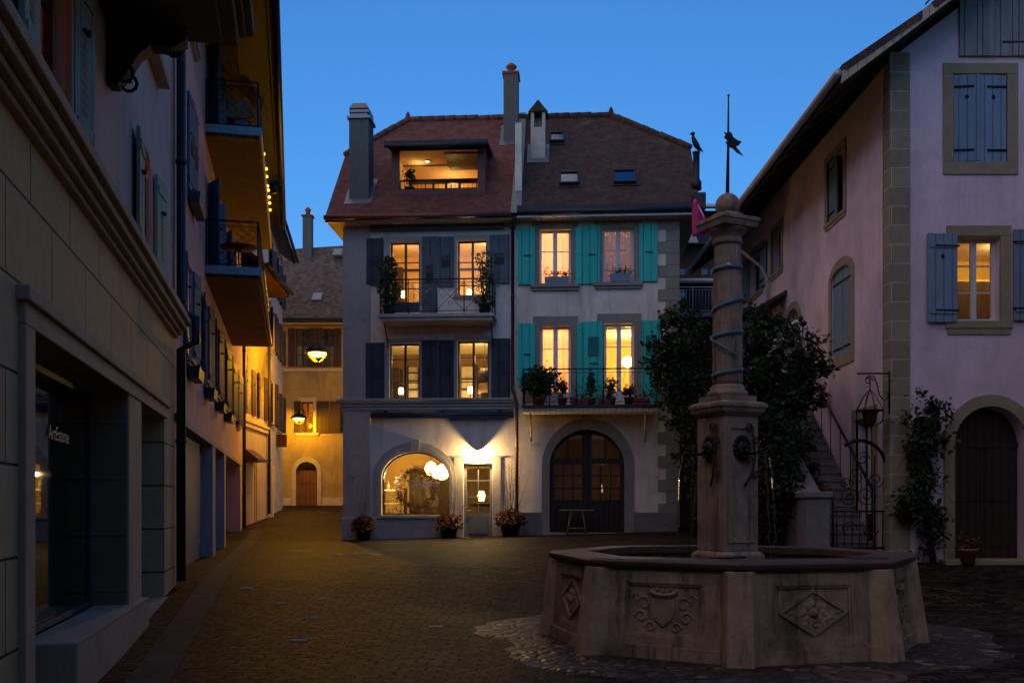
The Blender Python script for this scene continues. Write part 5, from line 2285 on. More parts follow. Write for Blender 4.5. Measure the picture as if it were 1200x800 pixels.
def console(par, x, mt, m, z, depth, h):
    b = MB(mt)
    pts = [(0, 0), (-depth, 0), (-depth, -.12), (-depth * .8, -.2), (-depth * .55, -.2), (-depth * .4, -.3), (-depth * .25, -h * .8), (-.1, -h), (0, -h)]
    vs = [(x - .1, p[0], z + p[1]) for p in pts] + [(x + .1, p[0], z + p[1]) for p in pts]
    n = len(pts)
    b.add(vs, [tuple(range(n)), tuple(range(2 * n - 1, n - 1, -1))] + [(i, n + i, n + (i + 1) % n, (i + 1) % n) for i in range(n)])
    for (cy, cz, r) in ((-depth * .8, -.12, .13), (-.16, -h * .85, .12)):
        for s in (-.12, .12):
            pts = []
            for k in range(16):
                a = k * .6
                rr_ = r * (1 - k / 20)
                pts.append((x + s, cy + rr_ * math.cos(a), z + cz + rr_ * math.sin(a)))
            b.tube(pts, .018, 5)
    return b.build('console', m, par)


for x in (ye - .2, ye - 2.6, ye - 5.0):
    console(ba_n, x, SN, M['soffit'], 6.42, .75, .62)
pipe(hN, [(xe - .02, -.1, 9.1), (xe - .02, -.1, 4.62), (xe - .02, -.32, 4.5), (xe - .02, -.32, 4.12), (xe - .02, -.1, 4.0), (xe - .02, -.1, .4)], .07, M['dark_metal'], SN)

# ------------------------------------------------------------------ left: rose house with balconies
xp1 = 34.7 / .976
hP = thing('balcony_house', 'rose plastered house with two deep balconies and boarded eaves along the alley', 'house', L.w(xe, 0, 0), L.rz)
SP = Matrix.Translation((-xe, 0, 0))
zlp = 2.9


def lx(px, py=500):
    return L.px(px, py)[0]


gops = [(lx(206.5), lx(247)), (lx(250.5), lx(261)), (lx(263), lx(280))]
W1 = [(17.0, 17.95), (20.2, 21.1), (23.0, 23.9), (25.9, 26.8), (28.7, 29.6), (31.6, 32.5)]
W1 = [(a / .976, c / .976) for a, c in W1]
z1a, z1b = 4.15, 5.85
WU = [(17.1 / .976, 18.3 / .976)]
DU = [(21.2 / .976, 22.3 / .976), (25.2 / .976, 26.3 / .976)]
b = MB(SP)
holes = [rect_pts(a, c, .1, zlp) for a, c in gops] + [rect_pts(a, c, z1a, z1b) for a, c in W1]
holes += [rect_pts(WU[0][0], WU[0][1], 7.15, 8.75), rect_pts(WU[0][0], WU[0][1], 10.0, 11.0)]
for z in (6.75, 9.75):
    holes += [rect_pts(a, c, z, z + 1.7) for a, c in DU]
b.prism(rect_pts(xe + .02, xp1, -.3, 11.5), 0, .4, holes)
b.box(xe + .02, xe + .3, .4, 6, -.3, 11.5)
b.box(xp1 - .3, xp1, .4, 6, -.3, 11.5)
b.box(xe + .3, xp1 - .3, 5.7, 6, -.3, 11.5)
for z in (3.3, 6.4, 9.4):
    b.box(xe + .3, xp1 - .3, .4, 5.7, z, z + .2)
b.build('wall', M['P_wall'], hP)
# ground floor shop fronts
for i, (a, c) in enumerate(gops):
    b = MB(SP)
    w_ = c - a
    if i == 0:
        b.box(a, c, .75, .8, -.2, zlp)
        b.m = 1
        b.box(a + w_ * .16, a + w_ * .3, .6, .66, -.2, zlp - .25)
        b.m = 2
        b.box(a + w_ * .42, c - .01, .22, .28, -.2, zlp)
        b.box(a + w_ * .45, c - .1, .2, .22, .75, zlp - .2)
        b.build('shop_front', [M['sh_grey_d'], M['Q_white'], M['sh_navy']], hP)
    elif i == 1:
        b.box(a, c, .3, .36, -.2, zlp)
        b.m = 1
        b.box(a, c, .27, .3, 1.45, 1.9)
        b.build('shop_front', [M['sh_grey_d'], M['P_stone']], hP)
    else:
        b.box(a, c, .9, .96, -.2, zlp)
        for k in range(6):
            xx = lerp(a, c, (k + .5) / 6)
            b.box(xx - .03, xx + .03, .87, .9, .0, zlp)
        b.build('shop_front', M['Q_wall'], hP)
for i in range(len(gops)):
    b = MB(SP)
    a, c = gops[i]
    nx = gops[i + 1][0] if i < 2 else xp1
    b.box(c + .01, nx - .01, -.04, .02, -.2, zlp)
    b.build('pier', M['P_stone'], hP, .01)
b = MB(SP)
b.box(xe + .04, xp1 - .01, -.05, .02, zlp, zlp + .12)
b.build('lintel', M['P_stone'], hP, .01)
p = L.w(gops[0][0] + .5, 0, 0)
# windows with swung shutters
for i, (a, c) in enumerate(W1):
    window(hP, (a, c, z1a, z1b), M['grey_frame'], 2, (.33, .66), d=.2, mt=SP, sill=(M['P_stone'], .14, .1, .1))
    for sd, hx in ((-1, a - .03), (1, c + .03)):
        shutter_swing(hP, hx, z1a, z1b, .5, (176 if sd < 0 else 172) - i, sd, M['sh_grey_d'] if i else M['sh_navy'], SP)
window(hP, (WU[0][0], WU[0][1], 7.15, 8.75), M['grey_frame'], 2, (.5,), d=.2, mt=SP)
window(hP, (WU[0][0], WU[0][1], 10.0, 11.0), M['grey_frame'], 2, (.5,), d=.2, mt=SP, sill=(M['P_stone'], .14, .12, .1))
for s in (0, 1):
    a = lerp(WU[0][0], WU[0][1], .5 * s) + .01
    c = lerp(WU[0][0], WU[0][1], .5 * s + .5) - .01
    shutter(hP, (a, c, 7.1, 8.8), M['sh_navy'], 'panel', SP, M['sh_louv'], off=.0)
bal_y = -1.12
xb0, xb1 = 20.5 / .976, 29.6 / .976
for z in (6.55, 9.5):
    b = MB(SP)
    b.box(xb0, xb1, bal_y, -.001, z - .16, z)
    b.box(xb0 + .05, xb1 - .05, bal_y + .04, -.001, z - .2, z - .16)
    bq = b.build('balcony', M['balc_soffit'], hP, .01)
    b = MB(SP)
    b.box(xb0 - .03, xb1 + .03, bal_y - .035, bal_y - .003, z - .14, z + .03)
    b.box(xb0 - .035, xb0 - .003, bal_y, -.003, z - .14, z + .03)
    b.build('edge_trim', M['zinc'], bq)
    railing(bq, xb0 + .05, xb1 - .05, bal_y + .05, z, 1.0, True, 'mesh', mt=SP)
    for a, c in DU:
        window(hP, (a, c, z + .2, z + 1.9), M['sh_navy'], 2, (.5,), d=.2, mt=SP)
        shutter_swing(hP, a - .02, z + .15, z + 1.95, .5, 150, -1, M['sh_navy'], SP)
        shutter_swing(hP, c + .02, z + .15, z + 1.95, .5, 150, 1, M['sh_navy'], SP)
# roof
b = MB(SP)
zev = 11.55
ro = -1.3
b.box(xe - .3, xp1 + .1, ro, .0, zev - .04, zev)
b.box(xe - .3, xp1 + .1, ro - .03, ro, zev - .16, zev + .1)
b.build('soffit', M['soffit'], hP)
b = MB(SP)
b.slab([(xe - .3, ro - .1, zev + .04), (xp1 + .1, ro - .1, zev + .04), (xp1 + .1, 3, zev + 3.1), (xe - .3, 3, zev + 3.1)], .1)
b.slab([(xp1 + .1, 7, zev + .04), (xe - .3, 7, zev + .04), (xe - .3, 3, zev + 3.1), (xp1 + .1, 3, zev + 3.1)], .1)
b.build('roof', M['tile_brown'], hP)
b = MB(SP)
b.tube([(xe - .3, ro - .16, zev - .0), (xp1 + .1, ro - .16, zev - .0)], .08, 8)
b.build('gutter', M['dark_metal'], hP)
pipe(hP, [(xp1 - .25, -.1, 11.3), (xp1 - .25, -.1, .5)], .06, M['dark_metal'], SP)
# near roof over the stone clad house
b = MB(SN)
b.slab([(3, -.4, 9.3), (xe - .32, -.4, 9.3), (xe - .32, 3.5, 11.8), (3, 3.5, 11.8)], .12)
b.slab([(xe - .32, 7.4, 9.3), (3, 7.4, 9.3), (3, 3.5, 11.8), (xe - .32, 3.5, 11.8)], .12)
b.build('roof', M['tile_brown'], hN)
# flower boxes under the first floor windows
for i, (a, c) in enumerate(W1[:4]):
    flower_box(['dark empty-looking flower box under the nearest lower window of the rose house', 'second flower box along the rose house, counted from the square',
                'third flower box along the rose house, counted from the square', 'flower box under the lower window of the rose house farthest up the alley'][i],
               (a + .02, c - .02, z1a - .36, z1a - .16), -.12, F=L, n=26, plant_h=.1, grp='flower boxes along the rose house', rail=False)
flower_box('flower box under the closed blue shutters of the rose house', (WU[0][0], WU[0][1], 6.86, 7.06), -.12, F=L, n=10, plant_h=.06, grp='flower boxes along the rose house', rail=False)
# things on the balconies
t = thing('garden_chair', 'pale round-backed chair on the upper balcony of the rose house', 'chair', L.w(21.9, -.68, 9.503), L.rz + PI / 2)
b = MB()
b.lathe([(.0, .42), (.24, .42), (.25, .45), (.0, .46)], 18)
b.build('seat', M['wood_l'], t)
b = MB()
vs = []
for i in range(15):
    a = PI * i / 14
    vs.append((.3 * math.cos(a), .44 + .4 * math.sin(a)))
b.M = Matrix.Translation((0, .24, 0)) @ Matrix.Rotation(-.12, 4, 'X')
b.prism(vs + [(-.22, .44), (.22, .44)][::1], -.012, .012)
b.build('backrest', M['wood_l'], t)
for sx in (-.17, .17):
    for sy in (-.17, .17):
        b = MB()
        b.tube([(sx * 1.15, sy * 1.15, 0), (sx, sy, .43)], .014, 6)
        b.build('leg', M['iron'], t)
t = thing('pot', 'round grey pot hung behind the upper balcony railing of the rose house', 'pot', L.w(21.55, -.7, 9.503), L.rz)
b = MB()
b.lathe([(.1, 0), (.18, .1), (.2, .22), (.16, .32), (.14, .3), (.1, .1), (0, .1)], 16)
b.build('bowl', M['B_base'], t)
t = thing('folding_table', 'dark round table on the lower balcony of the rose house', 'table', L.w(22.0, -.62, 6.553), L.rz)
b = MB()
b.lathe([(.0, .66), (.38, .66), (.4, .68), (.4, .7), (0, .7)], 20)
b.build('tabletop', M['red_metal'], t)
for k in range(3):
    a = k * 2.09
    b = MB()
    b.tube([(.3 * math.cos(a), .3 * math.sin(a), 0), (.05 * math.cos(a), .05 * math.sin(a), .66)], .015, 6)
    b.build('leg', M['iron'], t)
# string lights
sl = thing('string_lights', 'string of warm bulbs hanging at the balcony end of the rose house', 'string lights', L.w(26.5, -1.12, 0), L.rz)
pts = [atY(px, py, Y) for px, py, Y in ((307, 176, 22.5), (309, 180.5, 23.5), (312, 198, 24.5), (312.5, 207, 25), (313.5, 218, 25.6), (314.5, 223, 26), (315.5, 231, 26.6), (316, 238, 27.2), (316.5, 246, 28))]
MI = (Matrix.Translation(sl.location) @ Matrix.Rotation(L.rz, 4, 'Z')).inverted()
lp_ = [MI @ q for q in pts]
b = MB()
b.tube([(q.x, q.y, q.z + .09) for q in lp_], .008, 5)
b.build('cable', M['iron'], sl)
for q in lp_[1:]:
    b = MB()
    b.ball(q, .042, 8)
    b.build('bulb', M['bulb'], sl)
fb = MI @ atY(322, 221, 27)
tp = thing('hanging_plant', 'small plant pot hanging outside the eaves end by the string lights', 'plant', atY(320.5, 222, 27.3), 0)
b = MB()
b.lathe([(.09, -.1), (.14, .1), (.13, .1), (.08, -.08), (0, -.08)], 12)
b.build('pot', M['pot_dark'], tp)
b = MB()
b.clump((.05, 0, .18), (.22, .2, .16), 60, .09, rp, .2)
b.build('foliage', M['leaf'], tp)
b = MB()
b.tube([(0, 0, .1), (-.1, 0, 1.0), (-.55, 0, 1.4)], .008, 4)
b.build('hanger', M['iron'], tp)

# ------------------------------------------------------------------ left: houses farther up the alley
pA = L.w(xp1 + .03, .05, 0)
pB = Vector((-9.83, 39.4, 0))


def frame2(a, c):
    return Frame((a.x, a.y, 0), math.atan2(c.y - a.y, c.x - a.x)), (Vector((c.x, c.y, 0)) - Vector((a.x, a.y, 0))).length


Q, qw = frame2(pA, pB)
hQ = thing('alley_house', 'narrow ochre alley house with dark brown shutters above a stone string course', 'house', Q.o, Q.rz)
b = MB()
ws = [(1.0, 1.8), (3.2, 4.0), (5.4, 6.2)]
hl = [rect_pts(a, c, 4.9, 6.6) for a, c in ws] + [rect_pts(a, c, 8.0, 9.4) for a, c in ws] + [rect_pts(.8, 2.0, .5, 3.0)]
b.prism(rect_pts(0, qw, -.2, 10.1), 0, .35, hl)
b.box(0, .3, .35, 5, -.2, 10.1)
b.box(qw - .3, qw, .35, 5, -.2, 10.1)
b.box(.3, qw - .3, 4.7, 5, -.2, 10.1)
b.box(.3, qw - .3, .35, 4.7, 3.6, 3.8)
b.build('wall', M['Q_wall'], hQ)
for a, c in ws:
    for z in (4.9, 8.0):
        window(hQ, (a, c, z, z + (1.7 if z < 6 else 1.4)), M['brown_frame'], 2, (.5,), d=.2)
        for sd, hx in ((-1, a - .02), (1, c + .02)):
            shutter_swing(hQ, hx, z, z + (1.7 if z < 6 else 1.4), .42, 174, sd, M['sh_dark'])
b = MB()
b.box(.05, qw - .02, -.14, .02, 4.55, 4.65)
b.box(.05, qw - .02, -.09, .02, 4.38, 4.55)
b.build('string_course', M['E_stone'], hQ, .01)
b = MB()
b.box(.8, 2.0, .22, .28, .4, 3.0)
b.build('door', M['door_brown'], hQ)
b = MB()
b.hexa([(.6, -.5, 3.15), (2.2, -.5, 3.15), (2.2, -.01, 3.15), (.6, -.01, 3.15)], [(.6, -.5, 3.22), (2.2, -.5, 3.22), (2.2, -.01, 3.6), (.6, -.01, 3.6)])
b.build('door_canopy', M['furn'], hQ)
b = MB()
b.box(2.6, 2.66, -.04, -.001, .9, 3.3)
b.box(2.3, 2.36, -.04, -.001, .9, 3.3)
b.build('trellis', M['E_stone'], hQ)
b = MB()
b.slab([(-.1, -.9, 10.1), (qw + .1, -.9, 10.1), (qw + .1, 2.5, 12.8), (-.1, 2.5, 12.8)], .14)
b.slab([(qw + .1, 5.9, 10.1), (-.1, 5.9, 10.1), (-.1, 2.5, 12.8), (qw + .1, 2.5, 12.8)], .14)
b.build('roof', M['tile_brown'], hQ)
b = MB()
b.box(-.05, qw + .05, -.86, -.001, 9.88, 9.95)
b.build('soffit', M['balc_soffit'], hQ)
b = MB()
b.tube([(-.1, -.97, 10.05), (qw + .1, -.97, 10.05)], .07, 8)
b.build('gutter', M['dark_metal'], hQ)
pipe(hQ, [(qw - .1, -.1, 9.7), (qw - .1, -.1, 1.2)], .06, M['dark_metal'])
pC = Vector((-10.75, 46, 0))
Q2, q2 = frame2(pB + Vector((.0, .05, 0)), pC)
hW = thing('alley_house', 'tall off-white alley house with dark shutters next to the red hanging sign', 'house', Q2.o, Q2.rz)
b = MB()
ws = [(.8, 1.6), (3.2, 4.0), (5.2, 5.9)]
hl = [rect_pts(a, c, z, z + 1.6) for a, c in ws for z in (4.9, 8.0, 10.6)] + [rect_pts(2.0, 3.0, .9, 3.3)]
b.prism(rect_pts(0, q2, -.2, 13.0), 0, .35, hl)
b.box(0, .3, .35, 5, -.2, 13)
b.box(.3, q2, 4.7, 5, -.2, 13)
b.box(q2 - .3, q2, .35, 4.7, -.2, 13)
b.box(.3, q2 - .3, .35, 4.7, 3.9, 4.1)
b.build('wall', M['Q_white'], hW)
for a, c in ws:
    for z in (4.9, 8.0, 10.6):
        window(hW, (a, c, z, z + 1.6), M['brown_frame'], 2, (.5,), d=.2)
        for sd, hx in ((-1, a - .02), (1, c + .02)):
            shutter_swing(hW, hx, z, z + 1.6, .4, 158, sd, M['sh_grey_d'])
b = MB()
b.box(2.0, 3.0, .22, .28, .6, 3.3)
b.build('door', M['door_brown'], hW)
b = MB()
b.slab([(-.3, -.6, 13.0), (q2 + .2, -.6, 13.0), (q2 + .2, 2.4, 15.2), (1.2, 2.4, 15.2)], .14)
b.slab([(-.3, 5.4, 13.0), (-.3, -.6, 13.0), (1.2, 2.4, 15.2)], .14)
b.slab([(q2 + .2, 5.4, 13.0), (-.3, 5.4, 13.0), (1.2, 2.4, 15.2), (q2 + .2, 2.4, 15.2)], .14)
b.build('roof', M['tile_brown'], hW)
b = MB()
b.tube([(-.3, -.68, 13.0), (q2 + .2, -.68, 13.0)], .07, 8)
b.build('gutter', M['dark_metal'], hW)
b = MB()
b.box(-.02, .5, -.2, .02, -.2, 3.2)
b.build('corner_buttress', M['Q_white'], hW)
# hanging sign
c0 = atY(329, 516, 43)
t = thing('hanging_sign', 'blank dark red sign panel hanging over the alley', 'sign', c0, 0)
b = MB()
b.box(-.26, .26, -.04, .04, -.28, .28)
b.build('panel', M['sign_red'], t)
b = MB()
b.tube([(-.9, 0, .34), (.3, 0, .34)], .018, 6)
b.tube([(-.2, 0, .34), (-.2, 0, .28)], .01, 4)
b.tube([(.2, 0, .34), (.2, 0, .28)], .01, 4)
b.build('bracket', M['iron'], t)
# ------------------------------------------------------------------ right: pink house with gable
YC = 18.5
C0 = Vector(((1044 - 600) / FPX * YC, YC, 0))
C = Frame(C0, 0)
CS = Frame(C0, -PI / 2)
MS = Matrix.Rotation(-PI / 2, 4, 'Z')
hC = thing('gabled_house', 'pink plastered gabled house with ochre quoins and blue grey plank shutters', 'house', C0, 0)
zeC = 9.25
SC = .754
xeC = -1.24


def zrc(x):
    return zeC + SC * (x - xeC)


wl = C.rect(1121, 277, 1172, 376)
wu = C.rect(1117, 87, 1180, 190)
hat = C.rect(1123, -40, 1205, 67)
axr = C.rect(1118, 476, 1203, 655)
ar = (axr[0], axr[1], .3, axr[3])
azc = C.px(1160, 520)[1]
fw_ = 9.0
b = MB()
b.prism([(0, -.3), (fw_, -.3), (fw_, zrc(fw_) - .2), (0, zrc(0) - .2)], 0, .4, [rect_pts(*wl), rect_pts(*wu), arch_pts(ar[0], ar[1], ar[2], azc, ar[3], 16)])
b.box(fw_ - .3, fw_, .4, 14, -.3, 12.5)
sb = MB(MS)
sr = [CS.rect(975, 313, 998, 417), CS.rect(970, 182, 989, 254), CS.rect(905, 268, 916, 318), CS.rect(878, 296, 893, 344)]
sd = CS.rect(923, 362, 937, 430)
sg = CS.rect(1003, 490, 1024, 640)
holes = [arch_pts(sr[0][0], sr[0][1], sr[0][2], sr[0][3] - .2, sr[0][3], 10)] + [rect_pts(*r) for r in sr[1:]]
sdz = 4.25
holes.append(arch_pts(sd[0], sd[1], sdz, sd[3] - .35, sd[3], 10))
holes.append(rect_pts(sg[0], sg[1], .7, sg[3]))
sb.prism(rect_pts(-14, -.001, -.3, zrc(0) - .2), .0, .4, holes)
b.M = MS
b.v += sb.v
n0 = len(b.v) - len(sb.v)
b.f += [[n0 + i for i in f] for f in sb.f]
b.sm += sb.sm
b.mi += sb.mi
b.M = Matrix()
b.prism([(.4, -.3), (fw_ - .3, -.3), (fw_ - .3, 11), (6.5, zrc(6.5) - .3), (.4, zrc(.4) - .25)], 13.6, 14)
for z in (3.6, 6.9):
    b.box(.4, fw_ - .3, .4, 13.6, z, z + .2)
b.build('wall', M['C_wall'], hC)
b = MB()
b.box(-.03, .35, -.03, .001, -.2, zrc(.17) - .22)
b.box(-.03, .0, .001, .3, -.2, zrc(0) - .25)
b.build('quoin', M['C_quoin'], hC)
CSUR = (M['C_stone'], .24, .03, .24)
window(hC, wl, M['white_paint'], 2, (.36, .68), d=.2, fw=.07, mid=.1, sur=(M['C_stone'], .2, .03, .2), sill=(M['C_stone'], .26, .05, .22))
room(hC, (wl[0] - .6, wl[1] + 1.8, wl[2] - .7, wl[3] + .5), 2.6, M['room_y'], y0=.42, lights=[(wl[1] + .9, 1.6, wl[3] + .1, 26, (1, .68, .16))],
     furn=[(1, wl[0] - .2, 3.05, 2.3, 2.95, wl[2] - .6, 6.3), (2, wl[0] - .2, 3.08, 2.28, 2.96, 6.3, 6.34)])
b = MB()
b.box(wu[0] - .2, wu[1] + .2, -.03, .06, wu[3], wu[3] + .2)
b.box(wu[0] - .2, wu[1] + .2, -.03, .06, wu[2] - .24, wu[2])
b.box(wu[0] - .2, wu[0], -.028, .06, wu[2], wu[3])
b.box(wu[1], wu[1] + .2, -.028, .06, wu[2], wu[3])
b.build('surround', M['C_stone'], hC, .008)
xm = (wu[0] + wu[1]) / 2
shutter(hC, (wu[0] + .005, xm - .004, wu[2] + .01, wu[3] - .01), M['sh_blue'], 'strap', hinge=-1, off=-.05)
shutter(hC, (xm + .004, wu[1] - .005, wu[2] + .01, wu[3] - .01), M['sh_blue'], 'strap', hinge=1, off=-.05)
shutter(hC, C.rect(1085, 275, 1120, 378), M['sh_blue'], 'batten', hinge=1)
shutter(hC, C.rect(1186, 270, 1221, 376), M['sh_blue'], 'batten', hinge=-1)
b = MB()
for k in range(4):
    a, c = lerp(hat[0], hat[1], k / 4), lerp(hat[0], hat[1], (k + 1) / 4)
    b.box(a + .006, c - .006, -.06 - .006 * (k % 2), -.002, hat[2], hat[3])
b.m = 1
b.box(hat[0] + .8, hat[1], -.075, -.067, hat[2] + .24, hat[2] + .27)
b.build('loft_hatch', [M['plank_grey'], M['iron']], hC)
# arched door
b = MB()
b.prism(arch_pts(ar[0] - .2, ar[1] + .2, ar[2] + .01, azc, ar[3] + .22, 18), -.05, .0, [arch_pts(ar[0], ar[1], ar[2] + .012, azc, ar[3], 18)])
d_ = MB()
d_.prism(arch_pts(ar[0], ar[1], ar[2], azc, ar[3], 18), .34, .4)
xm = (ar[0] + ar[1]) / 2
for s in (-1, 1):
    for (z0, z1) in ((.8, 1.5), (1.65, 2.7)):
        d_.box(xm + s * .08, xm + s * .55, .315, .34, z0, z1)
d_.box(xm - .02, xm + .02, .32, .34, .4, azc)
d_.box(ar[0], ar[1], .3, .34, azc - .05, azc + .05)
da = d_.build('arched_door', M['door_wood'], hC)
b.build('surround', M['C_stone'], da, .01)
b = MB()
b.box(ar[0] - .3, ar[1] + .3, -.35, .33, .2, .56)
b.build('doorstep', M['C_stone'], da, .02)
# side wall openings
for i, r in enumerate(sr):
    if i == 0:
        b = MB(MS)
        b.prism(arch_pts(r[0] - .17, r[1] + .17, r[2] - .22, r[3] - .2, r[3] + .2, 12), -.03, 0, [arch_pts(r[0], r[1], r[2], r[3] - .2, r[3], 10)])
        o = MB(MS)
        xm = (r[0] + r[1]) / 2
        o.prism(arch_pts(r[0] + .01, r[1] - .01, r[2] + .01, r[3] - .21, r[3] - .01, 10), .03, .08)
        o.m = 1
        for k in (.1, .85):
            o.box(r[0], xm - .05, .015, .03, lerp(r[2], r[3], k) - .02, lerp(r[2], r[3], k) + .02)
            o.box(xm + .05, r[1], .015, .03, lerp(r[2], r[3], k) - .02, lerp(r[2], r[3], k) + .02)
        o.box(xm - .008, xm + .008, .028, .03, r[2] + .03, r[3] - .03)
        s_ = o.build('shutter', [M['sh_blue'], M['iron']], hC)
        b.build('surround', M['C_stone'], s_, .008)
    else:
        window(hC, r, M['brown_frame'], 2, (.5,), d=.2, mt=MS, sur=(M['C_stone'], .16, .03, .16), sill=(M['C_stone'], .16, .05, .16))
        if i == 1:
            xm = (r[0] + r[1]) / 2
            shutter(hC, (r[0], xm - .01, r[2], r[3]), M['sh_blue'], 'strap', MS, hinge=-1, off=-.06)
        if i == 3:
            shutter(hC, (r[1] + .03, r[1] + .6, r[2], r[3]), M['sh_blue'], 'strap', MS, hinge=-1)
            shutter(hC, (r[0] - .6, r[0] - .03, r[2], r[3]), M['sh_blue'], 'strap', MS, hinge=1)
b = MB(MS)
b.prism(arch_pts(sd[0] - .16, sd[1] + .16, sdz, sd[3] - .35, sd[3] + .18, 12), -.04, 0, [arch_pts(sd[0], sd[1], sdz + .002, sd[3] - .35, sd[3], 10)])
o = MB(MS)
o.prism(arch_pts(sd[0], sd[1], sdz, sd[3] - .35, sd[3], 10), .3, .36)
u = o.build('arched_door', M['door_wood'], hC)
b.build('surround', M['C_stone'], u)
b = MB(MS)
b.box(sg[0] - .2, sg[0], -.03, .05, .6, sg[3])
b.box(sg[1], sg[1] + .2, -.03, .05, .6, sg[3])
b.box(sg[0] - .2, sg[1] + .2, -.03, .05, sg[3], sg[3] + .22)
o = MB(MS)
o.box(sg[0], sg[1], .2, .26, .6, sg[3])
o.m = 1
for k in (.25, .68):
    xx = lerp(sg[0], sg[1], k)
    o.box(xx - .07, xx + .07, .185, .2, 1.4, sg[3] - .15)
g_ = o.build('door', [M['door_wood'], M['white_paint']], hC)
b.build('surround', M['C_stone'], g_)
# small tiled canopy over the stair landing
b = MB(MS)
ca, cb_ = CS.px(925, 350)[0] - .2, CS.px(890, 360)[0]
zc1, zc0 = 7.15, 6.3
b.slab([(cb_, -1.5, zc0), (ca, -1.5, zc0), (ca, -.02, zc1), (cb_, -.02, zc1)], .09)
b.m = 1
b.box(ca, ca + .03, -1.5, -.02, zc0 - .22, zc0 - .0)
b.build('door_canopy', [M['tile_brown'], M['plank_grey']], hC)
# roof
b = MB()
yb0, yb1 = -.95, 14.3
xr_ = 6.5
kx = 0.35
b.slab([(xeC, yb1, zeC + .2), (xeC, yb0, zeC + .2), (kx, yb0, zrc(kx) + .08), (kx, yb1, zrc(kx) + .08)][::1], .12)
b.slab([(kx, yb1, zrc(kx) + .1), (kx, yb0 - .03, zrc(kx) + .1), (xr_, yb0 - .03, zrc(xr_) + .1), (xr_, yb1, zrc(xr_) + .1)], .12)
b.slab([(xr_, yb1, zrc(xr_) + .1), (xr_, yb0, zrc(xr_) + .1), (14, yb0, zeC), (14, yb1, zeC)], .12)
rC = b.build('roof', M['tile_brown'], hC)
b = MB()
for (xa, xb_, y) in ((xeC, 0.2, yb0 + .02), (0.2, 7, yb0 - .01)):
    b.hexa([(xa, y, zrc(xa) - .12), (xb_, y, zrc(xb_) - .12), (xb_, y + .05, zrc(xb_) - .12), (xa, y + .05, zrc(xa) - .12)],
           [(xa, y, zrc(xa) + .09), (xb_, y, zrc(xb_) + .09), (xb_, y + .05, zrc(xb_) + .09), (xa, y + .05, zrc(xa) + .09)])
b.build('bargeboard', M['soffit_cream'], hC)
b = MB()
b.hexa([(xeC + .02, yb0 + .08, zrc(xeC) - .06), (8, yb0 + .08, zrc(8) - .06), (8, -.001, zrc(8) - .06), (xeC + .02, -.001, zrc(xeC) - .06)],
       [(xeC + .02, yb0 + .08, zrc(xeC) - .02), (8, yb0 + .08, zrc(8) - .02), (8, -.001, zrc(8) - .02), (xeC + .02, -.001, zrc(xeC) - .02)])
b.hexa([(xeC + .02, 0, zrc(xeC) - .06), (-.001, 0, zrc(0) - .06), (-.001, yb1, zrc(0) - .06), (xeC + .02, yb1, zrc(xeC) - .06)],
       [(xeC + .02, 0, zrc(xeC) - .02), (-.001, 0, zrc(0) - .02), (-.001, yb1, zrc(0) - .02), (xeC + .02, yb1, zrc(xeC) - .02)])
b.build('soffit', M['soffit'], hC)
for k in range(16):
    b = MB()
    y = .3 + k * .85
    b.hexa([(xeC + .1, y, zrc(xeC + .1) - .18), (-.001, y, zrc(0) - .18), (-.001, y + .1, zrc(0) - .18), (xeC + .1, y + .1, zrc(xeC + .1) - .18)],
           [(xeC + .1, y, zrc(xeC + .1) - .06), (-.001, y, zrc(0) - .06), (-.001, y + .1, zrc(0) - .06), (xeC + .1, y + .1, zrc(xeC + .1) - .06)])
    b.build('rafter', M['soffit'], hC)
b = MB()
b.tube([(xeC - .07, yb0, zeC + .06), (xeC - .07, yb1, zeC + .06)], .07, 8)
b.build('gutter', M['zinc_white'], hC)
xg, zg_ = xeC - .05, zeC - .02
yg = 8.6
pipe(hC, [(xg, yg, zg_), (xg + .1, yg, zg_ - .35), (-.25, yg, zg_ - 1.1), (-.1, yg, zg_ - 1.4), (-.1, yg, 4.0)], .045, M['zinc_white'])
# snow guard on the roof edge
b = MB()
p0 = (.85, yb0 + .12, zrc(.85) + .1)
b.tube([(p0[0], p0[1], p0[2]), (p0[0] - .0, p0[1], p0[2] + .32)], .018, 5)
b.tube([(p0[0] - .12, p0[1], p0[2] + .2), (p0[0] + .14, p0[1], p0[2] + .3)], .015, 5)
b.tube([(p0[0] + .02, p0[1], p0[2] + .28), (p0[0] - .55, p0[1], p0[2] - .34)], .015, 5)
b.tube([(p0[0] - .14, p0[1], p0[2] + .1), (p0[0] + .1, p0[1], p0[2] + .18)], .012, 5)
b.build('snow_guard', M['iron'], rC)
# lantern by the upper door
x, z = CS.px(940, 391)
t = thing('wall_lantern', 'small unlit white-framed lantern beside the upper stair door', 'lamp', CS.w(x, -.16, z), 0)
b = MB()
for sx in (-.1, .1):
    for sy in (-.1, .1):
        b.box(sx - .015, sx + .015, sy - .015, sy + .015, -.2, .17)
b.box(-.12, .12, -.12, .12, .17, .2)
b.box(-.12, .12, -.12, .12, -.23, -.2)
b.hexa([(-.13, -.13, .2), (.13, -.13, .2), (.13, .13, .2), (-.13, .13, .2)], [(-.03, -.03, .34), (.03, -.03, .34), (.03, .03, .34), (-.03, .03, .34)])
b.build('frame', M['white_paint'], t)
b = MB()
b.box(-.085, .085, -.085, .085, -.2, .17)
b.build('pane', M['glass'], t)
b = MB()
b.box(.12, .155, -.03, .03, -.1, .4)
b.build('bracket', M['sh_navy'], t)

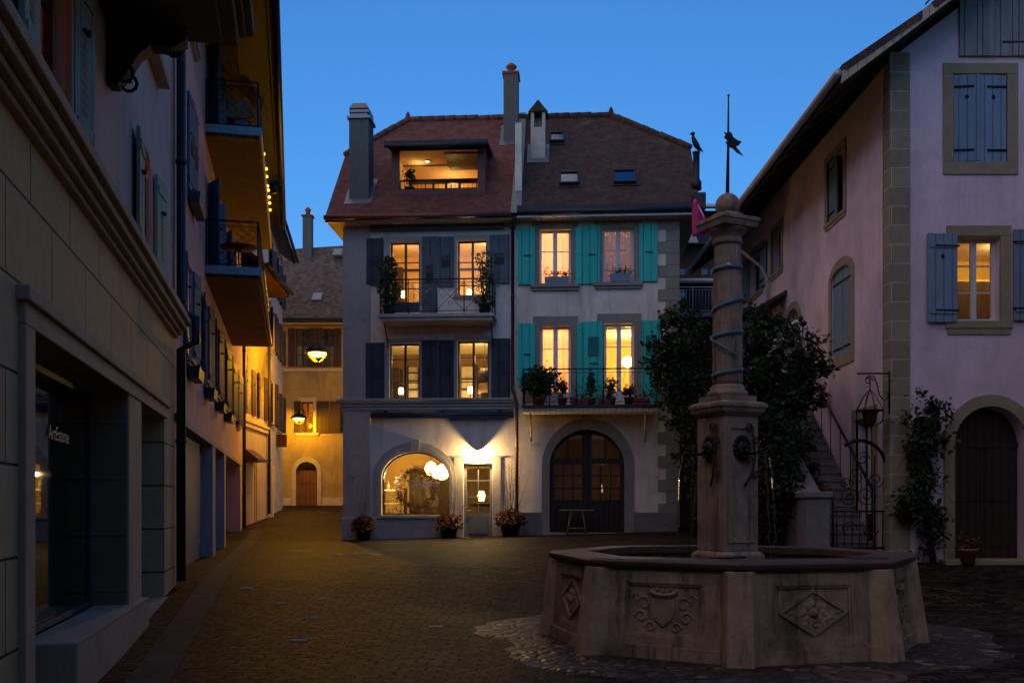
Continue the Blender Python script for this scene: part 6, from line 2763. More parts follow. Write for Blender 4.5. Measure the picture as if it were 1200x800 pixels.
# ------------------------------------------------------------------ outside stair along the pink house
yS0, yS1 = 18.9, 25.2
zS0 = zg(6.5, 18.9)
xw0, xw1 = 5.98, C0.x - .04
NS = 21
t = thing('staircase', 'stone outside staircase climbing along the pink house behind a solid parapet', 'staircase', (xw0, yS0, zS0), 0)
b = MB(Matrix.Translation((-xw0, -yS0, -zS0)))
for k in range(NS):
    y0 = lerp(yS0 + .2, yS1 - 1.2, k / NS)
    y1 = lerp(yS0 + .2, yS1 - 1.2, (k + 1) / NS)
    z = lerp(zS0, sdz, (k + 1) / NS)
    b.box(xw0 + .01, xw1, y0, y1 - .002, zS0 - .3, z - .04)
    b.box(xw0 + .01, xw1 - .002, y0 - .03, y1 - .001, z - .04, z)
b.box(xw0 + .01, xw1, yS1 - 1.2, yS1 + 2.5, zS0 - .3, sdz)
b.build('steps', M['B_base'], t, 0)
b = MB(Matrix.Translation((-xw0, -yS0, -zS0)))
pz0, pz1 = zS0 + 1.25, sdz + .45
b.hexa([(xw0 - .34, yS0 + .35, zS0 - .3), (xw0, yS0 + .35, zS0 - .3), (xw0, yS1 - .9, zS0 - .3), (xw0 - .34, yS1 - .9, zS0 - .3)],
       [(xw0 - .34, yS0 + .35, pz0), (xw0, yS0 + .35, pz0), (xw0, yS1 - .9, pz1), (xw0 - .34, yS1 - .9, pz1)])
b.box(xw0 - .4, xw0 + .05, yS0 - .3, yS0 + .34, zS0 - .3, pz0 - .05)
b.build('parapet', M['B_base'], t, .02)
b = MB(Matrix.Translation((-xw0, -yS0, -zS0)))
b.hexa([(xw0 - .42, yS0 + .3, pz0 - .03), (xw0 + .06, yS0 + .3, pz0 - .03), (xw0 + .06, yS1 - .9, pz1 + .001), (xw0 - .42, yS1 - .9, pz1 + .001)],
       [(xw0 - .42, yS0 + .3, pz0 + .08), (xw0 + .06, yS0 + .3, pz0 + .08), (xw0 + .06, yS1 - .9, pz1 + .1), (xw0 - .42, yS1 - .9, pz1 + .1)])
b.box(xw0 - .45, xw0 + .1, yS0 - .35, yS0 + .3, pz0 - .05, pz0 + .07)
b.build('coping', M['B_base'], t, .02)
# wrought iron stair gate and handrail
b = MB(Matrix.Translation((-xw0, -yS0, -zS0)))
xr = xw1 - .12


def scroll(c, r, turns, d1, d2, rad, flip=1):
    pts = []
    n = int(turns * 12)
    for k in range(n + 1):
        a = k / 12 * 2 * PI * flip
        q = r * (1 - .8 * k / n)
        pts.append(Vector(c) + Vector(d1) * q * math.cos(a) + Vector(d2) * q * math.sin(a))
    return pts


hr0 = Vector((xr, yS0 + .1, zS0 + 1.35))
hr1 = Vector((xr, yS1 - 1.2, sdz + 1.15))
b.tube([hr0, hr1], .028, 8)
for k in range(9):
    p = hr0.lerp(hr1, k / 8)
    b.tube([p, p - Vector((0, 0, 1.0))], .01, 5)
ht = t
b.build('handrail', M['iron'], t)
gt = thing('iron_gate', 'wrought iron scrollwork gate with an arched top at the foot of the stairs', 'gate', (xw0 + .15, 18.75, zg(6.5, 18.75)), 0)
b = MB()
gw = xw1 - xw0 - .1
b.tube([(gw, 0, 0), (gw, 0, 1.75)] + [(gw * .5 + gw * .5 * math.cos(a), 0, 1.75 + .55 * math.sin(a)) for a in [PI * i / 16 for i in range(1, 12)]], .035, 8)
b.tube([(0, 0, 0), (0, 0, 1.3)], .025, 6)
b.tube([(0, 0, .25), (gw, 0, .25)], .02, 6)
b.tube([(0, 0, .95), (gw, 0, .95)], .02, 6)
b.tube([(gw * .78, 0, .25), (gw * .78, 0, 2.0)], .014, 6)
b.build('gate_frame', M['iron'], gt)
b = MB()
for i in range(7):
    x = gw * (i + .5) / 7
    b.tube([(x, 0, .0), (x, 0, .95)], .011, 5)
for (cx, cz, r, f) in ((gw * .3, 1.2, .2, 1), (gw * .62, 1.25, .2, -1), (gw * .45, 1.6, .18, 1), (gw * .8, 1.55, .16, -1), (gw * .55, 1.95, .14, 1), (gw * .25, 1.5, .13, -1), (gw * .3, .6, .16, 1), (gw * .7, .6, .16, -1)):
    b.tube(scroll((cx, 0, cz), r, 1.6, (1, 0, 0), (0, 0, 1), .01, f), .011, 5)
b.build('scrollwork', M['iron'], gt)
# bracket with hanging cage planter
bx, bz = C.px(1042, 437, -.1)
t = thing('wall_bracket', 'scrolled iron sign bracket on the ochre quoin holding a basket', 'bracket', C.w(-.035, -.02, bz), 0)
b = MB()
b.tube([(.0, -.02, 0), (-.62, -.02, 0)], .016, 6)
b.tube([(-.01, -.02, .05), (-.01, -.02, -.75)], .018, 6)
pts = [(-.45, -.02, -.1), (-.4, -.02, -.04), (-.3, -.02, -.06), (-.24, -.02, -.2), (-.2, -.02, -.4), (-.12, -.02, -.5), (-.04, -.02, -.46), (-.03, -.02, -.38), (-.08, -.02, -.35)]
b.tube(pts, .012, 6)
b.tube(scroll((-.4, -.02, -.14), .08, 1.3, (1, 0, 0), (0, 0, 1), .01), .01, 5)
b.build('iron_arm', M['iron'], t)
t2 = thing('hanging_basket', 'round wire cage with a terracotta pot hanging from the iron bracket', 'basket', C.w(-.41, -.04, bz - .75), 0)
b = MB()
for k in range(8):
    a = k * PI / 4
    b.tube([(.0, 0, .45), (.12 * math.cos(a), .12 * math.sin(a), .32), (.26 * math.cos(a), .26 * math.sin(a), .05), (.24 * math.cos(a), .24 * math.sin(a), -.15), (.1 * math.cos(a), .1 * math.sin(a), -.24)], .008, 5)
b.lathe([(.255, .04), (.265, .05), (.255, .06)], 20)
b.tube([(0, 0, .44), (0, 0, .6), (.02, 0, .64), (-.02, 0, .66)], .01, 5)
b.build('cage', M['iron'], t2)
b = MB()
b.lathe([(.09, -.22), (.14, .0), (.15, 0), (.15, .03), (.12, .03), (.1, -.1), (0, -.1)], 14)
b.build('pot', M['terracotta'], t2)
# pots on the stairs
for k, (dx, lab, hh, m, fl) in enumerate(((.25, 'terracotta pot with reddish plant lowest on the stone stairs', .5, 'leaf_rust', None), (.3, 'blue-green plant pot midway up the stone stairs', .42, 'leaf_b', None),
                                          (.28, 'green plant in a bright terracotta pot on the stairs', .5, 'leaf_b', None), (.22, 'pale white flowering plant high on the stone stairs', .42, 'leaf_pale', None),
                                          (.3, 'uppermost terracotta pot on the stone stairs', .45, 'leaf', None))):
    s = (.2, .38, .5, .6, .74)[k]
    ks = int(s * NS)
    y = lerp(yS0 + .2, yS1 - 1.2, (ks + .5) / NS)
    z = lerp(zS0, sdz, (ks + 1) / NS)
    p = thing('potted_plant', lab, 'plant', (xw0 + dx + .1, y - .01, z + .002), 0, 'pots along the outside stairs')
    b = MB()
    pot_mesh(b, .13, .24)
    b.build('pot', M['terracotta'] if k != 1 else M['sh_navy'], p)
    b = MB()
    b.clump((0, 0, .24 + hh * .4), (.2, .16, hh * .5), 150, .08, rp, .2)
    b.build('foliage', M[m], p)
t = thing('potted_plant', 'red flowering plant fixed to the wall above the stair handrail', 'plant', CS.w(CS.px(972, 465)[0], -.16, CS.px(972, 478)[1]), 0)
b = MB()
pot_mesh(b, .12, .2)
b.build('pot', M['terracotta'], t)
b = MB()
b.clump((0, 0, .36), (.13, .13, .3), 110, .07, rp, .2)
b.build('foliage', M['leaf_rust'], t)

# ------------------------------------------------------------------ climbing plants
rv = random.Random(5)


def vine(name, lab, cat, base, stems, clumps, mat, sz, grp=None, extra=None):
    t = thing(name, lab, cat, base, 0, grp)
    bs = Vector(base)
    b = MB(Matrix.Translation(-bs))
    for s in stems:
        n = len(s)
        b.tube(s, [lerp(.06, .015, i / (n - 1)) for i in range(n)], 6)
    for (c, r, n) in clumps:
        for _ in range(max(2, n // 220)):
            d = Vector((rv.gauss(0, 1), rv.gauss(0, .7), rv.gauss(0, .9))).normalized()
            q = Vector((c[0] + d.x * r[0] * 1.25, c[1] + d.y * r[1] * 1.2, c[2] + d.z * r[2] * 1.25))
            m_ = Vector(c) * .5 + q * .5 + Vector((0, 0, rv.uniform(-.1, .2)))
            b.tube([c, m_, q, q + Vector((d.x * .12, 0, -.16))], [.014, .01, .006, .003], 4)
    b.build('trunk', M['bark'], t)
    b = MB(Matrix.Translation(-bs))
    for (c, r, n) in clumps:
        b.clump(c, (r[0] * .8, r[1] * .8, r[2] * .85), int(n * .55), sz, rv, .1)
        for _ in range(max(4, n // 60)):
            d = Vector((rv.gauss(0, 1), rv.gauss(0, .8), rv.gauss(0, 1))).normalized()
            q = rv.uniform(.7, 1.22)
            rr_ = rv.uniform(.16, .4)
            b.clump((c[0] + d.x * r[0] * q, c[1] + d.y * r[1] * q, c[2] + d.z * r[2] * q), (rr_, rr_ * .8, rr_ * rv.uniform(.5, 1.1)), int(n * .9 / max(4, n // 60)), sz, rv, .1)
    b.build('crown', M[mat], t)
    if extra:
        b = MB(Matrix.Translation(-bs))
        for (c, r, n) in extra[1]:
            b.clump(c, r, n, sz * 1.1, rv, .6)
        b.build('pale_leaves', M[extra[0]], t)
    return t


def pcl(px, py, Y, rx, ry, rz_, n):
    p = atY(px, py, Y)
    return ((p.x, p.y, p.z), (rx * Y / FPX, ry, rz_ * Y / FPX), n)


Yv = 26.5
cl = [pcl(815, 540, Yv, 26, .5, 60, 900), pcl(800, 430, Yv, 36, .7, 60, 2600), pcl(779, 424, Yv, 22, .5, 30, 600), pcl(790, 465, Yv, 30, .6, 30, 800), pcl(812, 400, Yv, 30, .6, 40, 900), pcl(825, 480, Yv, 35, .7, 50, 900),
      pcl(773, 405, Yv, 10, .3, 14, 90), pcl(768, 440, Yv, 10, .3, 22, 120), pcl(790, 376, Yv, 14, .3, 14, 110)]
p0 = atY(812, 620, Yv)
gz_ = zg(p0.x, p0.y)
vine('climbing_tree', 'dark leafy climbing tree left of the fountain column, hiding the corner of the turquoise-shuttered house', 'tree', (p0.x, p0.y, gz_),
     [[(p0.x, p0.y, gz_ - .1), (p0.x + .1, p0.y, 2.2), (p0.x - .1, p0.y, 4.2), (p0.x - .6, p0.y, 5.4)], [(p0.x + .1, p0.y, 2.2), (p0.x + .6, p0.y, 3.6), (p0.x + .3, p0.y, 5.5)],
      [(p0.x - .1, p0.y, 4.0), (p0.x - .9, p0.y - .1, 4.6), (p0.x - 1.0, p0.y - .1, 5.6)]], cl, 'leaf_vine', .115)
Yw = 20.6
cl = [pcl(905, 600, Yw - .5, 34, .6, 40, 900), pcl(930, 560, Yw - 1.0, 20, .4, 50, 700), pcl(905, 500, Yw - .6, 34, .5, 60, 1200), pcl(905, 420, Yw, 45, .8, 50, 2400), pcl(890, 480, Yw, 40, .8, 60, 1400), pcl(930, 470, Yw, 30, .5, 50, 900), pcl(895, 560, Yw, 40, .7, 60, 1100), pcl(940, 430, Yw, 25, .5, 40, 600),
      pcl(880, 395, Yw, 25, .6, 28, 500), pcl(920, 540, Yw, 22, .5, 40, 400), pcl(895, 610, Yw, 38, .6, 30, 500), pcl(950, 405, Yw - .6, 14, .3, 24, 140)]
ex = ('leaf_pale', [pcl(915, 412, Yw - .9, 20, .2, 22, 30)])
p0 = atY(900, 630, Yw)
gz_ = zg(p0.x, p0.y)
vine('climbing_tree', 'dense dark climbing tree right of the fountain column beside the stone stairs', 'tree', (p0.x, p0.y, gz_),
     [[(p0.x, p0.y, gz_ - .1), (p0.x + .1, p0.y, 2.0), (p0.x - .1, p0.y, 3.6), (p0.x + .3, p0.y, 5)], [(p0.x + .1, p0.y, 2.0), (p0.x + .7, p0.y, 3.3), (p0.x + .8, p0.y, 4.7)],
      [(p0.x + .4, p0.y - .1, gz_), (p0.x + .6, p0.y, 2.0), (p0.x + .2, p0.y, 3.4)]], cl, 'leaf_vine', .115, None, ex)
# retaining wall under the climbing tree
t = thing('garden_wall', 'low rough stone wall under the climbing tree beside the stairs', 'wall', (4.6, 22.2, zg(4.6, 22.2)), 0)
b = MB(Matrix.Translation((-4.6, -22.2, -zg(4.6, 22.2))))
b.box(4.3, 5.6, 21.6, 22.0, 0, 1.9)
b.build('stone', M['B_base'], t, .03)
b = MB(Matrix.Translation((-4.6, -22.2, -zg(4.6, 22.2))))
b.box(4.3, 5.62, 21.55, 22.05, 1.9, 2.0)
b.build('coping', M['B_stone'], t, .02)
Yx = 18.2
cl = [pcl(1092, 632, Yx, 20, .2, 20, 160), pcl(1075, 600, Yx, 20, .2, 30, 200), pcl(1083, 540, Yx, 22, .2, 50, 520), pcl(1078, 580, Yx, 26, .22, 40, 480), pcl(1090, 500, Yx, 20, .18, 32, 280), pcl(1097, 480, Yx, 9, .12, 14, 60), pcl(1070, 530, Yx, 14, .15, 24, 150),
      pcl(1100, 610, Yx, 18, .2, 22, 160), pcl(1064, 488, Yx, 9, .1, 8, 22), pcl(1108, 492, Yx, 8, .1, 6, 14), pcl(1080, 462, Yx, 4, .08, 8, 14)]
p0 = atY(1095, 645, Yx + .1)
gz_ = zg(p0.x, p0.y)
vine('climbing_shrub', 'dark climbing shrub on the pink gable wall left of its arched door', 'shrub', (p0.x, p0.y, gz_),
     [[(p0.x, p0.y, gz_ - .05), (p0.x - .15, p0.y, 1.4), (p0.x - .2, p0.y, 2.4), (p0.x - .02, p0.y, 3.4)], [(p0.x - .15, p0.y, 1.4), (p0.x - .45, p0.y, 2.2)]], cl, 'leaf_vine', .1)
t = thing('potted_plant', 'low potted plant beside the step of the arched door in the pink gable', 'plant', (p0.x + .55, p0.y - .15, gz_ + .003), 0)
b = MB()
pot_mesh(b, .16, .28)
b.build('pot', M['terracotta'], t)
b = MB()
b.clump((0, 0, .4), (.22, .2, .2), 120, .08, rv, .2)
b.build('foliage', M['leaf_rust'], t)

# ------------------------------------------------------------------ fountain
ft = thing('fountain', 'octagonal carved stone fountain with a tall fluted column carrying a ball and weather vane', 'fountain', FC, 0)
TH0 = R(-9.2)
OFF = Matrix.Rotation(0, 4, 'Z')


def octv(r, z, k):
    a = TH0 + (k - 4) * PI / 4
    return Vector((r * math.sin(a), -r * math.cos(a), z))


R0, R1 = 2.14, 2.06
HB = .93
b = MB()
for k in range(8):
    a, c = octv(R0, -.1, k), octv(R0, -.1, k + 1)
    a1, c1 = octv(R1, HB, k), octv(R1, HB, k + 1)
    ai, ci = octv(R1 - .28, -.1, k), octv(R1 - .28, -.1, k + 1)
    ai1, ci1 = octv(R1 - .28, HB, k), octv(R1 - .28, HB, k + 1)
    b.hexa([a, c, ci, ai], [a1, c1, ci1, ai1])
basin = b.build('basin', M['f_stone'], ft)
b = MB()
prf_ = [(R1 - .36, HB), (R1 + .05, HB), (R1 + .09, HB + .02), (R1 + .1, HB + .07), (R1 + .05, HB + .095), (R1 - .36, HB + .1)]
n = len(prf_)
vs = [octv(r, z, k) for k in range(8) for r, z in prf_]
b.add(vs, [(k * n + i, k * n + (i + 1) % n, ((k + 1) % 8) * n + (i + 1) % n, ((k + 1) % 8) * n + i) for k in range(8) for i in range(n)][::1])
b.f = [f[::-1] for f in b.f]
b.build('coping', M['f_rim'], basin, .012)
for k in range(8):
    b = MB()
    a = TH0 + (k - 4) * PI / 4
    d = Vector((math.sin(a), -math.cos(a), 0))
    s_ = Vector((math.cos(a), math.sin(a), 0))
    wd = .19
    o0, o1 = d * (R0 + .14), d * (R1 + .07)
    i0, i1 = d * (R0 - .12), d * (R1 - .16)
    z0, z1 = Vector((0, 0, -.1)), Vector((0, 0, HB + .001))
    b.add([i0 - s_ * wd * 1.25 + z0, o0 - s_ * wd * .7 + z0, o0 + s_ * 0 + d * .02 + z0, o0 + s_ * wd * .7 + z0, i0 + s_ * wd * 1.25 + z0,
           i1 - s_ * wd * 1.2 + z1, o1 - s_ * wd * .6 + z1, o1 + d * .015 + z1, o1 + s_ * wd * .6 + z1, i1 + s_ * wd * 1.2 + z1],
          [(0, 1, 6, 5), (1, 2, 7, 6), (2, 3, 8, 7), (3, 4, 9, 8), (4, 0, 5, 9), (5, 6, 7, 8, 9), (4, 3, 2, 1, 0)])
    b.build('corner_pier', M['f_pier'], basin, .015)


def panel_frame(k):
    """matrix whose x runs along face k, y points inward, origin at the middle of the face at ground level"""
    a0, c0 = octv(R0, 0, k), octv(R0, 0, k + 1)
    a1, c1 = octv(R1, HB, k), octv(R1, HB, k + 1)
    x = (c0 - a0).normalized()
    up = ((a1 + c1) / 2 - (a0 + c0) / 2).normalized()
    y = up.cross(x)
    m = Matrix((x, y, up)).transposed().to_4x4()
    return Matrix.Translation((a0 + c0) / 2) @ m


def moulding(b, x0, x1, z0, z1, w, y):
    b.box(x0, x1, y, .01, z0, z0 + w)
    b.box(x0, x1, y, .01, z1 - w, z1)
    b.box(x0, x0 + w, y, .01, z0 + w, z1 - w)
    b.box(x1 - w, x1, y, .01, z0 + w, z1 - w)


rg = random.Random(9)
for k in range(8):
    b = MB(panel_frame(k))
    # raised border leaves the panel field looking sunk
    b.prism(rect_pts(-.66, .66, .02, .9), -.035, .01, [rect_pts(-.42, .42, .24, .78)])
    moulding(b, -.42, .42, .24, .78, .025, -.02)
    b.box(-.66, .66, -.06, .01, .005, .14)
    zc = .51
    if k % 2 == 0:
        # lozenge with rosette
        lo = [(-.39, zc), (0, zc - .24), (.39, zc), (0, zc + .24)]
        li = [(-.34, zc), (0, zc - .205), (.34, zc), (0, zc + .205)]
        b.prism(lo, -.022, .01, [li])
        for i in range(8):
            a = i * PI / 4
            b.ball((.1 * math.cos(a), .0, zc + .085 * math.sin(a)), .042, 8, (1, .5, 1))
        b.ball((0, -.018, zc), .05, 10, (1, .8, 1))
        for i in range(26):
            u = rg.uniform(-.3, .3)
            v = rg.uniform(-1, 1) * (.2 - abs(u) * .58)
            if abs(u) + abs(v) > .1:
                b.ball((u, .004, zc + v), .028, 6, (1.2, .6, 1))
    else:
        # crowned shield with mantling
        sh = [(-.13, zc + .12), (.13, zc + .12), (.13, zc - .02), (.09, zc - .1), (0, zc - .17), (-.09, zc - .1), (-.13, zc - .02)]
        b.prism(sh, -.02, .01)
        b.tube([(-.15, -.02, zc + .19), (-.09, -.03, zc + .16), (0, -.035, zc + .15), (.09, -.03, zc + .16), (.15, -.02, zc + .19)], .02, 6)
        for i in range(5):
            b.ball((-.14 + .07 * i, -.02, zc + .2 + .015 * (i % 2)), .02, 6)
        for s in (-1, 1):
            for (cx, cz, r) in ((.22, .06, .08), (.25, -.08, .07), (.14, -.18, .06), (.3, .12, .05)):
                b.tube(scroll((s * cx, .002, zc + cz), r, 1.2, (s, 0, 0), (0, 0, 1), .01), .015, 5)
    b.build('carved_panel', M['f_stone'], basin, .006)
b = MB()
vs = [octv(R1 - .3, HB - .07, k) for k in range(8)]
b.add(vs, [tuple(range(8))])
b.build('water', M['water'], ft)
# pedestal
PH = R(26.6)
MP = Matrix.Rotation(PH, 4, 'Z')


def sq(b, h, z0, z1, h1=None):
    h1 = h if h1 is None else h1
    b.hexa([(-h, -h, z0), (h, -h, z0), (h, h, z0), (-h, h, z0)], [(-h1, -h1, z1), (h1, -h1, z1), (h1, h1, z1), (-h1, h1, z1)])


hp = .255


def zpx(py):
    return CZ + (HY - py) / FPX * FC.y


zt = zpx(470)
b = MB(MP)
sq(b, hp + .055, .2, 1.0)
sq(b, hp + .055, 1.0, 1.04, hp + .005)
sq(b, hp, 1.04, zt - .2)
b.build('pedestal', M['f_col'], ft, .012)
b = MB(MP)
b.prism(rect_pts(-hp + .05, hp - .05, 1.14, zt - .32), -hp - .018, -hp + .001, [rect_pts(-hp + .075, hp - .075, 1.165, zt - .345)])
b.build('pedestal_panel', M['f_col'], ft, .004)
b = MB(MP)
sq(b, hp + .001, zt - .2, zt - .16, hp + .04)
sq(b, hp + .05, zt - .158, zt - .1, hp + .07)
sq(b, hp + .08, zt - .098, zt - .05)
sq(b, hp + .081, zt - .05, zt - .02, hp + .02)
b.build('pedestal_cap', M['f_col'], ft, .012)
zcb = zpx(452)
zct = zpx(285)
b = MB(MP)
sq(b, .24, zt - .03, zt + .05)
b.M = Matrix()
b.lathe([(.235, zt + .05), (.24, zt + .08), (.235, zt + .11), (.2, zt + .12), (.205, zt + .16), (.19, zt + .18), (.175, zt + .19)], 32)
b.build('column_base', M['f_col'], ft)
b = MB()
NF = 20


def flute(k, i):
    ph = (k % 6) / 6
    return 1 - .085 * math.sin(PI * ph) ** .7


prf = []
for i in range(14):
    u = i / 13
    prf.append((lerp(.178, .158, u) + .008 * math.sin(PI * u), lerp(zt + .185, zct - .02, u)))
b.lathe(prf, NF * 6, mod=flute)
b.build('column_shaft', M['f_col'], ft)
za = zpx(270)
b = MB()
b.lathe([(.165, zct - .03), (.18, zct - .01), (.18, zct + .02), (.165, zct + .03), (.17, zct + .07), (.2, zct + .1), (.235, za - .02), (.24, za)], 32)
b.M = MP
sq(b, .245, za, za + .07, .265)
sq(b, .275, za + .071, za + .12)
sq(b, .275, za + .12, za + .14, .2)
b.build('capital', M['f_col'], ft, .008)
b = MB()
zb_ = za + .14
b.lathe([(.2, zb_ - .02), (.19, zb_ + .03), (.12, zb_ + .06), (.09, zb_ + .08)], 20)
zball = zpx(241)
b.ball((0, 0, zball), .147, 24)
b.build('stone_ball', M['f_col'], ft)
b = MB()
zpt = zpx(112)
b.tube([(0, 0, zball + .12), (.008, 0, lerp(zball, zpt, .5)), (.012, 0, zpt)], [.024, .016, .008], 8)
b.ball((.012, 0, zpt), .016, 8)
b.build('pole', M['iron'], ft)
b = MB()
zv = zpx(170)
sc = FC.y / FPX
fl = [(0, 16), (4, 14), (6, 9), (12, 5), (16, 4), (13, 0), (9, -2), (18, -13), (10, -9), (5, -4), (0, -2), (-3, 3), (-1, 5), (-5, 9), (-3, 12), (-5, 15), (-2, 14)]
b.prism([(x * sc, z * sc) for x, z in fl], -.006, .006)
v = b.build('weather_vane', M['bronze'], ft)
v.location = (.008, 0, zv)
# blue ribbon wound round the shaft
b = MB()


def ribbon(z0, z1, a0, a1, r, w, sag=0):
    n = 40
    vs = []
    for i in range(n + 1):
        u = i / n
        a = lerp(a0, a1, u)
        z = lerp(z0, z1, u) - sag * math.sin(PI * u)
        rr_ = r(z)
        for (dr, dz) in ((.004, -w / 2), (.012, -w / 2), (.012, w / 2), (.004, w / 2)):
            vs.append(((rr_ + dr) * math.sin(a), -(rr_ + dr) * math.cos(a), z + dz))
    b.add(vs, [(4 * i + j, 4 * i + (j + 1) % 4, 4 * i + 4 + (j + 1) % 4, 4 * i + 4 + j) for i in range(n) for j in range(4)], True)


def rcol(z):
    u = (z - (zt + .185)) / (zct - zt - .2)
    return lerp(.18, .16, u) + .008 * math.sin(PI * max(0, min(1, u)))


def rib_part(*a):
    global b
    b = MB()
    ribbon(*a)
    b.build('ribbon', M['ribbon'], ft)


rib_part(zpx(318), zpx(313), -PI, PI, rcol, .042)
rib_part(zpx(347), zpx(366), PI * .55, -PI * .55, rcol, .046)
rib_part(zpx(388), zpx(396), PI * .6, -PI * .5, rcol, .042)
rib_part(zpx(395), zpx(420), -PI * .5, PI * .12, lambda z: rcol(z) + .02, .034)
rib_part(zpx(432), zpx(441), PI * .6, -PI * .5, rcol, .042)
b = MB()
b.ball((-.03, -rcol(zpx(313)) - .015, zpx(314)), .022, 8, (1.5, .6, .8))
b.build('ribbon_knot', M['white_paint'], ft)
# bronze mask and iron brackets on the pedestal faces, spouts and jets
for k in range(4):
    Mk = Matrix.Rotation(PH + k * PI / 2, 4, 'Z')
    b = MB(Mk)
    zm = zpx(528)
    y = -hp
    b.ball((0, y - .02, zm), .1, 14, (.95, .6, 1.15))
    for i in range(15):
        a = i / 15 * 2 * PI
        b.ball((.095 * math.cos(a), y - .015, zm + .02 + .12 * math.sin(a)), .04, 8, (1, .6, 1))
    b.ball((0, y - .09, zm - .02), .035, 8, (.8, 1, 1))
    for s in (-1, 1):
        b.ball((s * .035, y - .075, zm + .03), .02, 8)
        b.ball((s * .045, y - .06, zm - .03), .028, 8)
    b.lathe([(.05, -.02), (.045, .0)], 10, (0, y - .06, zm - .07))
    b.build('bronze_mask', M['bronze'], ft)
    b = MB(Mk)
    b.tube([(0, y - .06, zm - .05), (0, y - .2, zm - .05), (0, y - .36, zm - .045), (0, y - .4, zm - .065)], [.018, .016, .014, .014], 8)
    if k != 0:
        sp = b.build('spout', M['bronze'], ft)
    else:
        b.tube([(0, y - .06, zm - .05), (0, y - .06, zm - .049)], .01, 4)
        sp = b.build('spout', M['bronze'], ft)
    b = MB(Mk)
    pts = []
    for i in range(12):
        u = i / 11
        pts.append((.01 * math.sin(i * 2.1), y - .4 - .1 * u ** .6, lerp(zm - .07, HB - .07, u)))
    b.tube(pts, [.011 - .004 * i / 11 for i in range(12)], 6)
    b.build('water_jet', M['jet'], ft)
    b = MB(Mk)
    xx = .13
    b.tube([(xx, y - .02, zm + .3), (xx + .02, y - .05, zm + .1), (xx + .02, y - .06, zm - .1), (xx - .02, y - .05, zm - .3), (xx - .1, y - .02, zm - .42)], .014, 6)
    for (cz, f) in ((.26, 1), (.12, -1), (-.12, 1), (-.28, -1)):
        b.tube(scroll((xx - .05 * f, y - .04, zm + cz), .055, 1.3, (f, 0, 0), (0, 0, 1), .01, f), .01, 5)
    b.build('iron_scroll', M['rust_iron'], ft)
# small plate and a leaf-coloured thing on the rim
p = octv(R1 - .05, HB + .102, 5)
t = thing('drain_grate', 'small iron grate lying on the right corner of the fountain rim', 'grate', FC + octv(R1 - .12, HB + .102, 5) + Vector((.0, .1, 0)), R(10))
b = MB()
b.box(-.2, .2, -.09, -.07, 0, .02)
b.box(-.2, .2, .07, .09, 0, .02)
b.box(-.2, -.18, -.07, .07, 0, .02)
b.box(.18, .2, -.07, .07, 0, .02)
for i in range(8):
    x = -.16 + i * .045
    b.box(x, x + .018, -.07, .07, 0, .018)
b.build('bars', M['zinc'], t)
# iron bar across the basin
b = MB()
b.tube([octv(R1 - .25, HB + .06, 3.3), Vector((.1, -.5, HB + .06))], .016, 6)
b.build('basin_bar', M['rust_iron'], ft)

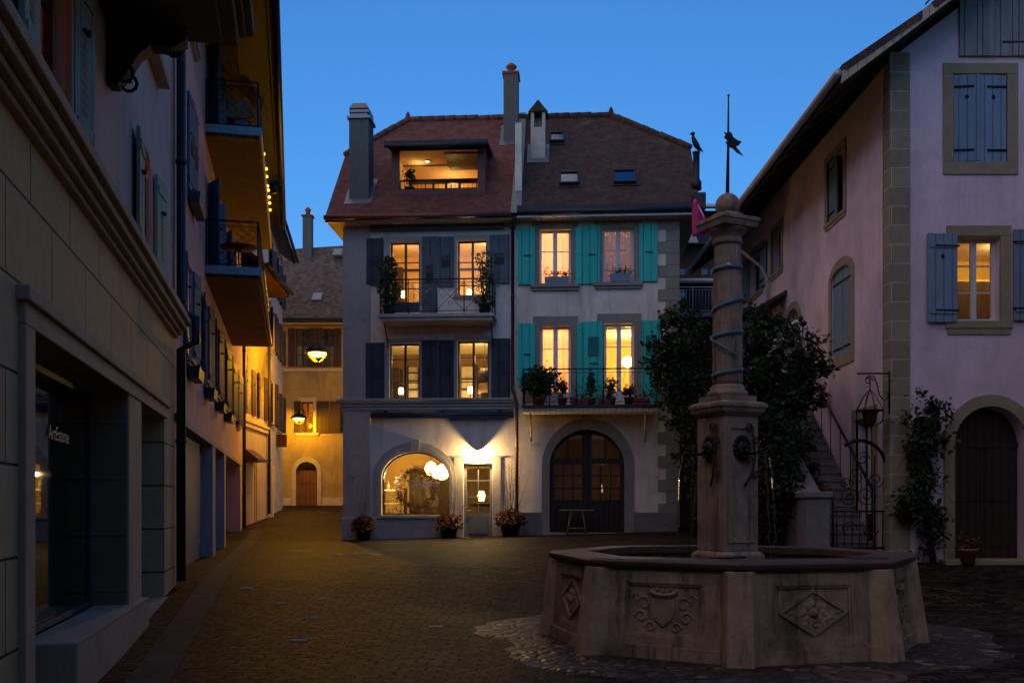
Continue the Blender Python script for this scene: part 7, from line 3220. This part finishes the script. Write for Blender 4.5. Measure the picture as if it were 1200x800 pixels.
# ------------------------------------------------------------------ unseen houses on the camera's side of the square, added to block low sky
def plain_house(label, o, rz, w, d, h, wm, rise=3.5):
    f = Frame(o, rz)
    t = thing('house', label, 'house', f.o, rz)
    b = MB()
    hl = [rect_pts(x, x + 1.0, z, z + 1.6) for x in [1.6 + 2.6 * i for i in range(int((w - 2) / 2.6))] for z in (4.2, 6.9)]
    b.prism(rect_pts(0, w, -.3, h), 0, .35, hl)
    b.box(0, .3, .35, d, -.3, h)
    b.box(w - .3, w, .35, d, -.3, h)
    b.box(.3, w - .3, d - .3, d, -.3, h)
    b.box(.3, w - .3, .35, d - .3, 3.4, 3.6)
    b.build('wall', wm, t)
    for r in hl:
        window(t, (r[0][0], r[1][0], r[0][1], r[2][1]), M['grey_frame'], 2, (.5,), d=.2, sur=(M['B_stone'], .15, .03, .15))
    b = MB()
    b.slab([(-.4, -.7, h), (w + .4, -.7, h), (w + .4, d / 2, h + rise), (-.4, d / 2, h + rise)], .15)
    b.slab([(w + .4, d + .7, h), (-.4, d + .7, h), (-.4, d / 2, h + rise), (w + .4, d / 2, h + rise)], .15)
    b.build('roof', M['tile_brown'], t)


plain_house('unseen plastered house added behind the viewer to block low sky, left half', (4.5, -5.5, 0), PI, 14, 9, 9.5, M['Q_wall'], 3.5)
plain_house('unseen plastered house added behind the viewer to block low sky, right half', (19, -7.5, 0), PI, 14, 9, 10, M['Q_wall'], 3.5)
plain_house('long unseen house added right of the view to block low sky', (12.5, 13.5, 0), -PI / 2, 18, 9, 10.5, M['Q_wall'], 4)

# ------------------------------------------------------------------ world, sun, camera
w = bpy.data.worlds.new('World')
S.world = w
w.use_nodes = True
nt = w.node_tree
bg = nt.nodes['Background']
sky = nt.nodes.new('ShaderNodeTexSky')
sky.sky_type = 'NISHITA'
sky.sun_disc = False
SUN_EL, SUN_AZ = R(1.5), R(180)
sky.sun_elevation = SUN_EL
sky.sun_rotation = SUN_AZ
sky.air_density = 1.0
sky.dust_density = 0
sky.ozone_density = 4.35
nt.links.new(sky.outputs['Color'], bg.inputs['Color'])
bg.inputs['Strength'].default_value = .67
sl_ = bpy.data.lights.new('sun', 'SUN')
sl_.energy = 1.3
sl_.angle = R(120)
sl_.color = (1, .62, .3)
so = bpy.data.objects.new('sun', sl_)
COL.objects.link(so)
so.rotation_euler = (R(52), 0, R(-70))

cam = bpy.data.cameras.new('camera')
cam.sensor_width = 36
cam.lens = FPX / 1200 * 36
cam.shift_y = (HY - 400) / 1200
cam.clip_end = 2000
co = bpy.data.objects.new('camera', cam)
COL.objects.link(co)
co.location = CAM
co.rotation_euler = (PI / 2, 0, 0)
S.camera = co
S.view_settings.view_transform = 'Standard'
S.view_settings.look = 'None'
S.view_settings.exposure = 0
S.view_settings.gamma = 1
S.render.engine = 'CYCLES'
S.cycles.use_denoising = True
S.cycles.max_bounces = 8
S.cycles.transparent_max_bounces = 16
S.cycles.sample_clamp_indirect = 4
S.cycles.caustics_reflective = False
S.cycles.caustics_refractive = False
